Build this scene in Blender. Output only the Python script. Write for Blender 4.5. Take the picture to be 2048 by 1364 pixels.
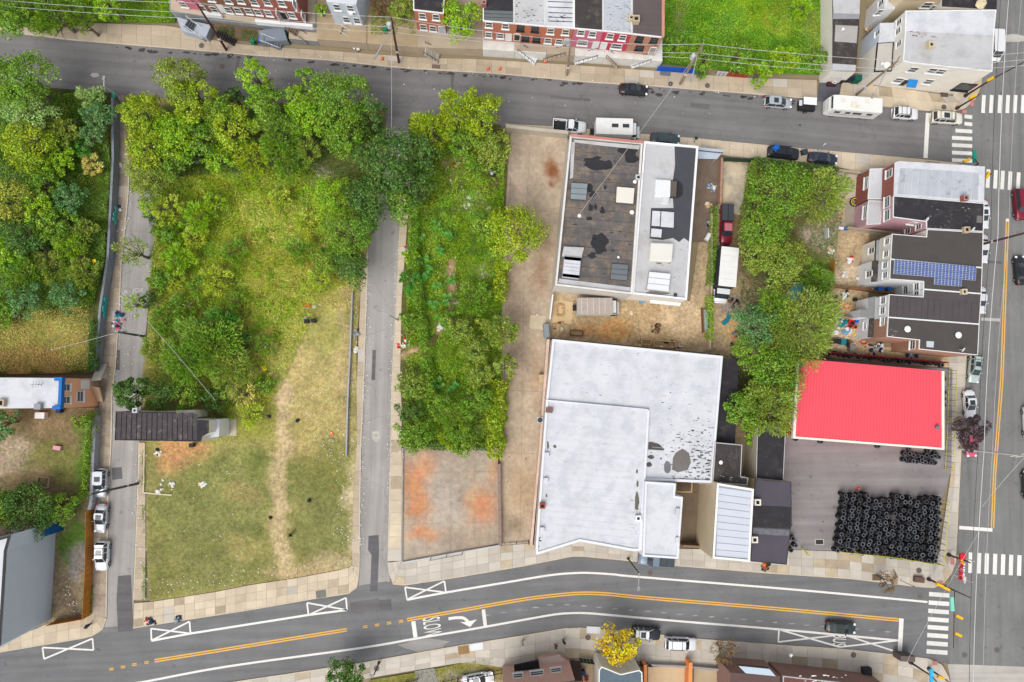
import bpy, bmesh, math, random
import numpy as np
from mathutils import Vector, Matrix, Euler
for _o in list(bpy.data.objects): bpy.data.objects.remove(_o, do_unlink=True)
scn = bpy.context.scene
R = random.Random(7); RNG = np.random.default_rng(7)
# ---------------- camera: drone 106 m up, looking almost straight down ----------------
H = 106.0; F = 24/36*2048
EUL = Euler((math.atan(98/F), -math.atan(39/F), 0)); ROT = EUL.to_matrix(); CAM = Vector((0, 0, H))
cam = bpy.data.cameras.new('camera'); cam.lens = 24; cam.sensor_width = 36; cam.clip_start = 1; cam.clip_end = 6000
camo = bpy.data.objects.new('camera', cam); scn.collection.objects.link(camo)
camo.location = CAM; camo.rotation_euler = EUL; scn.camera = camo
# ---------------- sky, sun, exposure ----------------
SUN_EL, SUN_AZ = math.radians(57), math.radians(215)
w = bpy.data.worlds.new('World'); scn.world = w; w.use_nodes = True
nt = w.node_tree; nt.nodes.clear()
sky = nt.nodes.new('ShaderNodeTexSky'); sky.sky_type = 'NISHITA'; sky.sun_disc = False
sky.sun_elevation = SUN_EL; sky.sun_rotation = SUN_AZ; sky.air_density = 1.0; sky.dust_density = 3.0
hs = nt.nodes.new('ShaderNodeHueSaturation'); hs.inputs['Saturation'].default_value = 0.25
bg = nt.nodes.new('ShaderNodeBackground'); bg.inputs['Strength'].default_value = 0.15
wo = nt.nodes.new('ShaderNodeOutputWorld')
nt.links.new(sky.outputs[0], hs.inputs['Color']); nt.links.new(hs.outputs[0], bg.inputs['Color']); nt.links.new(bg.outputs[0], wo.inputs['Surface'])
sl = bpy.data.lights.new('sun', 'SUN'); sl.energy = 1.45; sl.angle = math.radians(38); sl.color = (1.0, .955, .89)
so = bpy.data.objects.new('sun', sl); scn.collection.objects.link(so)
_d = Vector((math.sin(SUN_AZ)*math.cos(SUN_EL), math.cos(SUN_AZ)*math.cos(SUN_EL), math.sin(SUN_EL)))
so.rotation_euler = _d.to_track_quat('Z', 'Y').to_euler(); so.location = (60, 40, 120)
scn.view_settings.view_transform = 'Standard'; scn.view_settings.look = 'None'
scn.view_settings.gamma = 1; scn.view_settings.use_curve_mapping = False
scn.view_settings.exposure = 0.46
scn.render.engine = 'CYCLES'
# ---------------- helpers ----------------
def ray(px, py): return ROT @ Vector(((px-1024)/F, -(py-682)/F, -1))
def P(px, py, z=0.0):
    d = ray(px, py); return CAM + d*((z-H)/d.z)
def P2(p, z=0.0): return P(p[0], p[1], z)
def s2l(v):
    v /= 255; return v/12.92 if v <= .04045 else ((v+.055)/1.055)**2.4
def c(r, g, b, k=.78): return (s2l(r)*k, s2l(g)*k, s2l(b)*k)
MC = {}
def M(name, col, rough=.85, var=.14, scale=.6, bump=0, metal=0, rnd=0, spec=.25, kind=None, col2=None, fine=9, thr=(.45, .6), bdist=.02):
    """principled material broken up by world-scale noise"""
    if name in MC: return MC[name]
    m = bpy.data.materials.new(name); m.use_nodes = True; MC[name] = m
    n = m.node_tree; b = n.nodes['Principled BSDF']; L = n.links.new
    b.inputs['Roughness'].default_value = rough; b.inputs['Metallic'].default_value = metal
    b.inputs['Specular IOR Level'].default_value = spec
    geo = n.nodes.new('ShaderNodeNewGeometry'); pos = geo.outputs['Position']
    if kind == 'object':
        tc = n.nodes.new('ShaderNodeTexCoord'); pos = tc.outputs['Object']
    n1 = n.nodes.new('ShaderNodeTexNoise'); n1.inputs['Scale'].default_value = scale; n1.inputs['Detail'].default_value = 6; n1.inputs['Roughness'].default_value = .65
    n2 = n.nodes.new('ShaderNodeTexNoise'); n2.inputs['Scale'].default_value = fine; n2.inputs['Detail'].default_value = 4
    L(pos, n1.inputs['Vector']); L(pos, n2.inputs['Vector'])
    def math_(op, a, bb):
        q = n.nodes.new('ShaderNodeMath'); q.operation = op
        for i, x in enumerate((a, bb)):
            if isinstance(x, (int, float)): q.inputs[i].default_value = x
            else: L(x, q.inputs[i])
        return q.outputs[0]
    add = math_('ADD', math_('MULTIPLY', n1.outputs['Fac'], .65), math_('MULTIPLY', n2.outputs['Fac'], .35))
    fac = math_('ADD', math_('MULTIPLY', math_('SUBTRACT', add, .5), var*5), 1.0)
    if rnd:
        oi = n.nodes.new('ShaderNodeObjectInfo')
        fac = math_('MULTIPLY', fac, math_('ADD', math_('MULTIPLY', oi.outputs['Random'], rnd), 1-rnd/2))
    base = n.nodes.new('ShaderNodeRGB'); base.outputs[0].default_value = (*col, 1); bc = base.outputs[0]
    if col2:
        mr = n.nodes.new('ShaderNodeMapRange'); mr.inputs['From Min'].default_value = thr[0]; mr.inputs['From Max'].default_value = thr[1]
        n3 = n.nodes.new('ShaderNodeTexNoise'); n3.inputs['Scale'].default_value = scale*1.3; n3.inputs['Detail'].default_value = 7; n3.inputs['Roughness'].default_value = .7
        vm = n.nodes.new('ShaderNodeVectorMath'); vm.operation = 'ADD'; vm.inputs[1].default_value = (31, 17, 5); L(pos, vm.inputs[0]); L(vm.outputs[0], n3.inputs['Vector'])
        L(n3.outputs['Fac'], mr.inputs['Value'])
        mx = n.nodes.new('ShaderNodeMixRGB'); L(mr.outputs[0], mx.inputs['Fac']); L(bc, mx.inputs['Color1']); mx.inputs['Color2'].default_value = (*col2, 1); bc = mx.outputs[0]
    sc = n.nodes.new('ShaderNodeVectorMath'); sc.operation = 'SCALE'; L(bc, sc.inputs[0]); L(fac, sc.inputs['Scale'])
    L(sc.outputs[0], b.inputs['Base Color'])
    if bump:
        bp = n.nodes.new('ShaderNodeBump'); bp.inputs['Strength'].default_value = bump; bp.inputs['Distance'].default_value = bdist
        L(add, bp.inputs['Height']); L(bp.outputs[0], b.inputs['Normal'])
    return m
def asphalt(name, col, crack=.5, ang=0):
    if name in MC: return MC[name]
    m = M(name, col, .92, .2, .18, bump=.3, fine=14)
    n = m.node_tree; L = n.links.new; b = n.nodes['Principled BSDF']
    src = b.inputs['Base Color'].links[0].from_socket
    geo = n.nodes.new('ShaderNodeNewGeometry')
    nz = n.nodes.new('ShaderNodeTexNoise'); nz.inputs['Scale'].default_value = .5; nz.inputs['Detail'].default_value = 5; L(geo.outputs['Position'], nz.inputs['Vector'])
    mx = n.nodes.new('ShaderNodeMixRGB'); mx.blend_type = 'LINEAR_LIGHT'; mx.inputs['Fac'].default_value = .9; L(geo.outputs['Position'], mx.inputs['Color1']); L(nz.outputs['Color'], mx.inputs['Color2'])
    vo = n.nodes.new('ShaderNodeTexVoronoi'); vo.feature = 'DISTANCE_TO_EDGE'; vo.inputs['Scale'].default_value = .13; L(mx.outputs[0], vo.inputs['Vector'])
    mr = n.nodes.new('ShaderNodeMapRange'); mr.inputs['From Min'].default_value = 0.0; mr.inputs['From Max'].default_value = .006; mr.inputs['To Min'].default_value = 1-crack; mr.inputs['To Max'].default_value = 1
    L(vo.outputs['Distance'], mr.inputs['Value'])
    # dark oil spots
    n4 = n.nodes.new('ShaderNodeTexNoise'); n4.inputs['Scale'].default_value = .8; n4.inputs['Detail'].default_value = 3; L(geo.outputs['Position'], n4.inputs['Vector'])
    m4 = n.nodes.new('ShaderNodeMapRange'); m4.inputs['From Min'].default_value = .66; m4.inputs['From Max'].default_value = .74; m4.inputs['To Min'].default_value = 1; m4.inputs['To Max'].default_value = .72; L(n4.outputs['Fac'], m4.inputs['Value'])
    q0 = n.nodes.new('ShaderNodeMath'); q0.operation = 'MULTIPLY'; L(mr.outputs[0], q0.inputs[0]); L(m4.outputs[0], q0.inputs[1])
    # wheel tracks and drag marks run along the road
    mp = n.nodes.new('ShaderNodeMapping'); mp.vector_type = 'TEXTURE'; mp.inputs['Rotation'].default_value = (0, 0, math.radians(ang)); mp.inputs['Scale'].default_value = (26, 1.1, 1); L(geo.outputs['Position'], mp.inputs['Vector'])
    n6 = n.nodes.new('ShaderNodeTexNoise'); n6.inputs['Scale'].default_value = 1; n6.inputs['Detail'].default_value = 6; n6.inputs['Roughness'].default_value = .6; L(mp.outputs[0], n6.inputs['Vector'])
    m6 = n.nodes.new('ShaderNodeMapRange'); m6.inputs['From Min'].default_value = .3; m6.inputs['From Max'].default_value = .7; m6.inputs['To Min'].default_value = .84; m6.inputs['To Max'].default_value = 1.17; L(n6.outputs['Fac'], m6.inputs['Value'])
    q = n.nodes.new('ShaderNodeMath'); q.operation = 'MULTIPLY'; L(q0.outputs[0], q.inputs[0]); L(m6.outputs[0], q.inputs[1])
    sc = n.nodes.new('ShaderNodeVectorMath'); sc.operation = 'SCALE'; L(src, sc.inputs[0]); L(q.outputs[0], sc.inputs['Scale']); L(sc.outputs[0], b.inputs['Base Color'])
    return m
def brick(name, col, mortar, rough=.9):
    if name in MC: return MC[name]
    m = M(name, col, rough, .18, .5); n = m.node_tree; L = n.links.new; b = n.nodes['Principled BSDF']
    src = b.inputs['Base Color'].links[0].from_socket
    geo = n.nodes.new('ShaderNodeNewGeometry'); sp = n.nodes.new('ShaderNodeSeparateXYZ'); L(geo.outputs['Position'], sp.inputs[0])
    ad = n.nodes.new('ShaderNodeMath'); ad.operation = 'ADD'; L(sp.outputs[0], ad.inputs[0]); L(sp.outputs[1], ad.inputs[1])
    cb = n.nodes.new('ShaderNodeCombineXYZ'); L(ad.outputs[0], cb.inputs[0]); L(sp.outputs[2], cb.inputs[1])
    bt = n.nodes.new('ShaderNodeTexBrick'); bt.inputs['Scale'].default_value = 2.2; bt.inputs['Mortar Size'].default_value = .03; bt.inputs['Brick Width'].default_value = .5; bt.inputs['Row Height'].default_value = .22
    L(cb.outputs[0], bt.inputs['Vector']); L(src, bt.inputs['Color1']); bt.inputs['Color2'].default_value = (*[x*.72 for x in col], 1); bt.inputs['Mortar'].default_value = (*mortar, 1)
    L(bt.outputs['Color'], b.inputs['Base Color']); return m
def glass(name='window_glass', col=(.03, .04, .05), rough=.12):
    if name in MC: return MC[name]
    m = bpy.data.materials.new(name); m.use_nodes = True; MC[name] = m
    b = m.node_tree.nodes['Principled BSDF']; b.inputs['Base Color'].default_value = (*col, 1); b.inputs['Roughness'].default_value = rough; b.inputs['Specular IOR Level'].default_value = .8
    return m
def painted(sm=False):
    """ground whose albedo is a vertex colour of soil / grass patches and a painted tree shadow, broken up by noise"""
    if ('soil', sm) in MC: return MC[('soil', sm)]
    m = bpy.data.materials.new('stained_concrete' if sm else 'soil_and_grass'); m.use_nodes = True; MC[('soil', sm)] = m
    n = m.node_tree; L = n.links.new; b = n.nodes['Principled BSDF']; b.inputs['Roughness'].default_value = .95; b.inputs['Specular IOR Level'].default_value = .1
    at = n.nodes.new('ShaderNodeAttribute'); at.attribute_name = 'paint'
    geo = n.nodes.new('ShaderNodeNewGeometry'); outs = []
    for s, d, lo, hi in (((.25, 8, .8, 1.2), (1.6, 8, .8, 1.2), (9, 3, .86, 1.14)) if sm else ((.35, 8, .74, 1.32), (2.2, 8, .6, 1.5), (12, 3, .74, 1.32))):
        t = n.nodes.new('ShaderNodeTexNoise'); t.inputs['Scale'].default_value = s; t.inputs['Detail'].default_value = d; t.inputs['Roughness'].default_value = .7; L(geo.outputs['Position'], t.inputs['Vector'])
        r = n.nodes.new('ShaderNodeMapRange'); r.inputs['From Min'].default_value = .3; r.inputs['From Max'].default_value = .7; r.inputs['To Min'].default_value = lo; r.inputs['To Max'].default_value = hi; L(t.outputs['Fac'], r.inputs['Value']); outs.append((t, r))
    v = at.outputs['Color']
    for t, r in outs:
        s = n.nodes.new('ShaderNodeVectorMath'); s.operation = 'SCALE'; L(v, s.inputs[0]); L(r.outputs[0], s.inputs['Scale']); v = s.outputs[0]
    hsv = n.nodes.new('ShaderNodeHueSaturation'); L(v, hsv.inputs['Color'])
    hr = n.nodes.new('ShaderNodeMapRange'); hr.inputs['From Min'].default_value = .3; hr.inputs['From Max'].default_value = .7; hr.inputs['To Min'].default_value = .487; hr.inputs['To Max'].default_value = .512
    t5 = n.nodes.new('ShaderNodeTexNoise'); t5.inputs['Scale'].default_value = .9; t5.inputs['Detail'].default_value = 6; L(geo.outputs['Position'], t5.inputs['Vector']); L(t5.outputs['Fac'], hr.inputs['Value']); L(hr.outputs[0], hsv.inputs['Hue'])
    L(hsv.outputs[0], b.inputs['Base Color'])
    bp = n.nodes.new('ShaderNodeBump'); bp.inputs['Strength'].default_value = .15 if sm else .6; bp.inputs['Distance'].default_value = .02 if sm else .08; L(outs[1][0].outputs['Fac'], bp.inputs['Height']); L(bp.outputs[0], b.inputs['Normal'])
    return m
def leafmat(name, col, var=.55, hue=.012):
    if name in MC: return MC[name]
    m = bpy.data.materials.new(name); m.use_nodes = True; MC[name] = m
    n = m.node_tree; L = n.links.new; n.nodes.remove(n.nodes['Principled BSDF']); out = n.nodes['Material Output']
    geo = n.nodes.new('ShaderNodeNewGeometry')
    hsv = n.nodes.new('ShaderNodeHueSaturation'); hsv.inputs['Color'].default_value = (*col, 1)
    def mr(src, a, b_):
        r = n.nodes.new('ShaderNodeMapRange'); r.inputs['To Min'].default_value = a; r.inputs['To Max'].default_value = b_; L(src, r.inputs['Value']); return r
    nz = n.nodes.new('ShaderNodeTexNoise'); nz.inputs['Scale'].default_value = .45; nz.inputs['Detail'].default_value = 3; L(geo.outputs['Position'], nz.inputs['Vector'])
    h = mr(nz.outputs['Fac'], .5-hue*1.6, .5+hue*1.6); h.inputs['From Min'].default_value = .3; h.inputs['From Max'].default_value = .7
    L(h.outputs[0], hsv.inputs['Hue']); v = mr(geo.outputs['Random Per Island'], 1-var, 1+var*.9); L(v.outputs[0], hsv.inputs['Value'])
    hsv.inputs['Saturation'].default_value = 1.0
    d = n.nodes.new('ShaderNodeBsdfDiffuse'); t = n.nodes.new('ShaderNodeBsdfTranslucent'); g = n.nodes.new('ShaderNodeBsdfGlossy'); g.inputs['Roughness'].default_value = .45; g.inputs['Color'].default_value = (.5, .5, .5, 1)
    L(hsv.outputs[0], d.inputs['Color']); L(hsv.outputs[0], t.inputs['Color'])
    mx = n.nodes.new('ShaderNodeMixShader'); mx.inputs[0].default_value = .22; L(d.outputs[0], mx.inputs[1]); L(t.outputs[0], mx.inputs[2])
    m2 = n.nodes.new('ShaderNodeMixShader'); m2.inputs[0].default_value = .05; L(mx.outputs[0], m2.inputs[1]); L(g.outputs[0], m2.inputs[2]); L(m2.outputs[0], out.inputs['Surface'])
    return m
COL = scn.collection; WO = {}
def tag(o, label=None, cat=None, group=None, kind=None):
    if label: o['label'] = label
    if cat: o['category'] = cat
    if group: o['group'] = group
    if kind: o['kind'] = kind
    return o
def thing(name, label, cat, loc=(0, 0, 0), rz=0, group=None):
    o = bpy.data.objects.new(name, None); COL.objects.link(o); o.empty_display_size = .3
    o.location = loc; o.rotation_euler = (0, 0, rz); WO[o.name] = Vector(loc)
    return tag(o, label, cat, group)
class MB:
    def __init__(s): s.v = []; s.f = []
    def add(s, vs, fs):
        k = len(s.v); s.v += [tuple(p) for p in vs]; s.f += [tuple(i+k for i in f) for f in fs]; return s
    def poly(s, pts): return s.add(pts, [tuple(range(len(pts)))])
    def box(s, ctr, size, rz=0, tilt=0):
        x, y, z = [q/2 for q in size]; m = Matrix.Rotation(rz, 3, 'Z') @ Matrix.Rotation(tilt, 3, 'X'); ctr = Vector(ctr)
        vs = [ctr + m @ Vector((a*x, b*y, d*z)) for d in (-1, 1) for a, b in ((-1, -1), (1, -1), (1, 1), (-1, 1))]
        return s.add(vs, [(3, 2, 1, 0), (4, 5, 6, 7), (0, 1, 5, 4), (1, 2, 6, 5), (2, 3, 7, 6), (3, 0, 4, 7)])
    def prism(s, pts, z0, z1, bottom=False):
        a = sum(pts[i][0]*pts[(i+1) % len(pts)][1]-pts[(i+1) % len(pts)][0]*pts[i][1] for i in range(len(pts)))
        if a < 0: pts = list(reversed(pts))
        n = len(pts); vs = [(p[0], p[1], z0) for p in pts]+[(p[0], p[1], z1) for p in pts]
        fs = [(i, (i+1) % n, (i+1) % n+n, i+n) for i in range(n)]+[tuple(range(n, 2*n))]
        if bottom: fs.append(tuple(reversed(range(n))))
        return s.add(vs, fs)
    def walls(s, top, base, z1, z0):
        n = len(top); vs = [(p[0], p[1], z0) for p in base]+[(p[0], p[1], z1) for p in top]
        return s.add(vs, [(i, (i+1) % n, (i+1) % n+n, i+n) for i in range(n)])
    def tube(s, p0, p1, r0, r1=None, n=8, cap=True):
        r1 = r0 if r1 is None else r1; p0 = Vector(p0); p1 = Vector(p1); d = (p1-p0)
        if d.length < 1e-5: return s
        q = d.to_track_quat('Z', 'Y'); vs = []
        for p, r in ((p0, r0), (p1, r1)):
            for i in range(n):
                a = 2*math.pi*i/n; vs.append(p + q @ Vector((math.cos(a)*r, math.sin(a)*r, 0)))
        fs = [(i, (i+1) % n, (i+1) % n+n, i+n) for i in range(n)]
        if cap: fs += [tuple(range(n, 2*n)), tuple(reversed(range(n)))]
        return s.add(vs, fs)
    def path(s, pts, r, n=5):
        for a, b in zip(pts, pts[1:]): s.tube(a, b, r, r, n, False)
        return s
    def torus(s, ctr, R0, r, n=14, m=6, wide=1.0, axis=None):
        ctr = Vector(ctr); q = Vector(axis).to_track_quat('Z', 'Y').to_matrix() if axis else Matrix.Identity(3); vs = []; fs = []
        for i in range(n):
            a = 2*math.pi*i/n
            for j in range(m):
                t = 2*math.pi*(j+.5)/m; rr = R0+r*math.cos(t)
                vs.append(ctr + q @ Vector((rr*math.cos(a), rr*math.sin(a), r*wide*math.sin(t))))
        for i in range(n):
            for j in range(m): fs.append((i*m+j, ((i+1) % n)*m+j, ((i+1) % n)*m+(j+1) % m, i*m+(j+1) % m))
        return s.add(vs, fs)
    def blobsph(s, ctr, r, n=8, m=5, squash=1, jit=.15, rr=R):
        ctr = Vector(ctr); vs = [ctr+Vector((0, 0, r*squash))]
        for j in range(1, m):
            ph = math.pi*j/m
            for i in range(n):
                a = 2*math.pi*i/n; k = r*(1+rr.uniform(-jit, jit)); vs.append(ctr+Vector((math.sin(ph)*math.cos(a)*k, math.sin(ph)*math.sin(a)*k, math.cos(ph)*k*squash)))
        vs.append(ctr-Vector((0, 0, r*squash))); fs = [(0, 1+i, 1+(i+1) % n) for i in range(n)]
        for j in range(m-2):
            for i in range(n): a = 1+j*n+i; b = 1+j*n+(i+1) % n; fs.append((a, a+n, b+n, b))
        e = len(vs)-1; fs += [(e, e-n+(i+1) % n, e-n+i) for i in range(n)]
        return s.add(vs, fs)
    def mesh(s, name, mat=None, smooth=False):
        me = bpy.data.meshes.new(name); me.from_pydata(s.v, [], s.f); me.update()
        if mat: me.materials.append(mat)
        if smooth: me.shade_smooth()
        return me
    def build(s, name, mat, parent=None, local=False, smooth=False):
        return link(name, s.mesh(name, mat, smooth), parent, local)
def link(name, me, parent=None, local=False, loc=None, rz=0):
    o = bpy.data.objects.new(name, me); COL.objects.link(o); WO[o.name] = Vector((0, 0, 0))
    if parent:
        o.parent = parent
        if not local: o.location = -WO[parent.name]
    if loc is not None:
        if parent and not local: o.location = Vector(loc)-WO[parent.name]; WO[o.name] = Vector(loc)
        else: o.location = loc
    if rz: o.rotation_euler = (0, 0, rz)
    return o
def lerp(a, b, t): return tuple(x+(y-x)*t for x, y in zip(a, b))
def resample(line, n):
    L = [0]
    for a, b in zip(line, line[1:]): L.append(L[-1]+math.dist(a, b))
    out = []
    for i in range(n+1):
        t = L[-1]*i/n; k = 0
        while k < len(L)-2 and L[k+1] < t: k += 1
        out.append(lerp(line[k], line[k+1], (t-L[k])/max(1e-9, L[k+1]-L[k])))
    return out
def at_px(line, key, val):
    """points of a polyline where its x (key 0) or y (key 1) has the value"""
    for a, b in zip(line, line[1:]):
        if min(a[key], b[key]) <= val <= max(a[key], b[key]): return lerp(a, b, (val-a[key])/((b[key]-a[key]) or 1))
    return line[0] if abs(line[0][key]-val) < abs(line[-1][key]-val) else line[-1]
def sheet(name, pts, z, mat, parent=None, kind=None, label=None):
    o = MB().poly([P2(p, z) for p in (pts if _area(pts) < 0 else list(reversed(pts)))]).build(name, mat, parent)
    if kind: o['kind'] = kind
    if label: o['label'] = label
    return o
def _area(pts): return sum(pts[i][0]*pts[(i+1) % len(pts)][1]-pts[(i+1) % len(pts)][0]*pts[i][1] for i in range(len(pts)))
def line_px(mb, pts, wpx, z):
    q = [P2(p, z) for p in pts]; wd = wpx/13/2
    L_, R_ = [], []
    for i, p in enumerate(q):
        d = (q[min(i+1, len(q)-1)]-q[max(i-1, 0)]).normalized(); n = Vector((-d.y, d.x, 0)); L_.append(p+n*wd); R_.append(p-n*wd)
    for i in range(len(q)-1): mb.add([R_[i], R_[i+1], L_[i+1], L_[i]], [(0, 1, 2, 3)])
def smooth_line(pts, k=4):
    out = []
    for i in range(len(pts)-1):
        p0 = pts[max(i-1, 0)]; p1 = pts[i]; p2 = pts[i+1]; p3 = pts[min(i+2, len(pts)-1)]
        for j in range(k):
            t = j/k
            out.append(tuple(.5*((2*b)+(-a+c_)*t+(2*a-5*b+4*c_-d)*t*t+(-a+3*b-3*c_+d)*t**3) for a, b, c_, d in zip(p0, p1, p2, p3)))
    out.append(tuple(pts[-1])); return out
# value noise in numpy
_G = RNG.random((64, 64))
def vnoise(x, y):
    xi = np.floor(x).astype(int); yi = np.floor(y).astype(int); fx = x-xi; fy = y-yi; fx = fx*fx*(3-2*fx); fy = fy*fy*(3-2*fy)
    g = lambda a, b: _G[a % 64, b % 64]
    return (g(xi, yi)*(1-fx)+g(xi+1, yi)*fx)*(1-fy)+(g(xi, yi+1)*(1-fx)+g(xi+1, yi+1)*fx)*fy
def fbm(x, y): return (vnoise(x, y)+.5*vnoise(x*2.1+7, y*2.1+3)+.25*vnoise(x*4.3+1, y*4.3+9))/1.75
def lot(name, pts, z, base, blobs=(), skirt=None, cell=.8, label=None, smooth=False):
    """a sheet of ground cut into cells; blobs = (px,py,rx,ry,colour,strength) are patches of soil or grass, or a painted tree shadow"""
    bm = bmesh.new(); q = [P2(p, z) for p in pts]
    a = sum(q[i].x*q[(i+1) % len(q)].y-q[(i+1) % len(q)].x*q[i].y for i in range(len(q)))
    if a < 0: q.reverse()
    bm.faces.new([bm.verts.new(p) for p in q])
    for ax in (0, 1):
        lo = min(p[ax] for p in q); hi = max(p[ax] for p in q); k = lo+cell
        while k < hi:
            co = [0, 0, 0]; no = [0, 0, 0]; co[ax] = k; no[ax] = 1
            bmesh.ops.bisect_plane(bm, geom=bm.verts[:]+bm.edges[:]+bm.faces[:], plane_co=co, plane_no=no); k += cell
    me = bpy.data.meshes.new(name); bm.to_mesh(me); bm.free()
    n = len(me.vertices); v = np.empty(n*3); me.vertices.foreach_get('co', v); v = v.reshape(-1, 3)
    x = v[:, 0]; y = v[:, 1]; wx = x+(fbm(x*.35+9, y*.35)-.5)*3.4; wy = y+(fbm(x*.35+40, y*.35+11)-.5)*3.4
    col = np.tile(np.array(base), (n, 1)); col *= (.8+.4*fbm(x*.2, y*.2))[:, None]
    for (px, py, rx, ry, cc, st) in blobs:
        p = P(px, py, z); d = np.sqrt(((wx-p.x)/(rx/13))**2+((wy-p.y)/(ry/13))**2); k = (np.clip((1.25-d)/(.9 if smooth else .5), 0, 1)*st)[:, None]; col = col*(1-k)+np.array(cc)*k
    a_ = me.attributes.new('paint', 'FLOAT_COLOR', 'POINT'); a_.data.foreach_set('color', np.hstack([col, np.ones((n, 1))]).ravel())
    me.materials.append(painted(smooth)); o = link(name, me); o['kind'] = 'structure'
    if label: o['label'] = label
    if skirt is not None:
        zz, mat = skirt; m = MB(); m.walls(q, q, z-.02, zz); s = m.build('bank', mat, o)
    return o
def pavement(name, kerb, inner, n, rows, mat, z=.14, kerbmat=None):
    n = max(6, int(n*.72))
    A = resample(kerb, n); B = resample(inner, n)
    key = 0 if abs(kerb[-1][0]-kerb[0][0]) > abs(kerb[-1][1]-kerb[0][1]) else 1
    if name != 'north_east_corner': B = [at_px(inner, key, a[key]) for a in A]
    root = bpy.data.objects.new(name, None); COL.objects.link(root); root['kind'] = 'structure'; WO[root.name] = Vector((0, 0, 0))
    mb = MB(); pts = kerb+list(reversed(inner)); mb.prism([P2(p, 0) for p in pts], -.02, z-.03); mb.build('sidewalk_bed', M('grout', c(130, 115, 95)), root)
    k = MB()
    for i in range(n):
        a, b = P2(A[i], z), P2(A[i+1], z); ai = P2(B[i], z); bi = P2(B[i+1], z)
        na = (ai-a).normalized()*.17; nb = (bi-b).normalized()*.17
        k.prism([a, b, b+nb, a+na], 0, z)
        g = .014
        for j in range(rows):
            t0, t1 = j/rows, (j+1)/rows
            q = [(a+na).lerp(ai, t0), (b+nb).lerp(bi, t0), (b+nb).lerp(bi, t1), (a+na).lerp(ai, t1)]
            ctr = sum(q, Vector())/4
            if (q[0]-q[2]).length < .3: continue
            q = [ctr+(p-ctr)*(1-g/max(.3, (p-ctr).length)*1.3) for p in q]
            m = MB(); m.prism(q, 0, z+R.uniform(-.014, .01)); m.build('slab', mat if R.random() > .16 else R.choice((M('concrete_patch', c(196, 188, 176), rnd=.3, var=.1), M('concrete_brown', c(184, 168, 144), rnd=.3, var=.25), M('concrete_brown', c(184, 168, 144)))), root)
    k.build('kerb', kerbmat or M('kerb', c(205, 192, 172), var=.2), root)
    return root
def blob_px(cx, cy, rx, ry, n=14, irr=.25, rr=R):
    return [(cx+math.cos(2*math.pi*i/n)*rx*(1+rr.uniform(-irr, irr)), cy+math.sin(2*math.pi*i/n)*ry*(1+rr.uniform(-irr, irr))) for i in range(n)]
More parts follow.
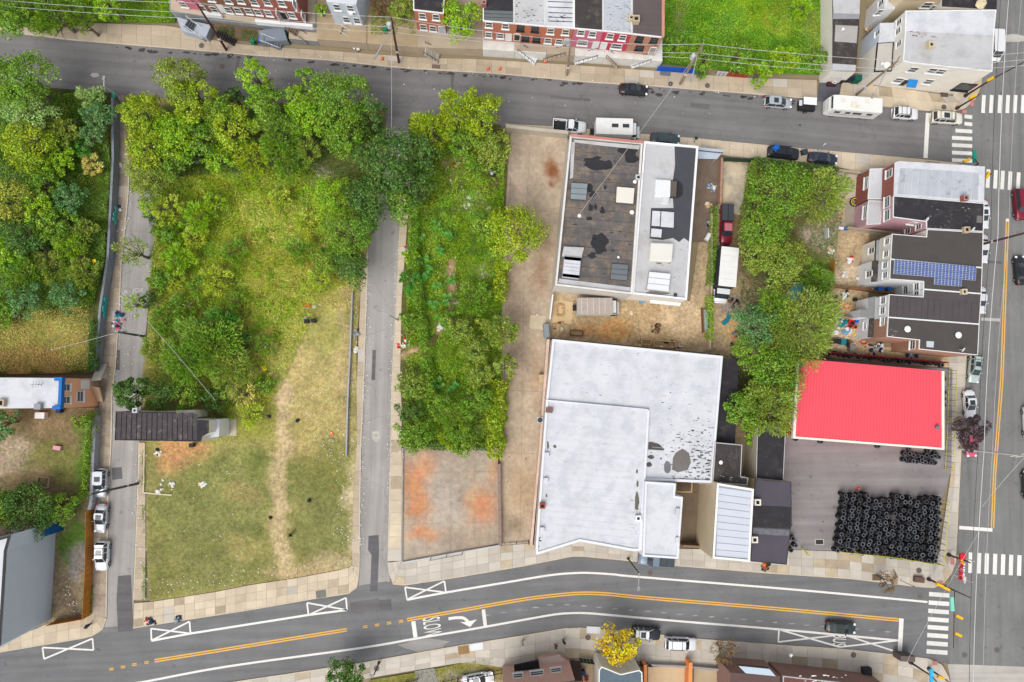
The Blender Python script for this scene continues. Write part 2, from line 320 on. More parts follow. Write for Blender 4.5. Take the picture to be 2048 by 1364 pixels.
# ---------------- buildings ----------------
white_trim = M('white_trim', c(238, 238, 236), .6, .06)
class Bld:
    def __init__(s, name, label, roof_px, z, wall, roof, z0=.1, cat='building', group=None, base_px=None, base_w=None, parapet=None, trim=None, soff=0):
        s.z = z; s.z0 = z0
        r = [P2(p, z) for p in roof_px]
        if sum(r[i].x*r[(i+1) % len(r)].y-r[(i+1) % len(r)].x*r[i].y for i in range(len(r))) < 0: r.reverse()
        s.r = r; b = [Vector((p.x, p.y, 0)) for p in r]
        if base_px: b = [P2(p, z0) for p in base_px]
        ctr = sum(r, Vector())/len(r)
        s.t = thing(name, label, cat, (ctr.x, ctr.y, z0), 0, group)
        MB().walls(r, b, z-.02, z0-.2).build('wall', wall, s.t)
        h, th, pm = parapet if parapet else (0.0, 0, None)
        zr = z-h; s.zr = zr
        MB().poly([(p.x, p.y, zr) for p in r]).build('roof', roof, s.t)
        if h:
            m = MB(); n = len(r)
            inn = s.inset(th)
            for i in range(n):
                j = (i+1) % n; m.prism([r[i], r[j], inn[j], inn[i]], zr-.01, z)
            m.build('parapet', pm, s.t)
        elif trim:
            m = MB(); n = len(r); inn = s.inset(trim[0]); out = s.inset(-.03)
            for i in range(n):
                j = (i+1) % n; m.prism([out[i], out[j], inn[j], inn[i]], z-.18, z+.06)
            m.build('roof_trim', trim[1], s.t)
    def inset(s, d):
        n = len(s.r); out = []
        for i in range(n):
            a, b, c_ = s.r[i-1], s.r[i], s.r[(i+1) % n]
            e1 = (b-a); e2 = (c_-b); e1.z = e2.z = 0; e1.normalize(); e2.normalize()
            n1 = Vector((-e1.y, e1.x, 0)); n2 = Vector((-e2.y, e2.x, 0)); k = n1+n2
            k = k/max(.35, k.dot(n1)) if k.length > .1 else n1
            out.append(b+k*d)
        return out
    def wall_hit(s, px, py, i=None):
        """which wall of the block the pixel looks at, and where"""
        d = ray(px, py); best = None; n = len(s.r)
        for k in (range(n) if i is None else [i]):
            a, b = s.r[k], s.r[(k+1) % n]; e = Vector((b.x-a.x, b.y-a.y, 0)); L_ = e.length; e.normalize(); nn = Vector((e.y, -e.x, 0))
            dn = d.dot(nn)
            if dn >= 0: continue
            t = (a-CAM).dot(nn)/dn; q = CAM+d*t; u = (q-a).dot(e)
            if -1 < u < L_+1 and s.z0-1 < q.z < s.z+1:
                if best is None or t < best[0]: best = (t, q, e, nn)
        return best
    def win(s, px, py, w=1.0, h=1.5, kind='window', frame=None, pane=None, sill=True, split=True):
        hit = s.wall_hit(px, py)
        if not hit: print('no wall', s.t.name, px, py); return
        t, q, e, nn = hit; rz = math.atan2(e.y, e.x); frame = frame or white_trim
        f = MB(); o = q+nn*.03
        for dx, dz, sx, sz in ((-w/2, 0, .1, h+.1), (w/2, 0, .1, h+.1), (0, h/2, w, .1), (0, -h/2, w, .1)):
            f.box(o+e*dx+Vector((0, 0, dz)), (sx, .12, sz), rz)
        if split and kind == 'window': f.box(o, (w, .1, .07), rz)
        if kind == 'door':
            d_ = MB().box(o, (w, .06, h), rz).build('door', frame, s.t); f.build('door_frame', white_trim, d_, True)
            d_.location = -WO[s.t.name]; return d_
        wn = MB().box(q+nn*.015, (w, .05, h), rz).build(kind, pane or glass(), s.t)
        f.build('frame', frame, wn, True)
        if sill: MB().box(o+nn*.08+Vector((0, 0, -h/2-.08)), (w+.3, .26, .1), rz).build('sill', frame, wn, True)
        return wn
    def patch(s, pts, mat, name='roof_patch', dz=.006, label=None):
        s.np = getattr(s, 'np', 0)+1; o = sheet(name, pts, s.zr+dz+.002*s.np, mat, s.t); return o
    def box(s, pts, h, mat, name, z=None, label=None):
        z = s.zr if z is None else z
        o = MB().prism([P2(p, z+h) for p in pts], z, z+h).build(name, mat, s.t)
        if label: o['label'] = label
        return o
    def spots(s, boxpx, n, rmax, mat, name='tar_flakes', dz=.008, rr=None, dens=None):
        m = MB(); rr = rr or R
        for _ in range(n):
            x = rr.uniform(boxpx[0], boxpx[2]); y = rr.uniform(boxpx[1], boxpx[3]); k = rr.random()
            if dens and rr.random() > dens(x, y): continue
            a = rmax*(.25+.75*k**2)
            bp = blob_px(x, y, a*rr.uniform(.6, 2.2), a*.5, 8, .6, rr)
            m.poly([P2(p, s.zr+dz) for p in reversed(bp)])
        o = m.build(name, mat, s.t); o['kind'] = 'stuff'; return o
    def strips(s, quad, n, mat, name='roof_sheet', dz=.03, gap=.04, jit=.012, mats=None):
        """quad = 4 px corners a,b,c,d; cut in n strips between edge a-b and edge d-c"""
        a, b, c_, d = [P2(p, s.zr) for p in quad]
        for i in range(n):
            t0, t1 = i/n, (i+1)/n; g = gap/max(.2, (b-a).length)
            q = [a.lerp(b, t0+g), a.lerp(b, t1-g), d.lerp(c_, t1-g), d.lerp(c_, t0+g)]
            MB().prism(q, s.zr+.001, s.zr+dz+R.uniform(-jit, jit)).build(name, mats[i % len(mats)] if mats else mat, s.t)
    def chimney(s, px, py, w=.7, h=1.0, mat=None):
        p = P(px, py, s.zr+h); mt = mat or brick('brick_red', c(150, 85, 65), c(170, 150, 135))
        m = MB(); 
        for dx, dy, a, b in ((-w/2+.1, 0, .2, w), (w/2-.1, 0, .2, w), (0, -w/2+.1, w-.4, .2), (0, w/2-.1, w-.4, .2)):
            m.box((p.x+dx, p.y+dy, s.zr+h/2), (a, b, h))
        o = m.build('chimney', mt, s.t); MB().box((p.x, p.y, s.zr+h*.35), (w-.3, w-.3, h*.7)).build('flue', M('soot', (.01, .01, .01)), o, True)
        return o
    def vent(s, px, py, r=.25, h=.4, mat=None):
        p = P(px, py, s.zr+h); m = MB().tube((p.x, p.y, s.zr), (p.x, p.y, s.zr+h*.9), r*.6, r*.6, 8).tube((p.x, p.y, s.zr+h*.8), (p.x, p.y, s.zr+h), r, r*.7, 10)
        return m.build('roof_vent', mat or white_trim, s.t)
    def dish(s, px, py, r=.35, h=.8):
        p = P(px, py, s.zr+h); m = MB().tube((p.x, p.y, s.zr), (p.x, p.y, s.zr+h), .04)
        ax = Vector((.4, -.5, .6)).normalized(); m.tube(p, p+ax*.08, r*.6, r, 12, True)
        return m.build('satellite_dish', M('dish', c(225, 225, 228), .4, .04), s.t)
    def gutter(s, i, mat, r=.09):
        a, b = s.r[i], s.r[(i+1) % len(s.r)]; return MB().tube((a.x, a.y, s.z-.1), (b.x, b.y, s.z-.1), r).build('gutter', mat, s.t)
def wire(name, a, b, sag, r=.035, label='thin overhead wire', mat=None, n=12, group='overhead wires', parent=None):
    pts = []
    for i in range(n+1):
        t = i/n; p = Vector(a).lerp(Vector(b), t); p.z -= sag*4*t*(1-t); pts.append(p)
    o = MB().path(pts, r, 4).build(name, mat or M('wire', c(150, 150, 150)))
    tag(o, label, 'cable', group); return o
# ---------------- vegetation ----------------
def leaves_mesh(name, C, D, N, Ln, Wd, mat):
    """diamond leaves: centre, long axis, normal, length and width per leaf (numpy arrays)"""
    n = len(C); D = D/np.linalg.norm(D, axis=1, keepdims=True); S = np.cross(N, D); S /= (np.linalg.norm(S, axis=1, keepdims=True)+1e-9)
    UP = np.cross(D, S)
    a = C-D*Ln[:, None]/2; b = C+D*Ln[:, None]/2; l = C-S*Wd[:, None]/2+UP*Wd[:, None]*.18; r = C+S*Wd[:, None]/2+UP*Wd[:, None]*.18
    V = np.stack([a, r, b, l], 1).reshape(-1, 3).astype(np.float32)
    me = bpy.data.meshes.new(name); me.vertices.add(4*n); me.vertices.foreach_set('co', V.ravel())
    me.loops.add(4*n); me.loops.foreach_set('vertex_index', np.arange(4*n, dtype=np.int32))
    me.polygons.add(n); me.polygons.foreach_set('loop_start', np.arange(0, 4*n, 4, dtype=np.int32)); me.polygons.foreach_set('loop_total', np.full(n, 4, dtype=np.int32))
    me.update(calc_edges=True); me.materials.append(mat); return me
PAL = dict(yg=(.33, .44, .014), mid=(.185, .34, .022), dark=(.095, .20, .028), blue=(.13, .29, .085), lime=(.28, .48, .014), olive=(.26, .35, .04),
           pale=(.34, .50, .14), orange=(.38, .42, .05), yellow=(.74, .58, .012), purple=(.10, .065, .075), brown=(.27, .17, .08), emerald=(.085, .28, .02), spray=(.28, .38, .05), weed=(.46, .56, .045), dry=(.70, .60, .17))
def lm(p): return leafmat('leaf_'+p, PAL[p])
def crown_points(cx, cy, cz, rx, ry, rz, rng, lob=None, dens=46, leaf=.26, spray=False):
    """leaf centres in clumps that fill an uneven crown"""
    area = math.pi*rx*ry; nl = lob or int(8+area*.6); CC = []; DD = []
    n_leaf = int(area*dens*(.26/leaf)**2)
    # lobes: golden spiral over upper hemisphere with radial jitter
    per = max(20, n_leaf//nl)
    for i in range(nl):
        u = (i+.5)/nl; th = i*2.39996+rng.uniform(-.5, .5); el = math.acos(1-u*1.12)
        k = rng.uniform(.5, .86)*(1+.16*math.sin(th*3+cx)); rr = math.sin(min(el, 1.75))
        lc = np.array([rx*rr*math.cos(th)*k, ry*rr*math.sin(th)*k, rz*(math.cos(el))*k])
        lr = rng.uniform(.15, .33)*min(rx, ry)*(.85 if nl > 12 else 1)
        m = int(per*rng.uniform(.6, 1.5))
        d = rng.normal(size=(m, 3)); d /= np.linalg.norm(d, axis=1, keepdims=True); d[:, 2] = np.abs(d[:, 2])*1.0-.25*(rng.random(m) < .35)
        rad = lr*(.55+.6*rng.random(m)**.7); p = lc+d*rad[:, None]*np.array([1, 1, .8])
        out = d+lc/max(rx, ry)*.9
        if spray: out = p/np.array([rx, ry, rz*1.5])+d*.25
        CC.append(p); DD.append(out)
    Cc = np.vstack(CC)+np.array([cx, cy, cz]); return Cc, np.vstack(DD)
TREES = []
def tree(px, py, r, h, pal, label, style='broad', name='tree', cat='tree', group=None, ground=.1, ry=None, dens=80, leaf=.25, bare=0, cz=.62):
    seed = int(px*13+py*7); rng = np.random.default_rng(seed); rr = random.Random(seed)
    r = r*1.08; zc = ground+(h-ground)*cz; c0 = P(px, py, zc); k = (H-zc)/1365.3; rx = r*k; ryy = (ry or r)*k; rz = (h-zc)*1.0
    root = thing(name, label, cat, (c0.x, c0.y, ground), 0, group)
    sp = style == 'spray'
    Cc, out = crown_points(0, 0, zc-ground, rx, ryy, rz, rng, dens=dens*(1.0 if not sp else .8), leaf=leaf, spray=sp)
    n = len(Cc)
    if sp:
        D = out+rng.normal(size=(n, 3))*.28; D[:, 2] = D[:, 2]*.4+.25; N = rng.normal(size=(n, 3))*.55+np.array([0, 0, 1]); Ln = rng.uniform(.3, .62, n); Wd = rng.uniform(.08, .16, n)
    elif style == 'feather':
        D = out+rng.normal(size=(n, 3))*.5; D[:, 2] -= .1; N = rng.normal(size=(n, 3))*.5+np.array([0, 0, 1]); Ln = rng.uniform(.3, .5, n); Wd = rng.uniform(.1, .18, n)
    else:
        D = rng.normal(size=(n, 3)); N = out*.9+rng.normal(size=(n, 3))*.55; N[:, 2] += .5; Ln = rng.uniform(.7, 1.35, n)*leaf; Wd = Ln*rng.uniform(.6, .85, n)
    link('crown', leaves_mesh('crown', Cc, D, N, Ln, Wd, lm(pal)), root, True)
    m = MB(); top = Vector((0, 0, (zc-ground)*.9)); tr = .05*math.sqrt(rx*h)*.9+.05
    m.tube((0, 0, -.2), top, tr, tr*.6, 8)
    nb = int(7+rx*1.6)
    for i in range(nb):
        a = i*2.4+rr.uniform(-.4, .4); ph = rr.uniform(.15, .95); e = Vector((math.cos(a)*rx*ph, math.sin(a)*ryy*ph, (zc-ground)+rz*(1-ph*ph)*.8*rr.uniform(.5, 1)))
        s = Vector((0, 0, (zc-ground)*rr.uniform(.35, .85))); mid = s.lerp(e, .5)+Vector((rr.uniform(-.3, .3), rr.uniform(-.3, .3), .3))
        m.tube(s, mid, tr*.42, tr*.25, 5, False); m.tube(mid, e, tr*.25, tr*.06, 5, False)
        for q in range(3 if not sp else 6):
            f = e+Vector((rr.uniform(-1, 1), rr.uniform(-1, 1), rr.uniform(-.2, .6)))*rx*.22; m.tube(mid.lerp(e, rr.uniform(.3, .9)), f, tr*.1, tr*.04, 4, False)
    m.build('trunk', M('bark', c(120, 108, 92), rnd=.3), root, True)
    return root
def hedge(pts, wpx, h, pal, label, ground=.1, dens=60, leaf=.22, name='hedge', cat='hedge', group=None):
    rng = np.random.default_rng(int(pts[0][0]*3+pts[0][1])); CC = []
    q = [P2(p, h) for p in pts]; wd = wpx/13
    for a, b in zip(q, q[1:]):
        L_ = (b-a).length; n = int(L_*(wd+h*.6)*dens); t = rng.random(n); d = (b-a)/L_; nn = Vector((-d.y, d.x, 0))
        ang = rng.uniform(-.2, math.pi+.2, n); w_ = wd/2*(.8+.45*np.array([math.sin(x*L_*1.7+a.x)*.5+.5 for x in t]))
        off = np.cos(ang)*w_; zz = ground+(h-ground)*np.clip(np.sin(ang)*.9+rng.normal(size=n)*.1+.05, 0, 1.15)
        CC.append(np.stack([a.x+d.x*L_*t+nn.x*off+rng.normal(size=n)*.1, a.y+d.y*L_*t+nn.y*off+rng.normal(size=n)*.1, zz], 1))
    C_ = np.vstack(CC); n = len(C_); base = sum(q, Vector())/len(q); C_ -= np.array([base.x, base.y, 0])
    N = rng.normal(size=(n, 3))*.7+np.array([0, 0, .9]); D = rng.normal(size=(n, 3)); Ln = rng.uniform(.7, 1.4, n)*leaf
    root = thing(name, label, cat, (base.x, base.y, 0), 0, group)
    link('foliage', leaves_mesh('foliage', C_, D, N, Ln, Ln*.7, lm(pal)), root, True)
    m = MB()
    for i in range(max(4, int(len(pts)*3))):
        p = P2(resample(pts, 12)[i % 12], 0); m.tube((p.x-base.x, p.y-base.y, 0), (p.x-base.x+R.uniform(-.2, .2), p.y-base.y+R.uniform(-.2, .2), h*.8), .05, .02, 5)
    m.build('stems', M('bark', c(120, 108, 92), rnd=.3), root, True); return root
def in_poly(x, y, poly):
    ins = np.zeros(len(x), bool); n = len(poly)
    for i in range(n):
        x1, y1 = poly[i]; x2, y2 = poly[(i+1) % n]
        cond = ((y1 > y) != (y2 > y)); xx = (x2-x1)*(y-y1)/((y2-y1) or 1e-9)+x1; ins ^= cond & (x < xx)
    return ins
def weeds(name, poly_px, z, dens, h, pal, label, leaf=(.25, .5), wid=.06, clump=.5, thr=.35, seed=1, lean=.9, cat='weeds', holes=()):
    """nobody could count it: one object of upright blades and leaves"""
    rng = np.random.default_rng(seed); pl = [P2(p, z) for p in poly_px]; P_ = [(p.x, p.y) for p in pl]
    xs = [p[0] for p in P_]; ys = [p[1] for p in P_]; A = (max(xs)-min(xs))*(max(ys)-min(ys)); n = int(A*dens)
    x = rng.uniform(min(xs), max(xs), n); y = rng.uniform(min(ys), max(ys), n); k = in_poly(x, y, P_)
    for hp in holes:
        hq = [P2(p, z) for p in hp]; k &= ~in_poly(x, y, [(p.x, p.y) for p in hq])
    nz = fbm(x*clump+seed, y*clump+seed*3); k &= nz > thr+rng.uniform(-.08, .08, n); x, y, nz = x[k], y[k], nz[k]; n = len(x)
    hh = h*(.35+1.3*np.clip(nz-thr, 0, 1))*rng.uniform(.4, 1.1, n); Ln = rng.uniform(leaf[0], leaf[1], n)
    C_ = np.stack([x, y, z+hh], 1); fl = fbm(x*.25+5, y*.25+2)*12
    D = np.stack([np.cos(fl)*lean+rng.normal(size=n)*.5, np.sin(fl)*lean+rng.normal(size=n)*.5, rng.uniform(.1, .9, n)], 1)
    N = rng.normal(size=(n, 3))*.5+np.array([0, 0, 1])
    o = link(name, leaves_mesh(name, C_, D, N, Ln, wid*rng.uniform(.7, 1.5, n), lm(pal))); tag(o, label, cat, kind='stuff'); return o
def star_plants(name, spots, z, pal, label, r=.9, group=None):
    """broad-leaved weeds: whorls of long leaves on a stem, one thing each"""
    for i, (px, py) in enumerate(spots):
        rng = np.random.default_rng(i+int(px)); p = P(px, py, z+1.2); root = thing(name, label if isinstance(label, str) else label[i], 'plant', (p.x, p.y, z), 0, group)
        Cc, Dd, Nn = [], [], []
        for s in range(6):
            ox, oy = rng.uniform(-.7, .7, 2)*r; hz = rng.uniform(.7, 1.5)
            for a in np.arange(0, 6.28, .62):
                a += rng.uniform(-.2, .2); l = rng.uniform(.3, .55)*r; d = np.array([math.cos(a), math.sin(a), .25]); Cc.append(np.array([ox, oy, hz])+d*l*.55); Dd.append(d); Nn.append([-.3*math.cos(a), -.3*math.sin(a), 1])
        n = len(Cc); link('leaves', leaves_mesh('leaves', np.array(Cc), np.array(Dd), np.array(Nn), rng.uniform(.45, .65, n)*r, rng.uniform(.14, .22, n)*r, lm(pal)), root, True)
        m = MB()
        for s in range(4): m.tube((rng.uniform(-.2, .2), rng.uniform(-.2, .2), -.05), (rng.uniform(-.5, .5)*r, rng.uniform(-.5, .5)*r, 1.1), .03, .02, 4)
        m.build('stems', M('bark', c(120, 108, 92), rnd=.3), root, True)
# ---------------- vehicles ----------------
tyre_m = M('tyre_rubber', c(42, 42, 45), .85, .15, kind='object', rnd=.35)
rim_m = M('wheel_rim', c(170, 172, 176), .35, .05, metal=.6)
dark_m = M('dark_plastic', (.015, .015, .017), .5, .05)
auto_glass = glass('auto_glass', (.02, .028, .035), .08)
_wheel = {}
def wheel(root, x, y, r=.34, wd=.22):
    key = (round(r, 2), round(wd, 2))
    if key not in _wheel:
        t = MB().tube((0, -wd/2, 0), (0, wd/2, 0), r, r, 18).mesh('tyre', tyre_m); q = MB().tube((0, -wd/2-.012, 0), (0, wd/2+.012, 0), r*.62, r*.62, 14).mesh('rim', rim_m); _wheel[key] = (t, q)
    t, q = _wheel[key]; w_ = link('wheel', t, root, True, loc=(x, y, r)); o = link('rim', q, w_, True)
    return w_
def paint(name, col, metal=.1):
    if name in MC: return MC[name]
    m = M(name, col, .36, .03, kind='object', metal=metal, spec=.45); b = m.node_tree.nodes['Principled BSDF']; b.inputs['Coat Weight'].default_value = .3; b.inputs['Coat Roughness'].default_value = .15
    return m
def loft(mb, rings, close=True):
    n = len(rings[0]); vs = [p for r in rings for p in r]; fs = []
    for i in range(len(rings)-1):
        for j in range(n if close else n-1):
            fs.append((i*n+j, i*n+(j+1) % n, (i+1)*n+(j+1) % n, (i+1)*n+j))
    fs.append(tuple(range(n))); fs.append(tuple(reversed(range((len(rings)-1)*n, len(rings)*n)))); mb.add(vs, fs)
def body_loft(mb, st, gc=.22):
    rings = []
    for x, w_, zt in st:
        h = [(-.82*w_, gc), (-.98*w_, gc+.12), (-w_, gc+(zt-gc)*.45), (-.97*w_, gc+(zt-gc)*.82), (-.86*w_, zt-.02), (-.4*w_, zt+.025), (.4*w_, zt+.025), (.86*w_, zt-.02), (.97*w_, gc+(zt-gc)*.82), (w_, gc+(zt-gc)*.45), (.98*w_, gc+.12), (.82*w_, gc)]
        rings.append([(x, y, z) for y, z in h])
    loft(mb, rings)
def car(px, py, ang, kind, pm, label, lpx=60, wpx=None, sunroof=False, rack=False, roofm=None, group='vehicles', z=0.02, cat='car', name=None, two_tone=False):
    L_ = lpx/13.2; p = P(px, py, .9)
    spec = dict(sedan=(1.82, 1.42, .92), hatch=(1.8, 1.5, .96), suv=(1.9, 1.75, 1.08), pickup=(1.95, 1.8, 1.1), wagon=(1.82, 1.48, .95), van=(2.0, 2.0, 1.15))[kind]
    W, Ht, belt = spec; w2 = W/2; root = thing(name or dict(sedan='sedan_car', hatch='hatchback_car', suv='suv_car', pickup='pickup_truck', wagon='station_wagon', van='van')[kind], label, cat, (p.x, p.y, z), ang, group)
    h = L_/2; b = MB()
    if kind in ('sedan',): st = [(-h, .68*w2, .72), (-h+.1, .86*w2, .9), (-h+.5, .95*w2, .99), (-h+1.2, w2, 1.0), (.5, w2, belt), (h-1.3, .99*w2, .93), (h-.5, .93*w2, .83), (h-.15, .82*w2, .7), (h, .6*w2, .55)]
    elif kind in ('hatch', 'wagon'): st = [(-h, .75*w2, .75), (-h+.12, .9*w2, .95), (-h+.6, .97*w2, 1.0), (.5, w2, belt), (h-1.2, .98*w2, .96), (h-.45, .92*w2, .85), (h-.12, .8*w2, .7), (h, .6*w2, .55)]
    else: st = [(-h, .85*w2, .95), (-h+.1, .95*w2, belt), (-h+.6, w2, belt+.02), (.5, w2, belt), (h-1.2, .99*w2, belt), (h-.4, .95*w2, belt-.1), (h-.1, .85*w2, belt-.22), (h, .7*w2, .7)]
    body_loft(b, st)
    bed = kind == 'pickup'
    if not bed: b.build('body', pm, root, True, True)
    cab = dict(sedan=(-h+.75, h-1.2, .55, .85), hatch=(-h+.15, h-1.1, .45, .95), wagon=(-h+.12, h-1.15, .3, .95), suv=(-h+.12, h-1.2, .25, .75), pickup=(-h+L_*.42, h-1.25, .2, .8), van=(-h+.1, h-.5, .1, .6))[kind]
    xr, xf, rr_, rf = cab; wb = w2*.9; wr = w2*(.72 if kind != 'van' else .82)
    if bed:
        b2 = MB(); xs = [s for s in st if s[0] > xr]; body_loft(b2, [(xr-.02, w2, belt)]+xs); b2.build('body', pm, root, True, True)
        q = MB(); x0 = -h; x1 = xr-.06
        q.box(((x0+x1)/2, 0, .62), (x1-x0, W*.96, .12)); q.box(((x0+x1)/2, w2*.93, .9), (x1-x0, .12, .5)); q.box(((x0+x1)/2, -w2*.93, .9), (x1-x0, .12, .5)); q.box((x0+.05, 0, .9), (.1, W*.9, .5)); q.box((x1-.05, 0, .9), (.1, W*.9, .5))
        q.build('cargo_bed', pm, root, True); MB().box(((x0+x1)/2, 0, .7), (x1-x0-.22, W*.8, .05)).build('bed_liner', dark_m, root, True)
    zb = belt-.02; zt = Ht-.05
    B = [(xr, -wb*.93), (xr+.12, -wb), (xf-.35, -wb), (xf, -wb*.8), (xf+.06, 0), (xf, wb*.8), (xf-.35, wb), (xr+.12, wb), (xr, wb*.93), (xr-.04, 0)]
    T = [(xr+rr_, -wr*.9), (xr+rr_+.15, -wr), (xf-rf-.2, -wr), (xf-rf, -wr*.88), (xf-rf+.06, 0), (xf-rf, wr*.88), (xf-rf-.2, wr), (xr+rr_+.15, wr), (xr+rr_, wr*.9), (xr+rr_-.04, 0)]
    def gl(nm, idx):
        m = MB()
        for i in idx:
            j = (i+1) % 10; m.add([(*B[i], zb), (*B[j], zb), (*T[j], zt), (*T[i], zt)], [(0, 1, 2, 3)])
        m.build(nm, auto_glass, root, True)
    gl('windshield', (3, 4)); gl('rear_window', (8, 9)); gl('side_window', (0, 1, 2)); gl('side_window', (5, 6, 7))
    rm = MB(); rm.prism([(x*1.0, y*1.05) for x, y in T], zt-.01, zt+.035); rm.prism([(x*.97+.02, y*.9) for x, y in T], zt+.03, zt+.055); rm.build('roof', roofm or pm, root, True, False)
    pl = MB()
    for i in (0, 3, 5, 8): pl.tube((*B[i], zb), (*T[i], zt+.02), .055, .045, 4)
    for f in (.48,):
        xb = xr+(xf-xr)*f
        for s in (-1, 1): pl.tube((xb, s*wb*1.0, zb), (xb, s*wr*1.02, zt), .05, .05, 4)
    if kind in ('suv', 'wagon', 'van'):
        xb = xr+(xf-xr)*.22
        for s in (-1, 1): pl.tube((xb, s*wb, zb), (xb, s*wr*1.02, zt), .06, .06, 4)
    pl.build('pillars', roofm or pm, root, True)
    if sunroof: x0 = (T[0][0]+T[3][0])/2+.15; MB().box((x0, 0, zt+.06), (.75 if L_ < 4.7 else .95, wr*1.25, .02)).build('sunroof', auto_glass, root, True)
    if rack:
        q = MB()
        for s in (-1, 1): q.tube((T[0][0]+.15, s*wr*.95, zt+.12), (T[3][0]-.1, s*wr*.95, zt+.12), .035)
        for x in (T[0][0]+.5, T[3][0]-.5): q.tube((x, -wr*.95, zt+.13), (x, wr*.95, zt+.13), .03)
        q.build('roof_rack', dark_m, root, True)
    r = .36 if kind in ('suv', 'pickup', 'van') else .33
    for x in (-h+.85, h-.9):
        for s in (-1, 1): wheel(root, x, s*(w2-.1), r)
    for s in (-1, 1):
        MB().box((h-.22, s*w2*.66, .72), (.3, w2*.34, .16), s*-.35).build('headlight', M('headlight', (.75, .77, .8), .2, .02), root, True)
        MB().box((-h+.12, s*w2*.72, .86), (.16, w2*.3, .2), s*.2).build('taillight', M('taillight', (.35, .01, .01), .3, .02), root, True)
        MB().box((xf-.45, s*(w2+.07), belt+.06), (.12, .2, .14)).build('mirror', pm, root, True)
    MB().box((h-.02, 0, .5), (.1, W*.55, .18)).build('grille', dark_m, root, True)
    return root
def box_truck(px, py, ang, lpx, wpx, label, boxm, cabm, name='box_truck', boxh=3.1, cablen=1.9, roofm=None, sky=0, rack=False, sidem=None, group='vehicles'):
    L_ = lpx/13.5; W = wpx/13.5; p = P(px, py, 1.8); root = thing(name, label, 'truck', (p.x, p.y, .02), ang, group); h = L_/2
    x1 = h-cablen
    b = MB(); b.prism([(-h, -W/2), (x1-.15, -W/2), (x1-.15, W/2), (-h, W/2)], .75, boxh, True); b.build('cargo_box', sidem or boxm, root, True)
    MB().prism([(-h-.03, -W/2-.03), (x1-.12, -W/2-.03), (x1-.12, W/2+.03), (-h-.03, W/2+.03)], boxh, boxh+.07, True).build('box_roof', roofm or boxm, root, True)
    q = MB()
    for k in range(int((x1+h)/.9)): q.box((-h+.5+k*.9, 0, boxh+.09), (.05, W*.97, .05))
    q.build('roof_rib', boxm, root, True)
    MB().box((-h+.4+(x1-.4)/2+h/2-.3, 0, .6), (L_*.95, .9, .25)).build('chassis', dark_m, root, True)
    for s in range(sky):
        MB().box((-.7+s*1.7, .1, boxh+.13), (1.0, .55, .1)).build('roof_hatch', auto_glass, root, True)
    cw = W*.86; c_ = MB(); body_loft(c_, [(x1, cw/2, 1.25), (x1+.4, cw/2, 1.28), (h-.5, cw/2*.97, 1.2), (h-.1, cw/2*.85, .95), (h, cw/2*.7, .7)], .35); c_.build('cab_body', cabm, root, True, True)
    zb, zt = 1.22, 2.15; B = [(x1, -cw*.46), (x1+cablen*.68, -cw*.44), (x1+cablen*.68, cw*.44), (x1, cw*.46)]; T = [(x1, -cw*.42), (x1+cablen*.4, -cw*.4), (x1+cablen*.4, cw*.4), (x1, cw*.42)]
    for nm, i in (('side_window', 0), ('windshield', 1), ('side_window', 2)):
        MB().add([(*B[i], zb), (*B[(i+1) % 4], zb), (*T[(i+1) % 4], zt), (*T[i], zt)], [(0, 1, 2, 3)]).build(nm, auto_glass, root, True)
    MB().prism([(x*1, y*1.06) for x, y in T], zt-.01, zt+.06).build('cab_roof', cabm, root, True)
    for x in (-h+1.0, h-1.0):
        for s in (-1, 1): wheel(root, x, s*(W/2-.16), .42, .28)
    for s in (-1, 1):
        MB().box((h-.15, s*cw*.36, .8), (.2, .25, .18)).build('headlight', M('headlight', (.75, .77, .8), .2, .02), root, True)
        MB().box((x1+cablen*.55, s*(cw/2+.15), 1.5), (.1, .22, .3)).build('mirror', dark_m, root, True)
    return root
# ================= SETTING =================
def struct(o): o['kind'] = 'structure'; return o
g = MB().box((0, 0, -.6), (3000, 3000, 1)).build('ground', M('bare_ground', c(150, 135, 108), .95, .2, .05)); struct(g)
asp_n = asphalt('asphalt_north', c(120, 118, 118, .82), .22, -5); asp_w = asphalt('asphalt_lane', c(160, 156, 152, .8), .3, 89); asp_s = asphalt('asphalt_south', c(116, 116, 117, .82), .12, 2); asp_e = asphalt('asphalt_east', c(122, 122, 121, .82), .2, 88)
sheet('north_road', [(-500, 0), (-40, 45), (420, 92), (1000, 138), (1530, 180), (1960, 215), (1960, 345), (1480, 292), (1020, 258), (850, 300), (700, 300), (700, 225), (320, 222), (230, 200), (110, 200), (-500, 160)], .0, asp_n, kind='structure')
sheet('west_lane', [(236, 196), (312, 200), (312, 450), (304, 530), (294, 640), (285, 760), (280, 880), (275, 1100), (262, 1300), (200, 1300), (210, 1100), (218, 880), (232, 620), (246, 460)], .004, asp_w, kind='structure')
sheet('middle_lane', [(735, 262), (830, 262), (803, 480), (796, 600), (787, 760), (782, 1000), (782, 1200), (714, 1200), (718, 900), (730, 560), (738, 450)], .008, asp_w, kind='structure')
k_su = [(-200, 1360), (0, 1305), (90, 1290), (180, 1275), (205, 1262), (262, 1258), (342, 1245), (433, 1231), (515, 1218), (629, 1198), (697, 1188), (718, 1178), (771, 1170), (803, 1172), (911, 1156), (1051, 1132), (1151, 1112), (1257, 1122), (1350, 1132), (1538, 1147), (1700, 1158), (1834, 1174), (1870, 1176), (1990, 1185)]
k_sl = [(200, 1412), (464, 1364), (720, 1326), (911, 1292), (1051, 1270), (1145, 1254), (1250, 1262), (1310, 1268), (1390, 1277), (1560, 1290), (1680, 1297), (1800, 1310), (1990, 1330)]
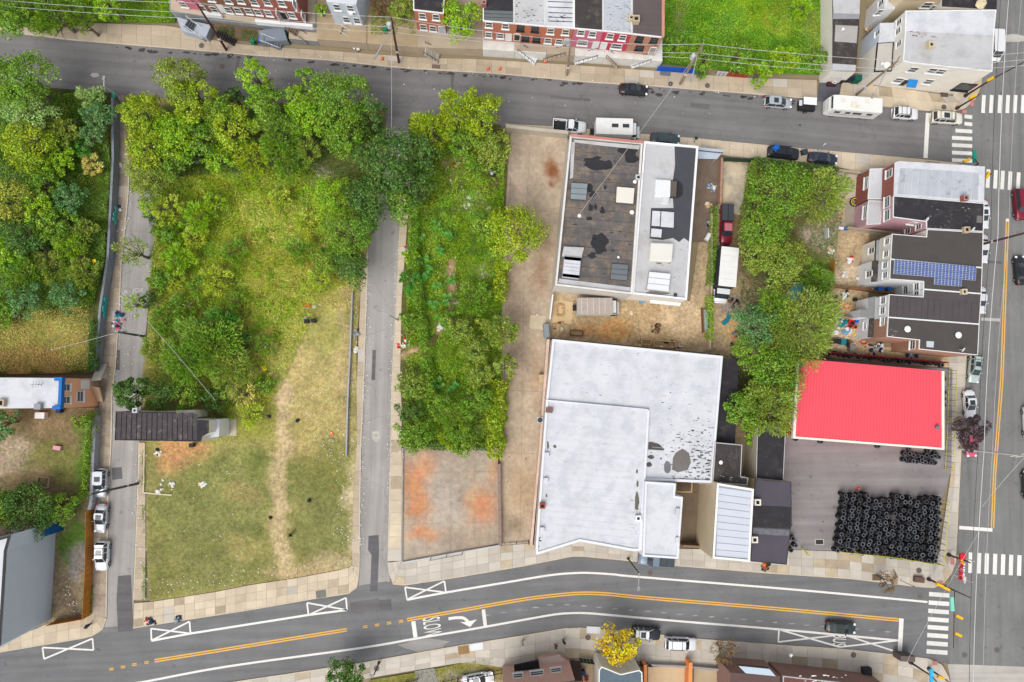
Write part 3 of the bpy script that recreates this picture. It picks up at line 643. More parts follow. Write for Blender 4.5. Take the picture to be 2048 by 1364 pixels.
sheet('south_road', [(x, y-7) for x, y in k_su]+list(reversed([(x, y+7) for x, y in k_sl]))+[(-400, 1520)], .012, asp_s, kind='structure')
sheet('east_road', [(1900, -300), (2700, -300), (2700, 1700), (1850, 1700), (1900, 1380), (1895, 1180), (1910, 1120), (1915, 960), (1930, 720), (1938, 430), (1900, 335), (1900, 222), (1960, 160)], .016, asp_e, kind='structure')
# repairs and stains in the road surface
patch_d = asphalt('asphalt_patch_dark', c(104, 102, 104), .1); patch_l = asphalt('asphalt_patch_light', c(182, 178, 170), .1)
for pts, mt in (([(236, 1152), (262, 1150), (264, 1200), (267, 1262), (236, 1264), (233, 1200)], patch_d), ([(737, 1072), (757, 1070), (758, 1100), (755, 1182), (740, 1183), (743, 1110), (736, 1100)], patch_d),
                ([(758, 1200), (782, 1198), (784, 1220), (760, 1222)], patch_d), ([(224, 936), (243, 934), (245, 957), (225, 960)], patch_d),
                (blob_px(752, 872, 9, 12), patch_l), (blob_px(190, 150, 9, 5), patch_l), (blob_px(2030, 76, 26, 8), patch_l), ([(1895, 1328), (2060, 1334), (2060, 1364), (1905, 1380)], patch_l),
                (blob_px(850, 1290, 45, 14), asphalt('asphalt_sand', c(150, 148, 145), .05)), ([(700, 1205), (758, 1196), (762, 1215), (720, 1228), (702, 1225)], asphalt('asphalt_patch_mid', c(110, 108, 108), .1))):
    struct(sheet('road_patch', pts, .020, mt))
oil = M('oil_stain', c(70, 66, 66), .7, .3, 1.5)
m = MB(); rr = random.Random(3)
kn = [(0, 62), (140, 80), (420, 103), (650, 120), (1000, 148), (1300, 172), (1640, 200), (1860, 222)]
for _ in range(90):
    x = rr.uniform(230, 1700); y = at_px(kn, 0, x)[1]+rr.choice((rr.uniform(3, 14), rr.uniform(3, 9))); a = rr.uniform(.8, 4.5)
    m.poly([P2(q, .021) for q in reversed(blob_px(x, y, a*1.6, a*.7, 9, .5, rr))])
for x, y, a in ((284, 100, 8), (300, 103, 6), (610, 137, 5), (777, 139, 4), (1290, 178, 6), (1318, 190, 6), (1600, 250, 3)): m.poly([P2(q, .0215) for q in reversed(blob_px(x, y, a, a*.6, 12, .5, rr))])
o = m.build('oil_stains', oil); o['kind'] = 'structure'
for pts in ([(470, 140), (476, 112), (481, 112), (475, 141)], [(902, 150), (908, 150), (906, 205), (900, 205)], [(1100, 190), (1180, 197), (1180, 203), (1100, 196)], [(1380, 215), (1382, 205), (1420, 209), (1418, 219)], [(1960, 520), (2004, 523), (2004, 528), (1960, 525)], [(1962, 635), (2000, 637), (2000, 643), (1962, 641)], [(745, 700), (752, 700), (750, 760), (743, 760)], [(1900, 900), (1900, 900), (1900, 901), (1899, 901)], [(230, 700), (240, 700), (239, 740), (229, 740)]): struct(sheet('utility_cut', pts, .0195, patch_d if pts[0][0] != 1962 else patch_l))
# manholes
for i, (px, py, lb) in enumerate(((1098, 1137, 'round iron manhole cover in the south road near the bend'), (1300, 1146, 'round iron manhole cover in the road below the tonneau pickup'), (1840, 1192, 'round manhole cover beside the upper crosswalk bar'), (1929, 1310, 'round manhole cover in the middle of the lower right junction'), (1994, 1300, 'dark round manhole cover near the right border of the junction'), (444, 132, 'pale round manhole cover in the north road beside the treetops'), (887, 145, 'small square white valve cover in the north road'), (1176, 1275, 'brown round manhole cover on the sidewalk left of the yellow tree'), (1707, 1310, 'dark round manhole cover in the lower sidewalk slabs'), (403, 91, 'round iron manhole cover on the upper sidewalk beside the pole'), (1415, 171, 'round iron manhole cover on the sidewalk below the green lot'), (1888, 214, 'round iron manhole cover on the upper right corner sidewalk'), (1838, 1141, 'pale round cover on the sidewalk by the tyre lot corner'), (753, 1337, 'dark round cover near the lower sidewalk'))):
    zz = .026 if i in (0, 1, 2, 3, 4, 5, 6) else .165
    p = P(px, py, zz); t = tag(MB().tube((p.x, p.y, zz-.1), (p.x, p.y, zz), .42, .42, 16).build('manhole_cover', M('iron_cover', c(105, 98, 92), .6, .2)), lb, 'manhole cover', 'manhole covers')
# ---- painted road markings ----
wp = M('white_road_paint', c(232, 230, 224), .8, .1, 2.0, rnd=.1); yp = M('yellow_road_paint', c(230, 178, 84), .8, .12, 2.0)
ZM = .024; MK = [0]
def mark(name, items, mat):
    """each marking is an object of its own; items = list of polylines with widths in px"""
    for pts, wpx in items:
        MK[0] = (MK[0]+1) % 9; b = MB(); line_px(b, pts, wpx, ZM+.0012*MK[0]); struct(b.build(name, mat))
up = smooth_line([(381, 1267), (620, 1229)]); 
mark('lane_line', [([(303, 1281.5), (381, 1267), (616, 1230), (694, 1220)], 4), (smooth_line([(814, 1199.6), (892, 1185), (1005, 1166), (1098, 1150.6), (1145, 1146.4), (1178, 1145.8), (1230, 1149), (1275, 1153.6), (1598, 1180), (1855, 1204)]), 4),
     (smooth_line([(200, 1378), (289, 1363.5), (454, 1333), (718, 1296.5), (829, 1277.6), (934, 1260), (1051, 1239), (1110, 1228.8), (1145, 1226.2), (1178, 1226.6), (1230, 1231), (1365, 1243), (1558, 1258.7), (1796, 1281)]), 4)], wp)
for a, b, c_, d in (((302, 1257), (379, 1243), (381, 1267), (303, 1281)), ((614, 1205.6), (692, 1195.5), (694, 1220), (617, 1230)), ((810, 1174.5), (888.7, 1162), (892, 1185), (814, 1199)), ((85, 1295), (185, 1277), (187, 1300), (88, 1318))):
    mark('hatched_box_line', [([a, d], 3), ([b, c_], 3), ([a, c_], 3), ([d, b], 3)], wp)
mark('bus_zone_line', [([(1558, 1259), (1556.5, 1284)], 3), ([(1558, 1259), (1679, 1294)], 3), ([(1679, 1294), (1796, 1281)], 3), ([(1556.5, 1284), (1668, 1271)], 3), ([(1693, 1271), (1797, 1305)], 3)], wp)
mark('stop_line', [([(1803, 1237), (1799.5, 1307)], 9), ([(1918.5, 1055), (1985, 1060)], 7), ([(1856, 226), (1851, 316)], 9), ([(826.6, 1242.5), (831, 1274.6)], 8), ([(966.7, 1219), (970.7, 1252.3)], 7)], wp)
for y in (1189, 1206, 1222.5, 1239, 1255, 1271, 1287, 1303.5):
    f = (y-1189)/114; mark('crosswalk_bar', [([(1858-5*f, y-1), (1899-4*f, y+2)], 8.5)], wp)
for i, x in enumerate((1941, 1958, 1973.4, 1990, 2006, 2022, 2038.5, 2055)): mark('crosswalk_bar', [([(x+.6, 1105+i*.9), (x-.6, 1146+i*.9)], 8.5)], wp)
for x in (1967, 1982.6, 1999.6, 2015.5, 2030.4, 2046): mark('crosswalk_bar', [([(x+1, 190), (x-1, 226)], 8)], wp)
for i, y in enumerate((233.5, 248, 262, 276.5, 291, 306, 321)): mark('crosswalk_bar', [([(1929 if i < 2 else 1911 if i < 3 else 1904, y-1), (1944.5, y+1)], 8)], wp)
for x in (1976, 1991, 2005, 2020, 2036.6): mark('crosswalk_bar', [([(x+1, 340+(x-1990)*.1), (x-1, 377+(x-1990)*.1)], 8)], wp)
def dbl(pts, off=2.2, wd=2.6):
    q = [Vector(p).to_3d() for p in pts]; res = []
    for s in (-1, 1):
        l = []
        for i, p in enumerate(q):
            d = (q[min(i+1, len(q)-1)]-q[max(i-1, 0)]).normalized(); l.append((p.x-d.y*off*s, p.y+d.x*off*s))
        res.append((l, wd))
    mark('centre_line', res, yp)
dbl([(309, 1321.6), (694, 1259.5)]); dbl(smooth_line([(814, 1239.5), (934, 1218.6), (1051, 1198), (1133.6, 1188.4), (1173.7, 1186.4), (1218.6, 1188.4), (1297, 1196), (1560, 1218), (1798, 1240)]))
for x, y in ((223, 1338), (246, 1334), (269, 1329), (293, 1325), (730.5, 1253.5), (754, 1250), (778, 1246), (802, 1242.5)): dbl([(x-4.5, y+.8), (x+4.5, y-.8)], 1.6, 1.8)
dbl([(2015, 438), (2003.5, 760), (1989, 950), (1985, 1056)]); dbl([(2150, 1200), (2140, 1500)])
mark('kerb_paint_line', [([(2012, 440), (2018, 440.5)], 6)], wp)
def text_px(name, txt, px, py, ang, hpx, wpx_total, mat, z=ZM+.013, parent=None, extrude=0, bold=0):
    cu = bpy.data.curves.new(name, 'FONT'); cu.body = txt; cu.align_x = 'CENTER'; cu.align_y = 'CENTER'; cu.offset = bold; cu.extrude = extrude
    tmp = bpy.data.objects.new('t', cu); COL.objects.link(tmp); bpy.context.view_layer.update()
    me = bpy.data.meshes.new_from_object(tmp); bpy.data.objects.remove(tmp, do_unlink=True); me.name = name
    xs = [v.co.x for v in me.vertices]; ys = [v.co.y for v in me.vertices]; sx = (wpx_total/13)/(max(xs)-min(xs)); sy = (hpx/13)/(max(ys)-min(ys)); cx = (max(xs)+min(xs))/2; cy = (max(ys)+min(ys))/2
    for v in me.vertices: v.co.x = (v.co.x-cx)*sx; v.co.y = (v.co.y-cy)*sy
    me.materials.clear(); me.materials.append(mat); p = P(px, py, z); o = link(name, me, parent, False, (p.x, p.y, z), ang); return o
struct(text_px('road_lettering', 'SLOW', 864.5, 1254, math.radians(-82), 34, 36, wp)); struct(text_px('road_lettering', 'BUS', 1679, 1281, math.radians(-95), 27, 22, wp))
struct(text_px('chalk_lettering', 'JOE', 275.5, 582, math.radians(2), 11, 23, M('chalk', c(205, 203, 200), var=.3, scale=3)))
struct(text_px('chalk_lettering', 'P', 251, 586, math.radians(-15), 10, 6, M('chalk', c(205, 203, 200))))
# turn arrow
b = MB(); arc = smooth_line([(897, 1237.5), (912, 1235.5), (926, 1236), (935, 1242), (938, 1247)], 5); line_px(b, arc, 5.5, ZM); b.poly([P2(p, ZM+.003) for p in ((920, 1244), (940, 1254), (954, 1238.5), (940, 1242), (936, 1240), (930, 1244))][::-1]); struct(b.build('turn_arrow', wp))
mk = M('faded_paint', c(165, 163, 160), var=.3, scale=3)
for i in range(26):
    x = 975+i*32; y = 1230+(-22*min(1, (x-975)/140))+max(0, x-1120)*.085-abs(x-1120)*.0; struct(sheet('faded_dash', blob_px(x, y, 7, 1, 8, .5), ZM, mk))
# ================= LOTS =================
gr_d = c(120, 128, 70); dry = c(176, 160, 105); dirt = c(170, 140, 105); dirt2 = c(140, 118, 92); lush = c(84, 118, 40); yel = c(178, 172, 78); dark = c(72, 78, 38); pathc = c(190, 168, 130)
stone = M('retaining_stone', c(150, 152, 158), .95, .3, 1.2, bump=.8, fine=5, bdist=.1)
bluewall = M('retaining_wall_paint', c(140, 147, 158), .9, .25, .8, bump=.5, fine=5)
conc = M('concrete', c(188, 172, 150), .9, .16, .35, bump=.25, fine=6, rnd=.22); conc_y = M('concrete_warm', c(208, 192, 168), .9, .2, .3, bump=.25, fine=6, rnd=.18); conc_g = M('concrete_cool', c(196, 188, 176), .9, .14, .4, bump=.25, rnd=.25)
lot('west_wild_lot', [(-200, 150), (110, 176), (222, 186), (226, 330), (214, 520), (198, 620), (188, 745), (-200, 752)], 1.5, dark, [(90, 690, 95, 60, c(150, 140, 78), 1), (60, 720, 80, 26, c(165, 125, 88), .8), (200, 380, 22, 120, c(120, 108, 62), .8), (100, 560, 90, 40, lush, .7)], skirt=(0, bluewall))
lot('west_yard', [(-200, 815), (190, 815), (186, 1000), (170, 1040), (-200, 1050)], 1.2, c(116, 102, 76), [(110, 860, 50, 30, c(135, 115, 88), .8), (30, 910, 45, 36, c(168, 150, 130), .9), (110, 925, 60, 35, c(118, 118, 66), .9), (60, 950, 40, 20, c(150, 130, 100), .6), (160, 940, 14, 90, lush, .8)], skirt=(0, stone))
lot('side_yard', [(-60, 1030), (188, 1020), (184, 1228), (100, 1246), (-60, 1300)], .12, c(138, 122, 98), [(130, 1090, 14, 40, lush, .9), (150, 1120, 18, 30, c(150, 148, 146), .6), (160, 1060, 22, 30, lush, .9), (140, 1200, 22, 25, c(110, 95, 78), .8), (182, 1190, 9, 40, lush, .9)])
pathx = [(560, 770), (566, 850), (566, 900), (562, 1000), (562, 1060), (568, 1140)]
bl = [(470, 1060, 60, 26, c(84, 92, 52), .8), (660, 1000, 30, 50, c(90, 96, 56), .7), (350, 1090, 30, 30, c(150, 138, 92), .7), (520, 930, 26, 30, c(96, 110, 52), .7), (702, 1020, 9, 110, c(205, 186, 152), .8), (410, 940, 50, 24, c(98, 110, 56), .7), (600, 960, 22, 60, c(104, 108, 60), .6), (420, 480, 120, 150, c(140, 148, 62), 1), (470, 440, 90, 100, yel, .8), (560, 560, 110, 120, c(168, 156, 84), 1), (620, 740, 90, 120, dry, 1), (640, 640, 60, 60, c(150, 148, 80), .8), (620, 860, 80, 60, c(168, 152, 98), 1), (360, 915, 55, 34, c(190, 142, 100), 1), (485, 985, 34, 24, c(196, 156, 112), 1), (420, 1000, 130, 80, c(126, 128, 78), .75), (400, 1120, 110, 60, c(122, 122, 74), .8), (640, 1060, 55, 90, c(122, 122, 74), .85), (660, 930, 45, 60, c(122, 122, 66), .7), (500, 820, 55, 60, c(140, 140, 64), .9), (330, 1160, 40, 40, c(128, 124, 72), .7), (480, 1090, 40, 30, dry, .5), (670, 1130, 50, 20, c(176, 158, 120), .8), (600, 1150, 60, 18, c(172, 150, 112), .9), (625, 345, 34, 16, c(190, 175, 160), .9), (380, 300, 60, 60, dark, .9), (640, 250, 150, 60, dark, .9), (300, 1030, 14, 160, c(140, 132, 84), .6), (690, 700, 15, 200, c(170, 150, 110), .6)]
for x, y in resample(pathx, 16): bl.append((x, y, 15, 26, pathc, .8))
lot('vacant_field', [(245, 192), (560, 205), (700, 212), (770, 222), (772, 300), (742, 470), (722, 560), (713, 700), (714, 880), (706, 1000), (704, 1130), (690, 1137), (600, 1154), (500, 1169), (430, 1183), (300, 1203), (292, 1100), (292, 1000), (290, 884), (284, 760), (296, 640), (310, 450), (306, 380), (262, 380)], .16, c(142, 136, 82), bl)
lot('overgrown_lot', [(815, 235), (1000, 250), (1016, 270), (1006, 560), (1010, 900), (808, 896), (800, 760), (803, 600), (812, 480), (830, 380)], .16, c(92, 92, 48), [(905, 330, 30, 30, dirt, .9), (905, 560, 8, 60, c(172, 145, 108), .9), (880, 640, 26, 26, c(176, 150, 115), .9), (850, 700, 50, 12, c(186, 155, 120), .9), (950, 410, 40, 26, c(150, 138, 110), .8), (960, 540, 26, 20, c(160, 148, 125), .8), (960, 760, 30, 20, dirt, .6), (850, 590, 30, 50, lush, .8), (900, 460, 60, 60, lush, .6), (870, 810, 20, 20, c(150, 120, 100), .8), (970, 855, 20, 12, c(160, 130, 110), .8)])
lot('north_east_lot', [(1322, -160), (1655, -160), (1650, 150), (1500, 146), (1326, 128)], .16, c(86, 128, 38), [(1500, 20, 60, 40, c(130, 160, 30), .9), (1560, 30, 30, 40, c(150, 150, 60), .7), (1620, 60, 20, 60, c(150, 130, 90), .7), (1360, 40, 10, 60, c(130, 120, 95), .9), (1410, 60, 50, 50, c(70, 125, 30), .8)])
lot('hillside', [(-200, -160), (352, -160), (350, 46), (200, 44), (90, 60), (-200, 20)], .3, c(80, 112, 40), [(290, 25, 60, 22, c(96, 140, 42), .9)])
lot('back_yards', [(1100, 575), (1285, 590), (1380, 602), (1395, 500), (1420, 320), (1450, 318), (1740, 345), (1740, 400), (1736, 690), (1900, 705), (1900, 735), (1570, 712), (1570, 860), (1440, 880), (1440, 708), (1100, 676)], .10, c(178, 156, 124), [(1270, 650, 160, 45, c(182, 156, 118), .9), (1210, 655, 60, 14, c(196, 148, 90), .8), (1370, 630, 50, 50, c(200, 175, 140), .9), (1410, 400, 14, 90, c(115, 98, 82), .95), (1405, 550, 22, 70, c(172, 150, 120), .8), (1465, 650, 22, 40, c(205, 170, 120), .9), (1460, 600, 22, 20, c(150, 140, 132), .9), (1560, 450, 120, 140, c(110, 98, 60), .9), (1640, 480, 40, 30, c(170, 152, 135), .9), (1640, 560, 40, 40, c(96, 118, 50), .8), (1700, 545, 40, 18, c(190, 170, 145), .9), (1680, 610, 50, 20, c(150, 140, 100), .7), (1690, 670, 40, 20, c(200, 180, 150), .9), (1600, 720, 200, 10, c(80, 65, 58), .8), (1540, 800, 90, 80, c(80, 78, 50), .9)])
# concrete slabs and yards
struct(sheet('dirt_drive', [(1384, 296), (1440, 310), (1434, 400), (1430, 484), (1370, 484)], .14, M('brown_dirt', c(122, 106, 94), .95, .3, .5, bump=.4)))
gv = M('concrete_stained', c(178, 160, 138), .9, .18, .12, bump=.2, col2=c(198, 130, 84), thr=(.5, .66))
o = lot('stained_slab', [(806, 893), (996, 896), (998, 1088), (805, 1124)],   .2, c(174, 160, 142), [(838, 965, 32, 64, c(204, 138, 94), .8), (835, 1020, 22, 30, c(204, 138, 94), .8), (850, 1070, 44, 12, c(204, 138, 94), .8), (966, 1012, 36, 44, c(204, 138, 94), .8), (985, 940, 12, 34, c(192, 145, 105), .7), (945, 985, 14, 40, c(198, 165, 130), .8), (890, 1010, 34, 70, c(182, 170, 156), .8), (850, 905, 60, 12, c(160, 135, 115), .7), (940, 1080, 60, 20, c(160, 140, 122), .7)], smooth=True)
alley = [(1022, 262), (1136, 276), (1122, 420), (1110, 560), (1100, 690), (1088, 800), (1075, 960), (1064, 1086), (1000, 1090), (1000, 900), (1004, 560), (1012, 400)]
lot('alley', alley, .18, c(188, 170, 148), [(1050, 350, 40, 90, c(178, 160, 140), .9), (1106, 338, 13, 26, c(140, 88, 55), 1), (1100, 370, 8, 12, c(142, 90, 58), 1), (1015, 380, 14, 60, c(130, 118, 108), .8), (1030, 620, 40, 200, c(150, 130, 110), .6), (1078, 540, 16, 60, c(150, 118, 92), .7), (1040, 980, 34, 90, c(186, 162, 132), .9), (1070, 740, 10, 90, c(182, 156, 126), .8), (1090, 480, 14, 30, c(125, 92, 70), .6), (1035, 1060, 30, 16, c(135, 118, 98), .7)], smooth=True)  # grey-brown blob at the upper left edge: overhanging tree's shadow painted into the colour
m = MB()
for pts in ([(1022, 330), (1012, 560), (1008, 900)], [(1060, 290), (1050, 480), (1046, 700), (1040, 1084)], [(1012, 640), (1098, 646)], [(1008, 905), (1082, 908)], [(1020, 440), (1118, 446)], [(1006, 780), (1090, 784)]): line_px(m, smooth_line(pts), .4, .186)
struct(m.build('slab_joint', M('joint', c(120, 100, 80)))); struct(sheet('light_slab', [(1061, 630), (1092, 632), (1088, 660), (1059, 656)], .188, M('light_concrete', c(205, 188, 160), var=.2)))
m = MB()
for k in range(1, 4): line_px(m, [(806+k*48, 895), (805+k*48, 1120-k*8)], .25, .206); line_px(m, [(806, 893+k*52), (997, 893+k*50)], .25, .206)
struct(m.build('slab_joint', M('joint')if 0 else MC['joint']))
lotm = asphalt('asphalt_lot', c(140, 134, 134, .8), .2)
struct(sheet('tyre_lot_pavement', [(1560, 712), (1600, 716), (1905, 738), (1903, 940), (1884, 1000), (1874, 1112), (1678, 1102), (1578, 1098), (1562, 960)], .15, lotm)); 
struct(sheet('garage_yard_slab', [(1447, 324), (1497, 330), (1490, 380), (1480, 430), (1446, 424)], .13, M('yard_concrete', c(205, 188, 160), .9, .25, .3, col2=c(168, 158, 145))))
struct(sheet('yard_slab', [(1672, 345), (1730, 352), (1728, 395), (1700, 396), (1672, 385)], .13, M('yard_concrete_b', c(196, 182, 164), .9, .15, .4)))
struct(sheet('yard_slab', [(1690, 402), (1728, 400), (1770, 460), (1760, 470), (1660, 456), (1690, 440)], .13, M('yard_concrete_c', c(158, 148, 132), .9, .2, .6)))
struct(sheet('black_driveway', [(1640, 162), (1683, 166), (1676, 205), (1634, 201)], .17, asphalt('asphalt_new', c(88, 88, 96), .1)))
struct(sheet('light_slab', [(438, 838), (472, 838), (473, 872), (438, 870)], .19, M('slab_behind', c(190, 180, 160), var=.2)))
# ================= SIDEWALKS =================
pavement('north_sidewalk', [(-140, 45), (0, 62), (140, 80), (420, 103), (520, 112), (650, 120), (800, 136), (1000, 148), (1180, 165), (1300, 172), (1400, 180), (1530, 190), (1634, 199)], [(-140, 18), (0, 34), (140, 44), (350, 52), (430, 82), (525, 93), (640, 100), (840, 115), (960, 118), (1150, 130), (1320, 142), (1480, 155), (1638, 160)], 84, 2, conc)
pavement('north_east_corner', [(1676, 204), (1760, 212), (1860, 222), (1915, 225), (1945, 208), (1962, 180), (1968, 120), (1972, 0)], [(1684, 164), (1750, 172), (1800, 176), (1905, 192), (1915, 186), (1918, 178), (1925, 120), (1930, 0)], 24, 2, conc_y)
pavement('upper_block_sidewalk', [(1010, 247), (1130, 254), (1290, 268), (1400, 277), (1480, 285), (1600, 296), (1700, 305), (1800, 314), (1900, 324), (1935, 330)], [(1012, 260), (1130, 272), (1290, 284), (1400, 297), (1450, 312), (1500, 316), (1590, 322), (1680, 335), (1742, 350), (1900, 362)], 46, 2, conc_y)
pavement('east_sidewalk', [(1935, 330), (1948, 345), (1944, 400), (1940, 430), (1933, 720), (1920, 960), (1913, 1100)], [(1903, 362), (1902, 370), (1902, 400), (1900, 430), (1898, 700), (1903, 940), (1880, 1100)], 44, 2, conc_g)
pavement('south_sidewalk', [(775, 1125), (781, 1168), (803, 1172), (911, 1156), (1051, 1132), (1151, 1112), (1257, 1122), (1350, 1132), (1538, 1147), (1700, 1158), (1834, 1174), (1870, 1176), (1897, 1160), (1912, 1130), (1913, 1100)], [(803, 1122), (804, 1124), (806, 1125), (900, 1108), (1000, 1090), (1064, 1086), (1165, 1082), (1265, 1096), (1400, 1098), (1578, 1099), (1680, 1103), (1870, 1128), (1876, 1124), (1878, 1118), (1880, 1101)], 72, 3, conc_g)
pavement('lower_sidewalk', [(440, 1368), (464, 1364), (720, 1326), (911, 1292), (1051, 1270), (1145, 1254), (1250, 1262), (1310, 1268), (1390, 1277), (1560, 1290), (1680, 1297), (1800, 1310), (1865, 1318), (1888, 1332), (1897, 1350), (1903, 1385)], [(560, 1404), (600, 1385), (760, 1352), (930, 1324), (1010, 1336), (1140, 1314), (1200, 1324), (1300, 1332), (1380, 1336), (1560, 1347), (1700, 1360), (1800, 1370), (1840, 1380), (1845, 1385), (1850, 1390), (1855, 1400)], 70, 3, conc_g)
pavement('field_sidewalk', [(266, 1257), (342, 1245), (433, 1231), (515, 1218), (629, 1198), (697, 1188), (716, 1174), (719, 1135)], [(268, 1206), (300, 1204), (430, 1184), (500, 1170), (600, 1155), (690, 1138), (700, 1134), (704, 1130)], 34, 3, conc_y)
pavement('west_sidewalk', [(246, 190), (258, 290), (258, 380), (250, 460), (243, 530), (239, 620), (231, 740), (225, 780), (223, 890), (217, 980), (215, 1100), (213, 1235)], [(236, 192), (240, 290), (235, 380), (224, 460), (218, 530), (212, 620), (203, 740), (198, 780), (195, 890), (190, 980), (186, 1100), (184, 1235)], 64, 2, M('dirty_concrete', c(170, 155, 138), .95, .32, .8, bump=.4, fine=4, rnd=.3))
pavement('lane_sidewalk', [(812, 300), (797, 480), (792, 600), (783, 760), (778, 1000), (775, 1122)], [(826, 300), (812, 480), (808, 600), (803, 760), (804, 1000), (803, 1122)], 48, 1, conc_y)
pavement('field_edge_sidewalk', [(737, 450), (735, 560), (727, 800), (722, 900), (719, 1135)], [(728, 450), (722, 560), (712, 800), (707, 900), (704, 1130)], 36, 1, conc)
pavement('narrow_sidewalk', [(277, 885), (274, 1000), (270, 1100), (266, 1200)], [(290, 885), (291, 1000), (291, 1100), (290, 1200)], 22, 1, conc)
pavement('lower_left_sidewalk', [(-100, 1330), (0, 1305), (90, 1290), (180, 1275), (204, 1262), (213, 1237)], [(-100, 1310), (0, 1288), (98, 1246), (175, 1230), (182, 1229), (184, 1228)], 20, 2, conc_y)
# brick dots: tactile plates on the corners
for i, (px, py) in enumerate(((1944, 206), (1929, 223), (1905, 1122), (1881, 1165), (1870, 1326))):
    p = P(px, py, .17); tag(MB().box((p.x, p.y, .16), (.8 if i in (1, 3, 4) else .6, .6 if i in (1, 3, 4) else 1.1, .03)).build('tactile_plate', M('tactile', c(196, 130, 125))), ('red tactile plate on the upper right corner, nearer the crosswalk bars', 'red tactile plate behind the cream SUV on the upper right corner', 'tall red tactile plate on the corner beside the tyre lot', 'tilted red tactile plate at the kerb under the traffic signal arm', 'red tactile plate on the lower right corner sidewalk')[i], 'tactile plate', 'red tactile plates at the corners')
# ================= BUILDINGS =================
tar = M('tar_roof', c(66, 62, 62), .9, .3, .5, bump=.3, fine=6, col2=c(92, 84, 78), thr=(.5, .62)); tarb = M('black_roof', c(52, 50, 54), .85, .25, .5, bump=.2, col2=c(76, 73, 74), thr=(.52, .68))
mem = M('white_membrane', c(211, 213, 218), .65, .075, .3, bump=.2, fine=4, col2=c(196, 199, 204), thr=(.45, .6)); grayroof = M('grey_coated_roof', c(192, 192, 194), .7, .1, .3, col2=c(178, 176, 174), thr=(.5, .65))
flake = M('exposed_tar', c(84, 80, 78), .9, .25, 2); shiny = M('silver_coating', c(182, 186, 194), .5, .1, .6, rnd=.1, col2=c(150, 150, 155), thr=(.55, .68)); darkpatch = M('fresh_tar', c(46, 46, 50), .7, .15, 1)
brk = brick('brick_orange', c(208, 106, 72), c(185, 150, 125)); brk2 = brick('brick_brown', c(150, 92, 66), c(140, 120, 100)); brk3 = brick('brick_red', c(168, 74, 60), c(160, 130, 120)); brp = brick('brick_pink', c(226, 168, 152), c(215, 195, 185))
pink = M('pink_paint', c(206, 120, 140), .8, .08); rosy = M('rose_paint', c(200, 70, 92), .8, .08); palepink = M('pale_pink_paint', c(208, 165, 175), .8, .08)
wht = M('white_wall', c(240, 241, 244), .8, .07); crm = M('cream_wall', c(206, 190, 160), .85, .1, .4); crmw = M('cream_white_wall', c(238, 232, 220), .85, .08); gryw = M('grey_render', c(160, 158, 154), .9, .15, .6); palebl = M('pale_blue_siding', c(205, 215, 228), .8, .05)
orw = M('orange_wall', c(250, 186, 146), .85, .06); sand = M('sandy_render', c(190, 172, 145), .9, .12)
metalbl = M('pale_metal', c(202, 208, 218), .5, .05, rnd=.05); blackm = M('black_trim', c(40, 40, 42), .6, .1); bluem = M('blue_cornice', c(30, 110, 190), .6, .08)
# --- north row on its terrace ---
TZ = 2.3
def terrace(label, base_px, z=TZ, mat=None, cat='terrace', top=None):
    q = [P2(p, .12) for p in base_px]; t = thing('terrace', label, cat, (q[0].x, q[0].y, 0.1), 0, 'raised front terraces of the north row')
    MB().prism(q, 0, z).build('terrace_wall', mat or stone, t)
    inn = [p+(sum(q, Vector())/len(q)-p)*.02 for p in q]
    MB().prism(inn, z, z+.03).build('terrace_slab', top or conc, t); return t
def stairs(label, p0, p1, z0, z1, wd=1.1, mat=None, rail=True, group='outdoor stairs', n=None, railm=None, dy=3):
    a = P(p0[0], p0[1], z0); b = P(p1[0], p1[1]+dy, z1); n = n or max(5, int(abs(z1-z0)/.2)); d = Vector((b.x-a.x, b.y-a.y, 0)); L_ = d.length; d.normalize(); rz = math.atan2(d.y, d.x)
    t = thing('stairs', label, 'stairs', (a.x, a.y, min(z0, z1)), 0, group); mat = mat or conc
    for i in range(n):
        q = a.lerp(b, (i+.5)/n); top = z0+(z1-z0)*(i+1)/n
        MB().box((q.x, q.y, top-.15), (L_/n*.92, wd, .3), rz).build('step', mat, t)
    MB().add([a+Vector((-d.y, d.x, 0))*wd*.4-Vector((0, 0, .2)), a-Vector((-d.y, d.x, 0))*wd*.4-Vector((0, 0, .2)), b-Vector((-d.y, d.x, 0))*wd*.4-Vector((0, 0, .35)), b+Vector((-d.y, d.x, 0))*wd*.4-Vector((0, 0, .35))], [(0, 1, 2, 3)]).build('stringer', mat, t)
    if rail:
        for s in (-1, 1):
            nrm = Vector((-d.y, d.x, 0))*wd*.5*s; r_ = MB(); r_.tube(a+nrm+Vector((0, 0, .9)), b+nrm+Vector((0, 0, .9)), .045)
            for i in range(6): q = a.lerp(b, i/5)+nrm; r_.tube(q, q+Vector((0, 0, .9)), .03, .03, 4)
            r_.build('railing', railm or M('iron_rail', c(70, 66, 64), .6, .1), t)
    return t
terrace('rough stone terrace under the brown and red brick houses at the upper left', [(352, 36), (432, 50), (525, 62), (640, 74), (640, -40), (352, -40)])
terrace('low brown soil bed with rubbish behind the leaning utility pole', [(432, 50.5), (525, 62.5), (523, 86), (434, 74)], 1.0, M('brown_terrace', c(140, 120, 98), .95, .3, 1), top=M('brown_bed', c(112, 96, 76), .95, .35, 1.2))
terrace('rough stone ledge below the red corner house', [(583, 69), (640, 74.5), (640, 92), (583, 86)], 1.5)
terrace('weathered concrete terrace in front of the pale blue house', [(640.5, 92), (738, 99), (738, -40), (640.5, -40)], mat=conc, top=M('terrace_dirt', c(178, 158, 128), .9, .2))
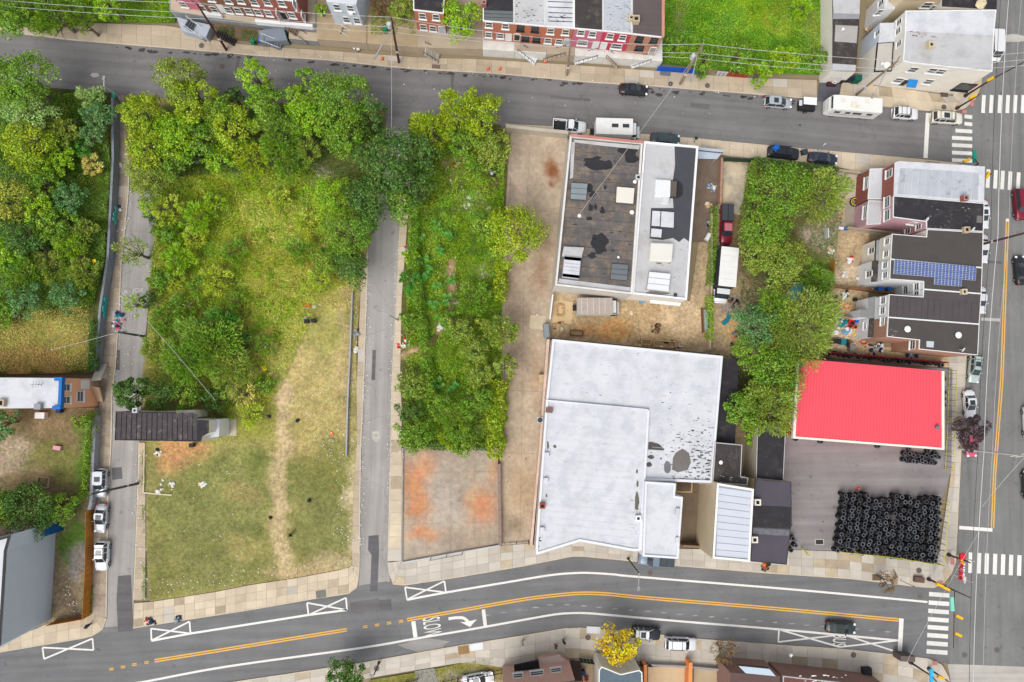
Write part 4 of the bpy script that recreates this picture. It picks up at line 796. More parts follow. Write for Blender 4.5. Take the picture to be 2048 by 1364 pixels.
terrace('tan concrete retaining terrace below the overgrown gap beside the pale blue house', [(738.5, 99), (838, 106), (838, -40), (738.5, -40)], z=2.1, mat=conc, top=M('terrace_dirt', c(178, 158, 128)))
terrace('grey terrace in front of the small detached brick house', [(838.5, 108), (965, 112), (965, -40), (838.5, -40)], mat=conc)
for i, (x0, x1, lb) in enumerate(((965.5, 1028, 'white painted terrace wall under the leftmost house of the attached row'), (1028.5, 1090, 'terrace with white stair wall, second house of the attached row'), (1090.5, 1146, 'tan terrace with sloped path, third house of the attached row'), (1146.5, 1204, 'white terrace wall under the pink house'), (1204.5, 1262, 'cracked white terrace wall under the rose house'), (1262.5, 1318, 'white terrace wall under the rightmost brick house of the row'))):
    y = lambda x: 112+(x-965)*.066
    terrace(lb, [(x0, y(x0)), (x1, y(x1)), (x1, -40), (x0, -40)], mat=M('white_terrace', c(226, 224, 218), .85, .15, .8) if i != 2 else conc, top=M('white_terrace_top', c(222, 220, 214), .85, .2, .8) if i not in (1, 2) else conc)
def rowhouse(x0, y0, x1, y1, z, label, wall, roof, wins, doors=(), trim=(.12, None), name='row_house', back=-90, z0=TZ, fr=None, group='houses of the north row'):
    b = Bld(name, label, [(x0, y0), (x1, y1), (x1+(x1-985)*.0, back), (x0, back)], z, wall, roof, z0=z0, cat='house', group=group, trim=(trim[0], trim[1] or white_trim))
    for w_ in wins: b.win(*w_[:2], *(w_[2:] if len(w_) > 2 else (1.0, 1.45)), frame=fr)
    for d_ in doors: b.win(d_[0], d_[1], .95, 2.0, 'door', frame=d_[2] if len(d_) > 2 else white_trim)
    return b
doorg = M('door_grey', c(180, 190, 200), .6, .05); doord = M('door_dark', c(60, 58, 56), .6, .05); win_w = (1.0, 1.45)
h1 = rowhouse(966, 42, 1028, 47, 7.9, 'leftmost brick house of the attached row under a dark ribbed roof', brk, tarb, [(978, 49), (1011, 52), (977, 69), (1000.5, 71)], [(1017, 74)])
h1.strips([(968, 20), (968, 41), (1026, 44), (1026, 22)], 3, M('glass_roofing', c(105, 110, 112), .5, .1)); h1.chimney(968, 4)
h2 = rowhouse(1028, 47, 1090, 53, 7.9, 'second attached brick house with dark windows and a stained white roof', brk, grayroof, [(1041, 56), (1070, 58), (1051, 76), (1073, 78)], [(1034, 74, doord)], fr=blackm)
h3 = rowhouse(1090, 53, 1147, 57, 7.9, 'third attached brick house with grey door and lumpy white roof', brk, mem, [(1101, 62), (1131, 64), (1096, 81), (1118, 83)], [(1134, 84, doorg)])
for y in (2, 13, 24, 33, 41): h3.patch([(1096, y), (1148, y+2), (1148, y+3.6), (1096, y+1.8)], flake, 'roof_seam')
h2.spots((1032, 5, 1088, 46), 40, 2.4, flake); h3.spots((1094, 30, 1140, 45), 18, 3, flake)
h4 = rowhouse(1148, 57, 1206, 62, 7.9, 'pink painted house with a plain dark roof', pink, tar, [(1162, 65), (1185, 68), (1165, 85, 1.5, 1.45)], [(1191, 90)])
h5 = rowhouse(1206, 62, 1264, 68, 7.9, 'rose red painted house under a flaking silver roof', rosy, shiny, [(1220, 72), (1245, 75), (1233, 92, 1.6, 1.45)], [(1206+1, 91)])
h5.spots((1212, 4, 1262, 64), 80, 1.6, flake)
h6 = rowhouse(1264, 68, 1326, 75, 7.9, 'rightmost salmon brick house of the row with a brown brick parapet', brick('brick_salmon', c(205, 140, 112), c(180, 150, 130)), M('brown_roof', c(98, 88, 88), .9, .12, .4), [(1279, 78), (1308, 81), (1279, 96, 1.2, 1.3)], [(1305, 101, M('screen_door', c(165, 155, 150)))], fr=blackm)
for y in (15, 27, 38, 49, 59): h6.patch([(1267, y), (1322, y+2), (1322, y+2.5), (1267, y+.5)], flake, 'roof_seam')
h6.chimney(1273, 36, 1.0, 1.0, sand); h5.chimney(1263, 34, .8, .8, crm)
MB().prism([P2(p, 8.2) for p in ((1324, -60), (1330, -60), (1329, 72), (1324, 75))], 7.6, 8.2).build('brick_coping', M('coping', c(200, 140, 125)), h6.t)
h7 = Bld('detached_house', 'small detached brick house with black roof left of the green tree', [(827, 20), (887, 27), (893, -60), (826, -60)], 8.0, brk, tarb, TZ, 'house', 'houses of the north row', trim=(.12, white_trim))
for a in ((845, 32), (872, 34), (847, 54), (866, 57)): h7.win(*a, 1.0, 1.5)
h7.win(884, 60, 1.0, 2.1, 'door', doorg)
h8 = Bld('pale_house', 'pale blue sided detached house with grey party wall', [(653, 4), (712, 10), (730, -70), (640, -70)], 8.4, palebl, mem, TZ, 'house', 'houses of the north row')
for a in ((674, 14), (701, 16), (693, 39), (714, 41)): h8.win(*a, .95, 1.5)
p = h8.wall_hit(702, 24)[1]; MB().box((p.x, p.y-.25, p.z), (.6, .5, .45)).build('window_unit', wht, h8.t)
# left end of the row (roofs out of the picture)
for x0, y0, x1, y1, wl, lb, ws, ds in ((325, -32, 378, -25, pink, 'pink and white house at the left end of the top row', ((366, 8),), ()), (378, -25, 432, -18, brk2, 'dark brown brick house behind the utility pole, upper left', ((405, 16), (428, 18), (420, -4)), ((443, 17),)), (432, -18, 488, -11, brk2, 'brown brick house with green blinds, upper left', ((457, 20), (476, 21), (497, 22), (455, 0), (480, 0)), ()),
                                   (488, -11, 540, -4, brick('brick_rust', c(190, 90, 72), c(170, 140, 130)), 'rust red brick house left of the corner brick house, upper left', ((516, 24), (537, 26), (508, 4), (534, 4)), ((556, 30),)), (540, -4, 592, 3, brk3, 'red brick corner house with grey side wall, upper left', ((584, 30), (605, 31), (563, 6), (588, 8)), ((568, 31, doord),))):
    b = Bld('row_house', lb, [(x0, y0), (x1, y1), (x1+1, -150), (x0, -150)], 8.6, wl, tarb, TZ, 'house', 'houses of the upper left row', trim=(.1, white_trim))
    for a in ws: b.win(a[0], a[1], 1.0, 1.5)
    for d_ in ds: b.win(d_[0], d_[1], 1.0, 2.1, 'door', d_[2] if len(d_) > 2 else white_trim)
    hit = P(0, 0); e = b.r; 
# white foundations of these houses
for lb, pts in (('white painted foundation strip below the dark brown house', [(411, 30), (447, 34), (447, 38), (411, 34)]), ('white painted foundation strip below the red corner houses', [(514, 44), (628, 54), (628, 60), (514, 50)])):
    q = [P2(p, TZ) for p in pts]; tag(MB().prism(q, TZ, TZ+.9).build('foundation_wall', wht), lb, 'wall')
stairs('grey stair with dark treads at the left end of the top row', (415, 76), (372, 42), .3, 2.4, 1.3, M('dark_tread', c(90, 96, 105)), railm=wht)
terrace('pale blue grey stair block at the left end of the top row', [(372, 72), (420, 84), (430, 60), (362, 45)], 1.6, M('pale_block', c(178, 186, 198)), 'wall', M('pale_block', c(178, 186, 198)))
stairs('dark iron stair beside the utility pole', (470, 86), (432, 62), .3, 2.3, 1.0, M('dark_iron_step', c(60, 58, 60)))
terrace('blue grey slab wall with white railings below the red corner house', [(526, 92), (580, 90), (572, 62), (522, 70)], 1.5, M('slate_block', c(130, 140, 152)), 'wall', M('slate_block', c(130, 140, 152)))
stairs('blue grey steps with white rails below the red corner house', (563, 94), (524, 76), .2, 1.6, 1.1, M('slate_step', c(120, 128, 140)), railm=wht)
stairs('brown steps descending right of the red corner house', (620, 84), (576, 50), .3, 2.5, 1.1, M('brown_step', c(140, 122, 104)))
stairs('white railed steel stair in front of the pale blue house', (721, 84), (682, 58), .3, 2.4, 1.0, M('steel_step', c(110, 95, 85)), railm=wht)
stairs('concrete steps in front of the small detached brick house', (878, 116), (850, 96), .2, 2.3, 1.7, conc_g)
stairs('stair with white sawtooth wall below the second attached house', (1072, 124), (1038, 94), .2, 2.3, 1.2, wht)
stairs('tan ramped steps with a thin rail below the third attached house', (1086, 116), (1130, 100), .2, 2.3, 1.2, conc)
stairs('white stair with black rail below the pink house', (1148, 122), (1194, 106), .2, 2.3, 1.2, wht)
stairs('tan stair with black rail descending right of the rose house door', (1236, 132), (1214, 106), .2, 2.3, 1.1, conc)
stairs('grey topped stair with black rail at the right end of the row', (1262, 130), (1300, 114), .2, 2.3, 1.2, wht)
# --- buildings of the upper right corner ---
b = Bld('long_shed', 'long narrow building with white side wall and stepped roof beside the green lot', [(1664, -80), (1722, -80), (1718, 62), (1712, 143), (1664, 142), (1665, 60)], 4.2, crmw, tar, .1)
b.patch([(1665, -20), (1721, -20), (1719, 28), (1667, 26)], grayroof); b.patch([(1666, 26), (1719, 28), (1718, 38), (1666, 38)], M('cool_grey_roof', c(150, 150, 155))); b.patch([(1671, 50), (1716, 52), (1713, 86), (1669, 83)], M('pale_roll', c(172, 168, 165))); b.patch([(1665, 127), (1712, 130), (1711, 142), (1664, 141)], grayroof); b.vent(1687, 57)
c1 = Bld('corner_building', 'large whitish corner building with blue awning at the upper right junction', [(1811, 22), (1992, 20), (1987, 72), (1984, 143), (1822, 126), (1806, 122), (1810, 63)], 8.0, crmw, grayroof, .1, trim=(.12, white_trim))
c1.patch([(1812, 24), (1990, 22), (1986, 71), (1812, 62)], mem); c1.patch([(1826, 64), (1860, 68), (1850, 78), (1822, 72)], M('rust_leaf', c(140, 100, 80), var=.4, scale=4), 'leaf_litter') if 0 else None
c1.spots((1822, 62, 1858, 74), 26, 2.4, M('rust_leaf', c(122, 84, 68), var=.4, scale=4), 'leaf_litter'); c1.chimney(1864, 88, .9, .8, crm); c1.spots((1850, 70, 1900, 110), 20, 5, M('grey_smudge', c(185, 183, 180)), 'stain', .004)
for a in ((1826, 139), (1864, 141), (1882, 143), (1797, 160), (1857, 163)): c1.win(*a, 1.3, 1.4)
c1.win(1808, 165, 1.0, 2.1, 'door', doord); c1.win(1929, 174, 2.6, 2.4, 'shop_window', blackm)
hit = c1.wall_hit(1824, 160)
if hit: p = hit[1]; MB().box((p.x, p.y-.6, p.z), (1.5, 1.2, .12), hit[2].y, .5).build('awning', M('blue_awning', c(40, 130, 200)), c1.t)
for a in ((1799, 44), (1797, 62), (1799, 87)): c1.win(*a, .9, 1.2)
c2 = Bld('rear_annex', 'low tan roofed annex behind the corner building', [(1755, 86), (1787, 84), (1783, 142), (1749, 143)], 5.2, crmw, M('tan_roof', c(196, 190, 182), .8, .06), .1, trim=(.1, blackm)); c2.vent(1766, 126); c2.vent(1775, 130, .6, .2)
c3 = Bld('rear_annex', 'upper white metal roofed annex behind the corner building', [(1760, 46), (1795, 45), (1790, 83), (1757, 85)], 5.4, palebl, mem, .1); c3.win(1756, 66, .8, 1.2)
c4 = Bld('tan_house', 'tan brick house cut by the upper edge of the picture', [(1790, -70), (1880, -70), (1880, 2), (1806, 0), (1792, -10)], 7.5, crm, brick('rust_wall', c(196, 130, 90), c(170, 130, 110)), .1); c4.win(1854, 10, 1.4, 1.4); c4.win(1868, 16, 1.2, 1.4)
c5 = Bld('rear_annex', 'white annex with window cut by the upper edge of the picture', [(1772, -20), (1792, -20), (1790, 18), (1768, 20)], 5.5, wht, mem, .1); c5.win(1763, 6, .9, 1.4); c5.win(1758, 24, .9, 1.4)
c6 = Bld('corner_neighbour', 'black roofed building with a tarpaulin on its edge, upper right', [(1885, -80), (1998, -80), (1993, 19), (1884, 13)], 7.6, crmw, tarb, .1); c6.strips([(1886, -10), (1975, -10), (1975, 12), (1886, 10)], 9, tarb, 'roof_sheet', .05)
tag(MB().blobsph(P(1962, 7, 8.0), .9, 9, 5, .3, .3).build('tarpaulin', M('tarp_tan', c(214, 198, 165))), 'crumpled tan tarpaulin on the black roof at the upper right', 'tarpaulin')
# --- row along the east avenue ---
eg = 'houses of the east row'
r1 = Bld('row_house', 'corner house with silver sheet roof and red brick rear', [(1797, 322), (1970, 333), (1968, 406), (1787, 391), (1789, 326)], 7.2, brk3, mem, .1, 'house', eg)
r1.strips([(1800, 336), (1958, 346), (1956, 400), (1794, 388)], 12, shiny, 'roof_sheet'); r1.win(1779, 347, 1.2, 1.5); r1.chimney(1933, 395, .8, .9)
a1 = Bld('rear_extension', 'low red brick extension with white roof behind the corner house', [(1740, 338), (1771, 337), (1766, 398), (1736, 398)], 4.0, brk3, mem, .1, 'extension', trim=(.08, white_trim)); a1.win(1733, 366, 1.8, .9)
r2 = Bld('row_house', 'pink walled row house with black roof next to the corner house', [(1787, 392), (1968, 407), (1966, 463), (1853, 457), (1853, 443), (1786, 434)], 7.2, palepink, tarb, .1, 'house', eg, trim=(.06, white_trim)); r2.win(1775, 404, 1.6, 1.3); r2.win(1775, 430, 1.6, 1.3)
for a in ((1825, 446), (1838, 452), (1816, 461)): r2.win(*a, 1.0, 1.2)
r2.patch([(1954, 431), (1965, 432), (1964, 446), (1953, 445)], M('grey_roll', c(120, 116, 114))); r2.spots((1860, 410, 1940, 460), 26, 2, M('dusty_patch', c(140, 132, 124))); r2.dish(1854, 438); r2.dish(1946, 458); r2.chimney(1935, 459, .9, .6, sand)
a2 = Bld('rear_extension', 'low pale roofed extension of the pink house', [(1737, 401), (1765, 402), (1760, 448), (1733, 449)], 4.0, palepink, grayroof, .1, 'extension', trim=(.06, white_trim)); a2.win(1731, 424, 2.0, 1.0)
r3 = Bld('row_house', 'cream walled row house with plain dark roof above the solar panels', [(1854, 459), (1966, 465), (1964, 535), (1781, 518), (1784, 468), (1853, 474)], 7.2, crmw, M('dark_brown_roof', c(80, 76, 74), .9, .14, .5), .1, 'house', eg, trim=(.06, white_trim))
for a in ((1775, 483), (1773, 508)): r3.win(*a, .9, 1.1)
a3 = Bld('rear_extension', 'cream lean-to with a narrow grey roof behind the plain dark roof', [(1752, 480), (1761, 478), (1759, 522), (1750, 522)], 4.0, crmw, M('cool_grey_roof', c(150, 150, 155)), .1, 'extension', trim=(.05, blackm)); a3.win(1744, 501, .9, 1.5)
r4 = Bld('row_house', 'white walled row house carrying the blue solar panels', [(1781, 519), (1964, 536), (1962, 587), (1847, 578), (1847, 563), (1779, 558)], 7.2, wht, M('dark_brown_roof', c(80, 76, 74)), .1, 'house', eg, trim=(.06, white_trim))
for a in ((1771, 530), (1771, 550)): r4.win(*a, .9, 1.1)
r4.win(1812, 580, 1.2, 1.1); r4.win(1834, 574, 1.2, 1.1); r4.win(1834, 589, 1.2, 1.1); r4.chimney(1930, 583, .8, .6, crm)
a4 = Bld('rear_extension', 'white lean-to with brown roof behind the solar panel house', [(1744, 522), (1759, 523), (1757, 563), (1742, 564)], 4.0, wht, tar, .1, 'extension'); a4.win(1739, 548, .9, 1.5)
r5 = Bld('row_house', 'white walled row house with seamed brown roof below the solar panels', [(1847, 579), (1962, 588), (1958, 648), (1776, 634), (1778, 589), (1846, 594)], 7.2, wht, M('ribbed_roof', c(84, 78, 80), .9, .15, .6), .1, 'house', eg, trim=(.06, white_trim))
for a in ((1767, 601), (1766, 621)): r5.win(*a, 1.0, 1.1)
r5.strips([(1782, 594), (1955, 606), (1953, 642), (1780, 632)], 14, MC['ribbed_roof'], 'roof_sheet', .04, .05)
a5 = Bld('rear_extension', 'grey roofed extension with two skylights behind the seamed brown roof', [(1737, 596), (1754, 592), (1753, 638), (1720, 634), (1722, 619), (1736, 619)], 3.6, wht, M('cool_grey_roof2', c(138, 140, 140), .9, .1), .1, 'extension')
r6 = Bld('row_house', 'end row house with brick side wall, round vents and brown roof', [(1776, 635), (1958, 649), (1955, 710), (1838, 698), (1839, 680), (1774, 673)], 7.2, brick('brick_end', c(196, 138, 112), c(180, 155, 135)), M('dark_brown_roof', c(80, 76, 74)), .1, 'house', eg, trim=(.06, white_trim))
r6.win(1766, 643, 1.1, .8); r6.win(1826, 689, 1.4, 1.2); r6.vent(1816, 658, .5, .35); r6.vent(1918, 670, .5, .35); r6.dish(1926, 699)
r6.patch([(1853, 682), (1868, 683), (1867, 695), (1853, 694)], M('white_panel', c(195, 200, 205)), 'roof_board'); r6.spots((1780, 655, 1796, 672), 10, 3, M('dusty_patch', c(140, 132, 124)))
MB().walls([Vector((p.x, p.y, 0)) for p in []], [], 0, 0) if 0 else None
a6 = Bld('rear_extension', 'white extension with dark roof behind the end row house', [(1738, 637), (1752, 636), (1750, 675), (1735, 675)], 3.6, wht, tar, .1, 'extension'); a6.win(1731, 652, 1.0, .7)
# solar array
sa = thing('solar_array', 'blue solar panel array in white frames on the fourth row house roof', 'solar panels', P(1860, 545, 7.3)); sg = M('solar_cell', c(62, 86, 150), .25, .15, 3, kind='object', rnd=.2, spec=.8); sf = M('solar_frame', c(205, 210, 220), .4, .03)
O_ = P(1788, 519.5, 7.35); U_ = (P(1952, 533, 7.35)-O_)/12; V_ = (P(1786, 548, 7.35)-O_)/2
for r_ in range(4):
    for q in range(12):
        if r_ in (2,) and not 6 <= q <= 9: continue
        if r_ == 3: continue
        o3 = O_+U_*q+V_*r_; cc = [o3+U_*.03+V_*.03, o3+U_*.97+V_*.03, o3+U_*.97+V_*.97, o3+U_*.03+V_*.97]; cc = [v+Vector((0, 0, .12)) for v in cc]
        pn = MB().prism([(v.x, v.y) for v in cc], 7.3, 7.5).build('solar_panel', sf, sa); cells = MB()
        for i in range(2):
            for j in range(4):
                a_, b_ = (i+.06)/2, (i+.94)/2; e_, f_ = (j+.06)/4, (j+.94)/4
                cells.poly([((cc[0]+(cc[1]-cc[0])*s+(cc[3]-cc[0])*t).xy.to_3d()+Vector((0, 0, 7.506))) for s, t in ((a_, f_), (b_, f_), (b_, e_), (a_, e_))])
        cells.build('solar_cells', sg, pn, True)
# --- tyre shop ---
ts = Bld('tyre_shop', 'tyre shop with bright red ribbed roof and cream trim', [(1597, 717), (1887, 742), (1886, 898), (1588, 874)], 4.8, M('red_wall', c(222, 30, 30), .6, .06), M('red_roof', c(240, 88, 102), .45, .03), .15, cat='shop')
m = MB(); z = 4.8
for i in range(48):
    t = (i+.5)/48; a_ = ts_a = P2(lerp((1597, 717), (1887, 742), t), z); b_ = P2(lerp((1588, 874), (1886, 898), t), z); m.prism([a_+Vector((-.04, 0, 0)), b_+Vector((-.04, 0, 0)), b_+Vector((.04, 0, 0)), a_+Vector((.04, 0, 0))], z, z+.05)
o = m.build('roof_ribs', MC['red_roof'], ts.t); o['kind'] = 'stuff'
for pts in ([(1593, 716), (1599, 717), (1591, 874), (1586, 873)], [(1884, 742), (1889, 742), (1889, 899), (1884, 898)]): MB().prism([P2(p, 4.95) for p in pts], 4.3, 4.95).build('fascia', M('cream_trim', c(240, 232, 220)), ts.t)
MB().prism([P2(p, 4.95) for p in ((1586, 872.5), (1889, 896), (1889, 900), (1586, 877))], 4.2, 4.9).build('fascia', MC['cream_trim'], ts.t)
ts.vent(1604, 731, .35, .6, M('dull_steel', c(120, 122, 125))); ts.vent(1877, 855, .35, .6, MC['dull_steel'])
rr0 = random.Random(2)
w1 = Bld('warehouse', 'brick warehouse with patched black roof and two skylights', [(1140, 270), (1286, 284), (1265, 589), (1110, 571)], 6.6, M('white_brick', c(212, 205, 196), .9, .15), M('worn_tar', c(100, 96, 96), .9, .34, .5, bump=.5, fine=4, col2=c(128, 114, 100), thr=(.46, .62)), .1, parapet=(.35, .3, M('parapet_white', c(222, 218, 212), .8, .15)))
MB().prism([P2(p, 6.8) for p in ((1141, 268), (1287, 282), (1286, 286), (1141, 272))], 5.5, 6.8).build('brick_coping', M('pink_coping', c(196, 130, 120)), w1.t)
m = MB()
for k in range(14): line_px(m, smooth_line([(1136-k*1.6, 300+k*19+rr0.uniform(-2, 2)), (1200-k*1.6, 306+k*19+rr0.uniform(-1, 1)), (1276-k*1.2, 313+k*19)]), .7, w1.zr+.02)
o = m.build('felt_seams', M('felt_seam', c(72, 68, 68)), w1.t); o['kind'] = 'stuff'; w1.spots((1145, 300, 1272, 550), 46, 2.6, darkpatch, 'tar_drips', rr=rr0)
for a in ((1258, 300, 20, 9), (1262, 314, 16, 12), (1196, 331, 26, 9), (1181, 322, 12, 7), (1214, 330, 10, 9), (1195, 316, 8, 4), (1197, 484, 18, 16), (1201, 496, 14, 10), (1184, 511, 8, 6), (1181, 415, 5, 7), (1191, 413, 4, 5), (1205, 421, 5, 7), (1180, 376, 5, 9), (1185, 388, 6, 7), (1178, 437, 6, 4), (1210, 375, 3, 4)): w1.patch(smooth_line(blob_px(*a, 11, .3)+[], 3), darkpatch, 'tar_patch')
w1.patch([(1146, 279), (1280, 291), (1278, 299), (1210, 292), (1150, 285)], grayroof, 'flashing'); w1.patch([(1118, 557), (1262, 575), (1261, 584), (1115, 569)], grayroof, 'flashing'); w1.patch([(1142, 283), (1150, 284), (1146, 355), (1140, 358)], grayroof, 'flashing')
glz = M('skylight_glass', c(138, 148, 152), .3, .08, rnd=.15)
def skylight(b, quad, n, mat, name='skylight', h=.6, fr=None):
    a, b_, c_, d = [P2(p, b.zr+h) for p in quad]; root = MB().prism([a, b_, c_, d], b.zr, b.zr+h-.1).build(name, fr or M('skylight_kerb', c(90, 92, 94)), b.t)
    for i in range(n):
        t0, t1 = (i+.05)/n, (i+.95)/n; q = [a.lerp(d, t0), b_.lerp(c_, t0), b_.lerp(c_, t1), a.lerp(d, t1)]; hh = b.zr+h+.05-abs(i-(n-1)/2)*.06
        MB().prism(q, b.zr+h-.1, hh).build('pane', mat, root, True)
    return root
skylight(w1, [(1143, 365), (1175, 367), (1172, 400), (1141, 398)], 3, glz); skylight(w1, [(1224, 527), (1256, 529), (1254, 561), (1221, 558)], 3, M('skylight_dark', c(110, 116, 120), .3, .08, rnd=.15))
skylight(w1, [(1234, 372), (1269, 375), (1266, 409), (1232, 406)], 1, M('cream_cover', c(226, 220, 208), .7, .04)); skylight(w1, [(1129, 512), (1162, 515), (1158, 557), (1125, 553)], 6, mem, 'ribbed_hatch', .9, mem)
w1.box([(1128, 493), (1168, 495), (1163, 516), (1124, 512)], .5, grayroof, 'hatch_base'); w1.vent(1159, 431, .3); w1.vent(1264, 424, .35); w1.vent(1270, 363, .3); w1.vent(1237, 514, .2); w1.chimney(1277, 354, .8, .6, grayroof)
w2 = Bld('warehouse', 'right half warehouse roof, coated white on the left and black on the right', [(1288, 282), (1397, 292), (1374, 600), (1264, 588)], 6.3, crmw, grayroof, .1, parapet=(.25, .3, wht))
w2.patch([(1349, 289), (1393, 293), (1388, 400), (1379, 484), (1368, 476), (1358, 484), (1346, 476), (1326, 480), (1299, 477), (1302, 416), (1347, 416), (1344, 372), (1350, 330)], M('black_coat', c(72, 74, 80), .8, .12, .5), 'black_coating'); w2.patch(smooth_line(blob_px(1352, 380, 15, 18, 12, .08), 3), darkpatch, 'tar_patch')
w2.patch([(1303, 417), (1353, 421), (1350, 460), (1330, 458), (1326, 478), (1299, 476)], M('black_coat', c(72, 74, 80)), 'black_coating', .010)
skylight(w2, [(1311, 358), (1341, 360), (1340, 394), (1310, 392)], 1, M('white_cover', c(226, 228, 230), .6, .05), 'roof_box', .8, wht); skylight(w2, [(1341, 360), (1354, 361), (1352, 394), (1340, 394)], 1, M('brown_cover', c(96, 88, 82)), 'roof_box', .7, tar); skylight(w2, [(1325, 394), (1338, 395), (1337, 407), (1324, 406)], 1, mem, 'roof_box', .5, wht)
for q in ([(1305, 420), (1321, 421), (1319, 454), (1303, 453)], [(1323, 421), (1348, 423), (1347, 457), (1321, 455)], [(1303, 456), (1324, 458), (1322, 476), (1301, 474)]): skylight(w2, q, 1, mem, 'skylight_cover', .25, tar)
skylight(w2, [(1302, 485), (1346, 487), (1343, 523), (1299, 521)], 1, M('cream_cover2', c(222, 220, 212), .7, .05), 'roof_box', 1.2, crmw); skylight(w2, [(1299, 543), (1341, 547), (1337, 583), (1294, 578)], 3, M('white_cover', c(226, 228, 230)), 'skylight_box', 1.0, grayroof)
w2.patch(blob_px(1315, 586, 22, 5), M('dark_stain', c(115, 112, 105)), 'stain'); w2.patch(blob_px(1318, 523, 8, 5), M('dark_stain', c(115, 112, 105)), 'stain'); w2.patch([(1325, 522), (1341, 524), (1341, 527), (1325, 525)], darkpatch, 'stain'); w2.vent(1351, 590, .3, .4, tar)
w2.spots((1290, 460, 1372, 590), 50, 1.3, flake)
# --- big white warehouse ---
mk_ = [(1105, 678), (1446, 712), (1425, 966), (1291, 961), (1281, 1102), (1265, 1102), (1160, 1083), (1073, 1110), (1071, 1098), (1092, 800)]
ww = Bld('warehouse', 'very large warehouse under a white membrane roof with dark flaking spots', mk_, 5.8, M('warehouse_wall', c(206, 186, 172), .9, .15), mem, .1, parapet=(.3, .35, M('membrane_edge', c(226, 228, 234), .6, .04)))
ww.box([(1092, 799), (1297, 818), (1281, 1100), (1266, 1098), (1160, 1080), (1073, 1106)], .12, mem, 'lower_roof_section'); zr_ = ww.zr
m = MB(); ww.zr = zr_+.13
line_px(m, [(1194, 808), (1192, 880), (1182, 1076)], 1.1, ww.zr+.03); ww_s = m.build('roof_seam', M('seam_grey', c(212, 216, 222)), ww.t)
m = MB()
for y in range(12): line_px(m, [(1106-y*.8, 694+y*9), (1442-y*.8, 727+y*9)], .5, zr_+.012)
for y in range(16): line_px(m, [(1304, 822+y*9), (1434-y*.7, 834+y*9)], .5, zr_+.012)
for y in range(22): line_px(m, [(1090-y*.8, 812+y*13), (1292-y*.8, 830+y*13)], .4, ww.zr+.012)
o = m.build('membrane_seams', MC['seam_grey'], ww.t); o['kind'] = 'stuff'
m = MB(); 
for a, b2 in (((1092, 799), (1297, 818)), ((1297, 818), (1281, 1100))): m.prism([P(a[0]-2, a[1], 5.95), P(b2[0]-2, b2[1], 5.95), P(b2[0]+2, b2[1]+.5, 5.95), P(a[0]+2, a[1]+3.5, 5.95)], 5.4, 5.95)
m.build('parapet', MC['membrane_edge'], ww.t)
ww.zr = zr_
rr = random.Random(11)
for a in ((1312, 889, 14, 8), (1318, 896, 10, 4)): pass
ww.patch([(1297, 884), (1305, 883), (1318, 888), (1329, 898), (1327, 901), (1296, 899)], flake, 'tar_patch'); ww.patch(blob_px(1302, 914, 7, 4, 12, .1), flake, 'tar_patch'); ww.patch(blob_px(1298, 929, 6, 5, 12, .1), flake, 'tar_patch'); ww.patch(blob_px(1335, 935, 7, 13, 14, .12), M('smudge', c(118, 118, 122)), 'tar_patch'); ww.patch(blob_px(1322, 917, 2, 2, 8, .1), flake, 'tar_patch')
ww.patch([(1352, 905), (1365, 897), (1378, 906), (1382, 925), (1375, 940), (1355, 945), (1344, 938), (1346, 915)], M('smudge_brown', c(116, 110, 106)), 'tar_patch')
ww.spots((1340, 850, 1422, 962), 420, 3.4, flake, rr=rr, dens=lambda x, y: ((x-1345)/77*.5+(y-860)/100*.5)); ww.spots((1300, 740, 1428, 960), 300, 2.4, flake, rr=rr, dens=lambda x, y: (x-1290)/150*(y-740)/160); ww.spots((1110, 690, 1430, 880), 34, 1.7, flake, rr=rr); ww.spots((1115, 680, 1430, 712), 30, 2, M('seam_dark', c(150, 150, 150)), 'edge_marks', rr=rr)
ww.zr = zr_+.125
for a in ((1096, 890, 2, 9), (1110, 893, 3, 4), (1274, 943, 2, 4), (1275, 968, 2, 7), (1274, 1005, 4, 18), (1093, 991, 2, 3)): ww.patch(blob_px(*a, 10, .3), M('algae', c(104, 100, 88)), 'stain')
ww.spots((1262, 985, 1278, 1090), 34, 1.4, flake, rr=rr); ww.spots((1074, 1074, 1086, 1094), 14, 2.6, darkpatch, rr=rr); ww.spots((1095, 810, 1270, 1080), 30, 1.2, M('grey_smudge', c(185, 183, 180)), 'stain', rr=rr)
ww.zr = zr_; sm_ = M('pond_grey', c(200, 202, 206)); ww.spots((1110, 700, 1430, 870), 46, 7, sm_, 'ponding_stain', .004, rr); ww.spots((1300, 870, 1425, 960), 14, 9, sm_, 'ponding_stain', .004, rr); ww.spots((1300, 760, 1420, 900), 50, 1.4, flake, rr=rr); ww.zr = zr_+.125; ww.spots((1095, 815, 1280, 1085), 40, 7, sm_, 'ponding_stain', .004, rr); ww.chimney(1277, 1037, .8, .7, wht); ww.chimney(1085, 1012, .8, .7); ww.box([(1092, 815), (1106, 816), (1105, 826), (1091, 825)], .4, M('rust_box', c(130, 98, 92)), 'roof_hatch')
for a in ((1089, 905), (1087, 956), (1080, 1055)): ww.box([(a[0], a[1]), (a[0]+9, a[1]), (a[0]+9, a[1]+9), (a[0], a[1]+9)], .5, mem, 'parapet_block')
lw = [P2(p, 1.2) for p in ((1092, 680), (1098, 680), (1082, 880), (1064, 1086), (1059, 1086), (1078, 880))]; t = tag(MB().prism(lw, 0, 2.6).build('side_wall', M('painted_brick_strip', c(216, 190, 172), .9, .25, .6)), 'low pink and white painted wall along the left side of the white warehouse', 'wall')
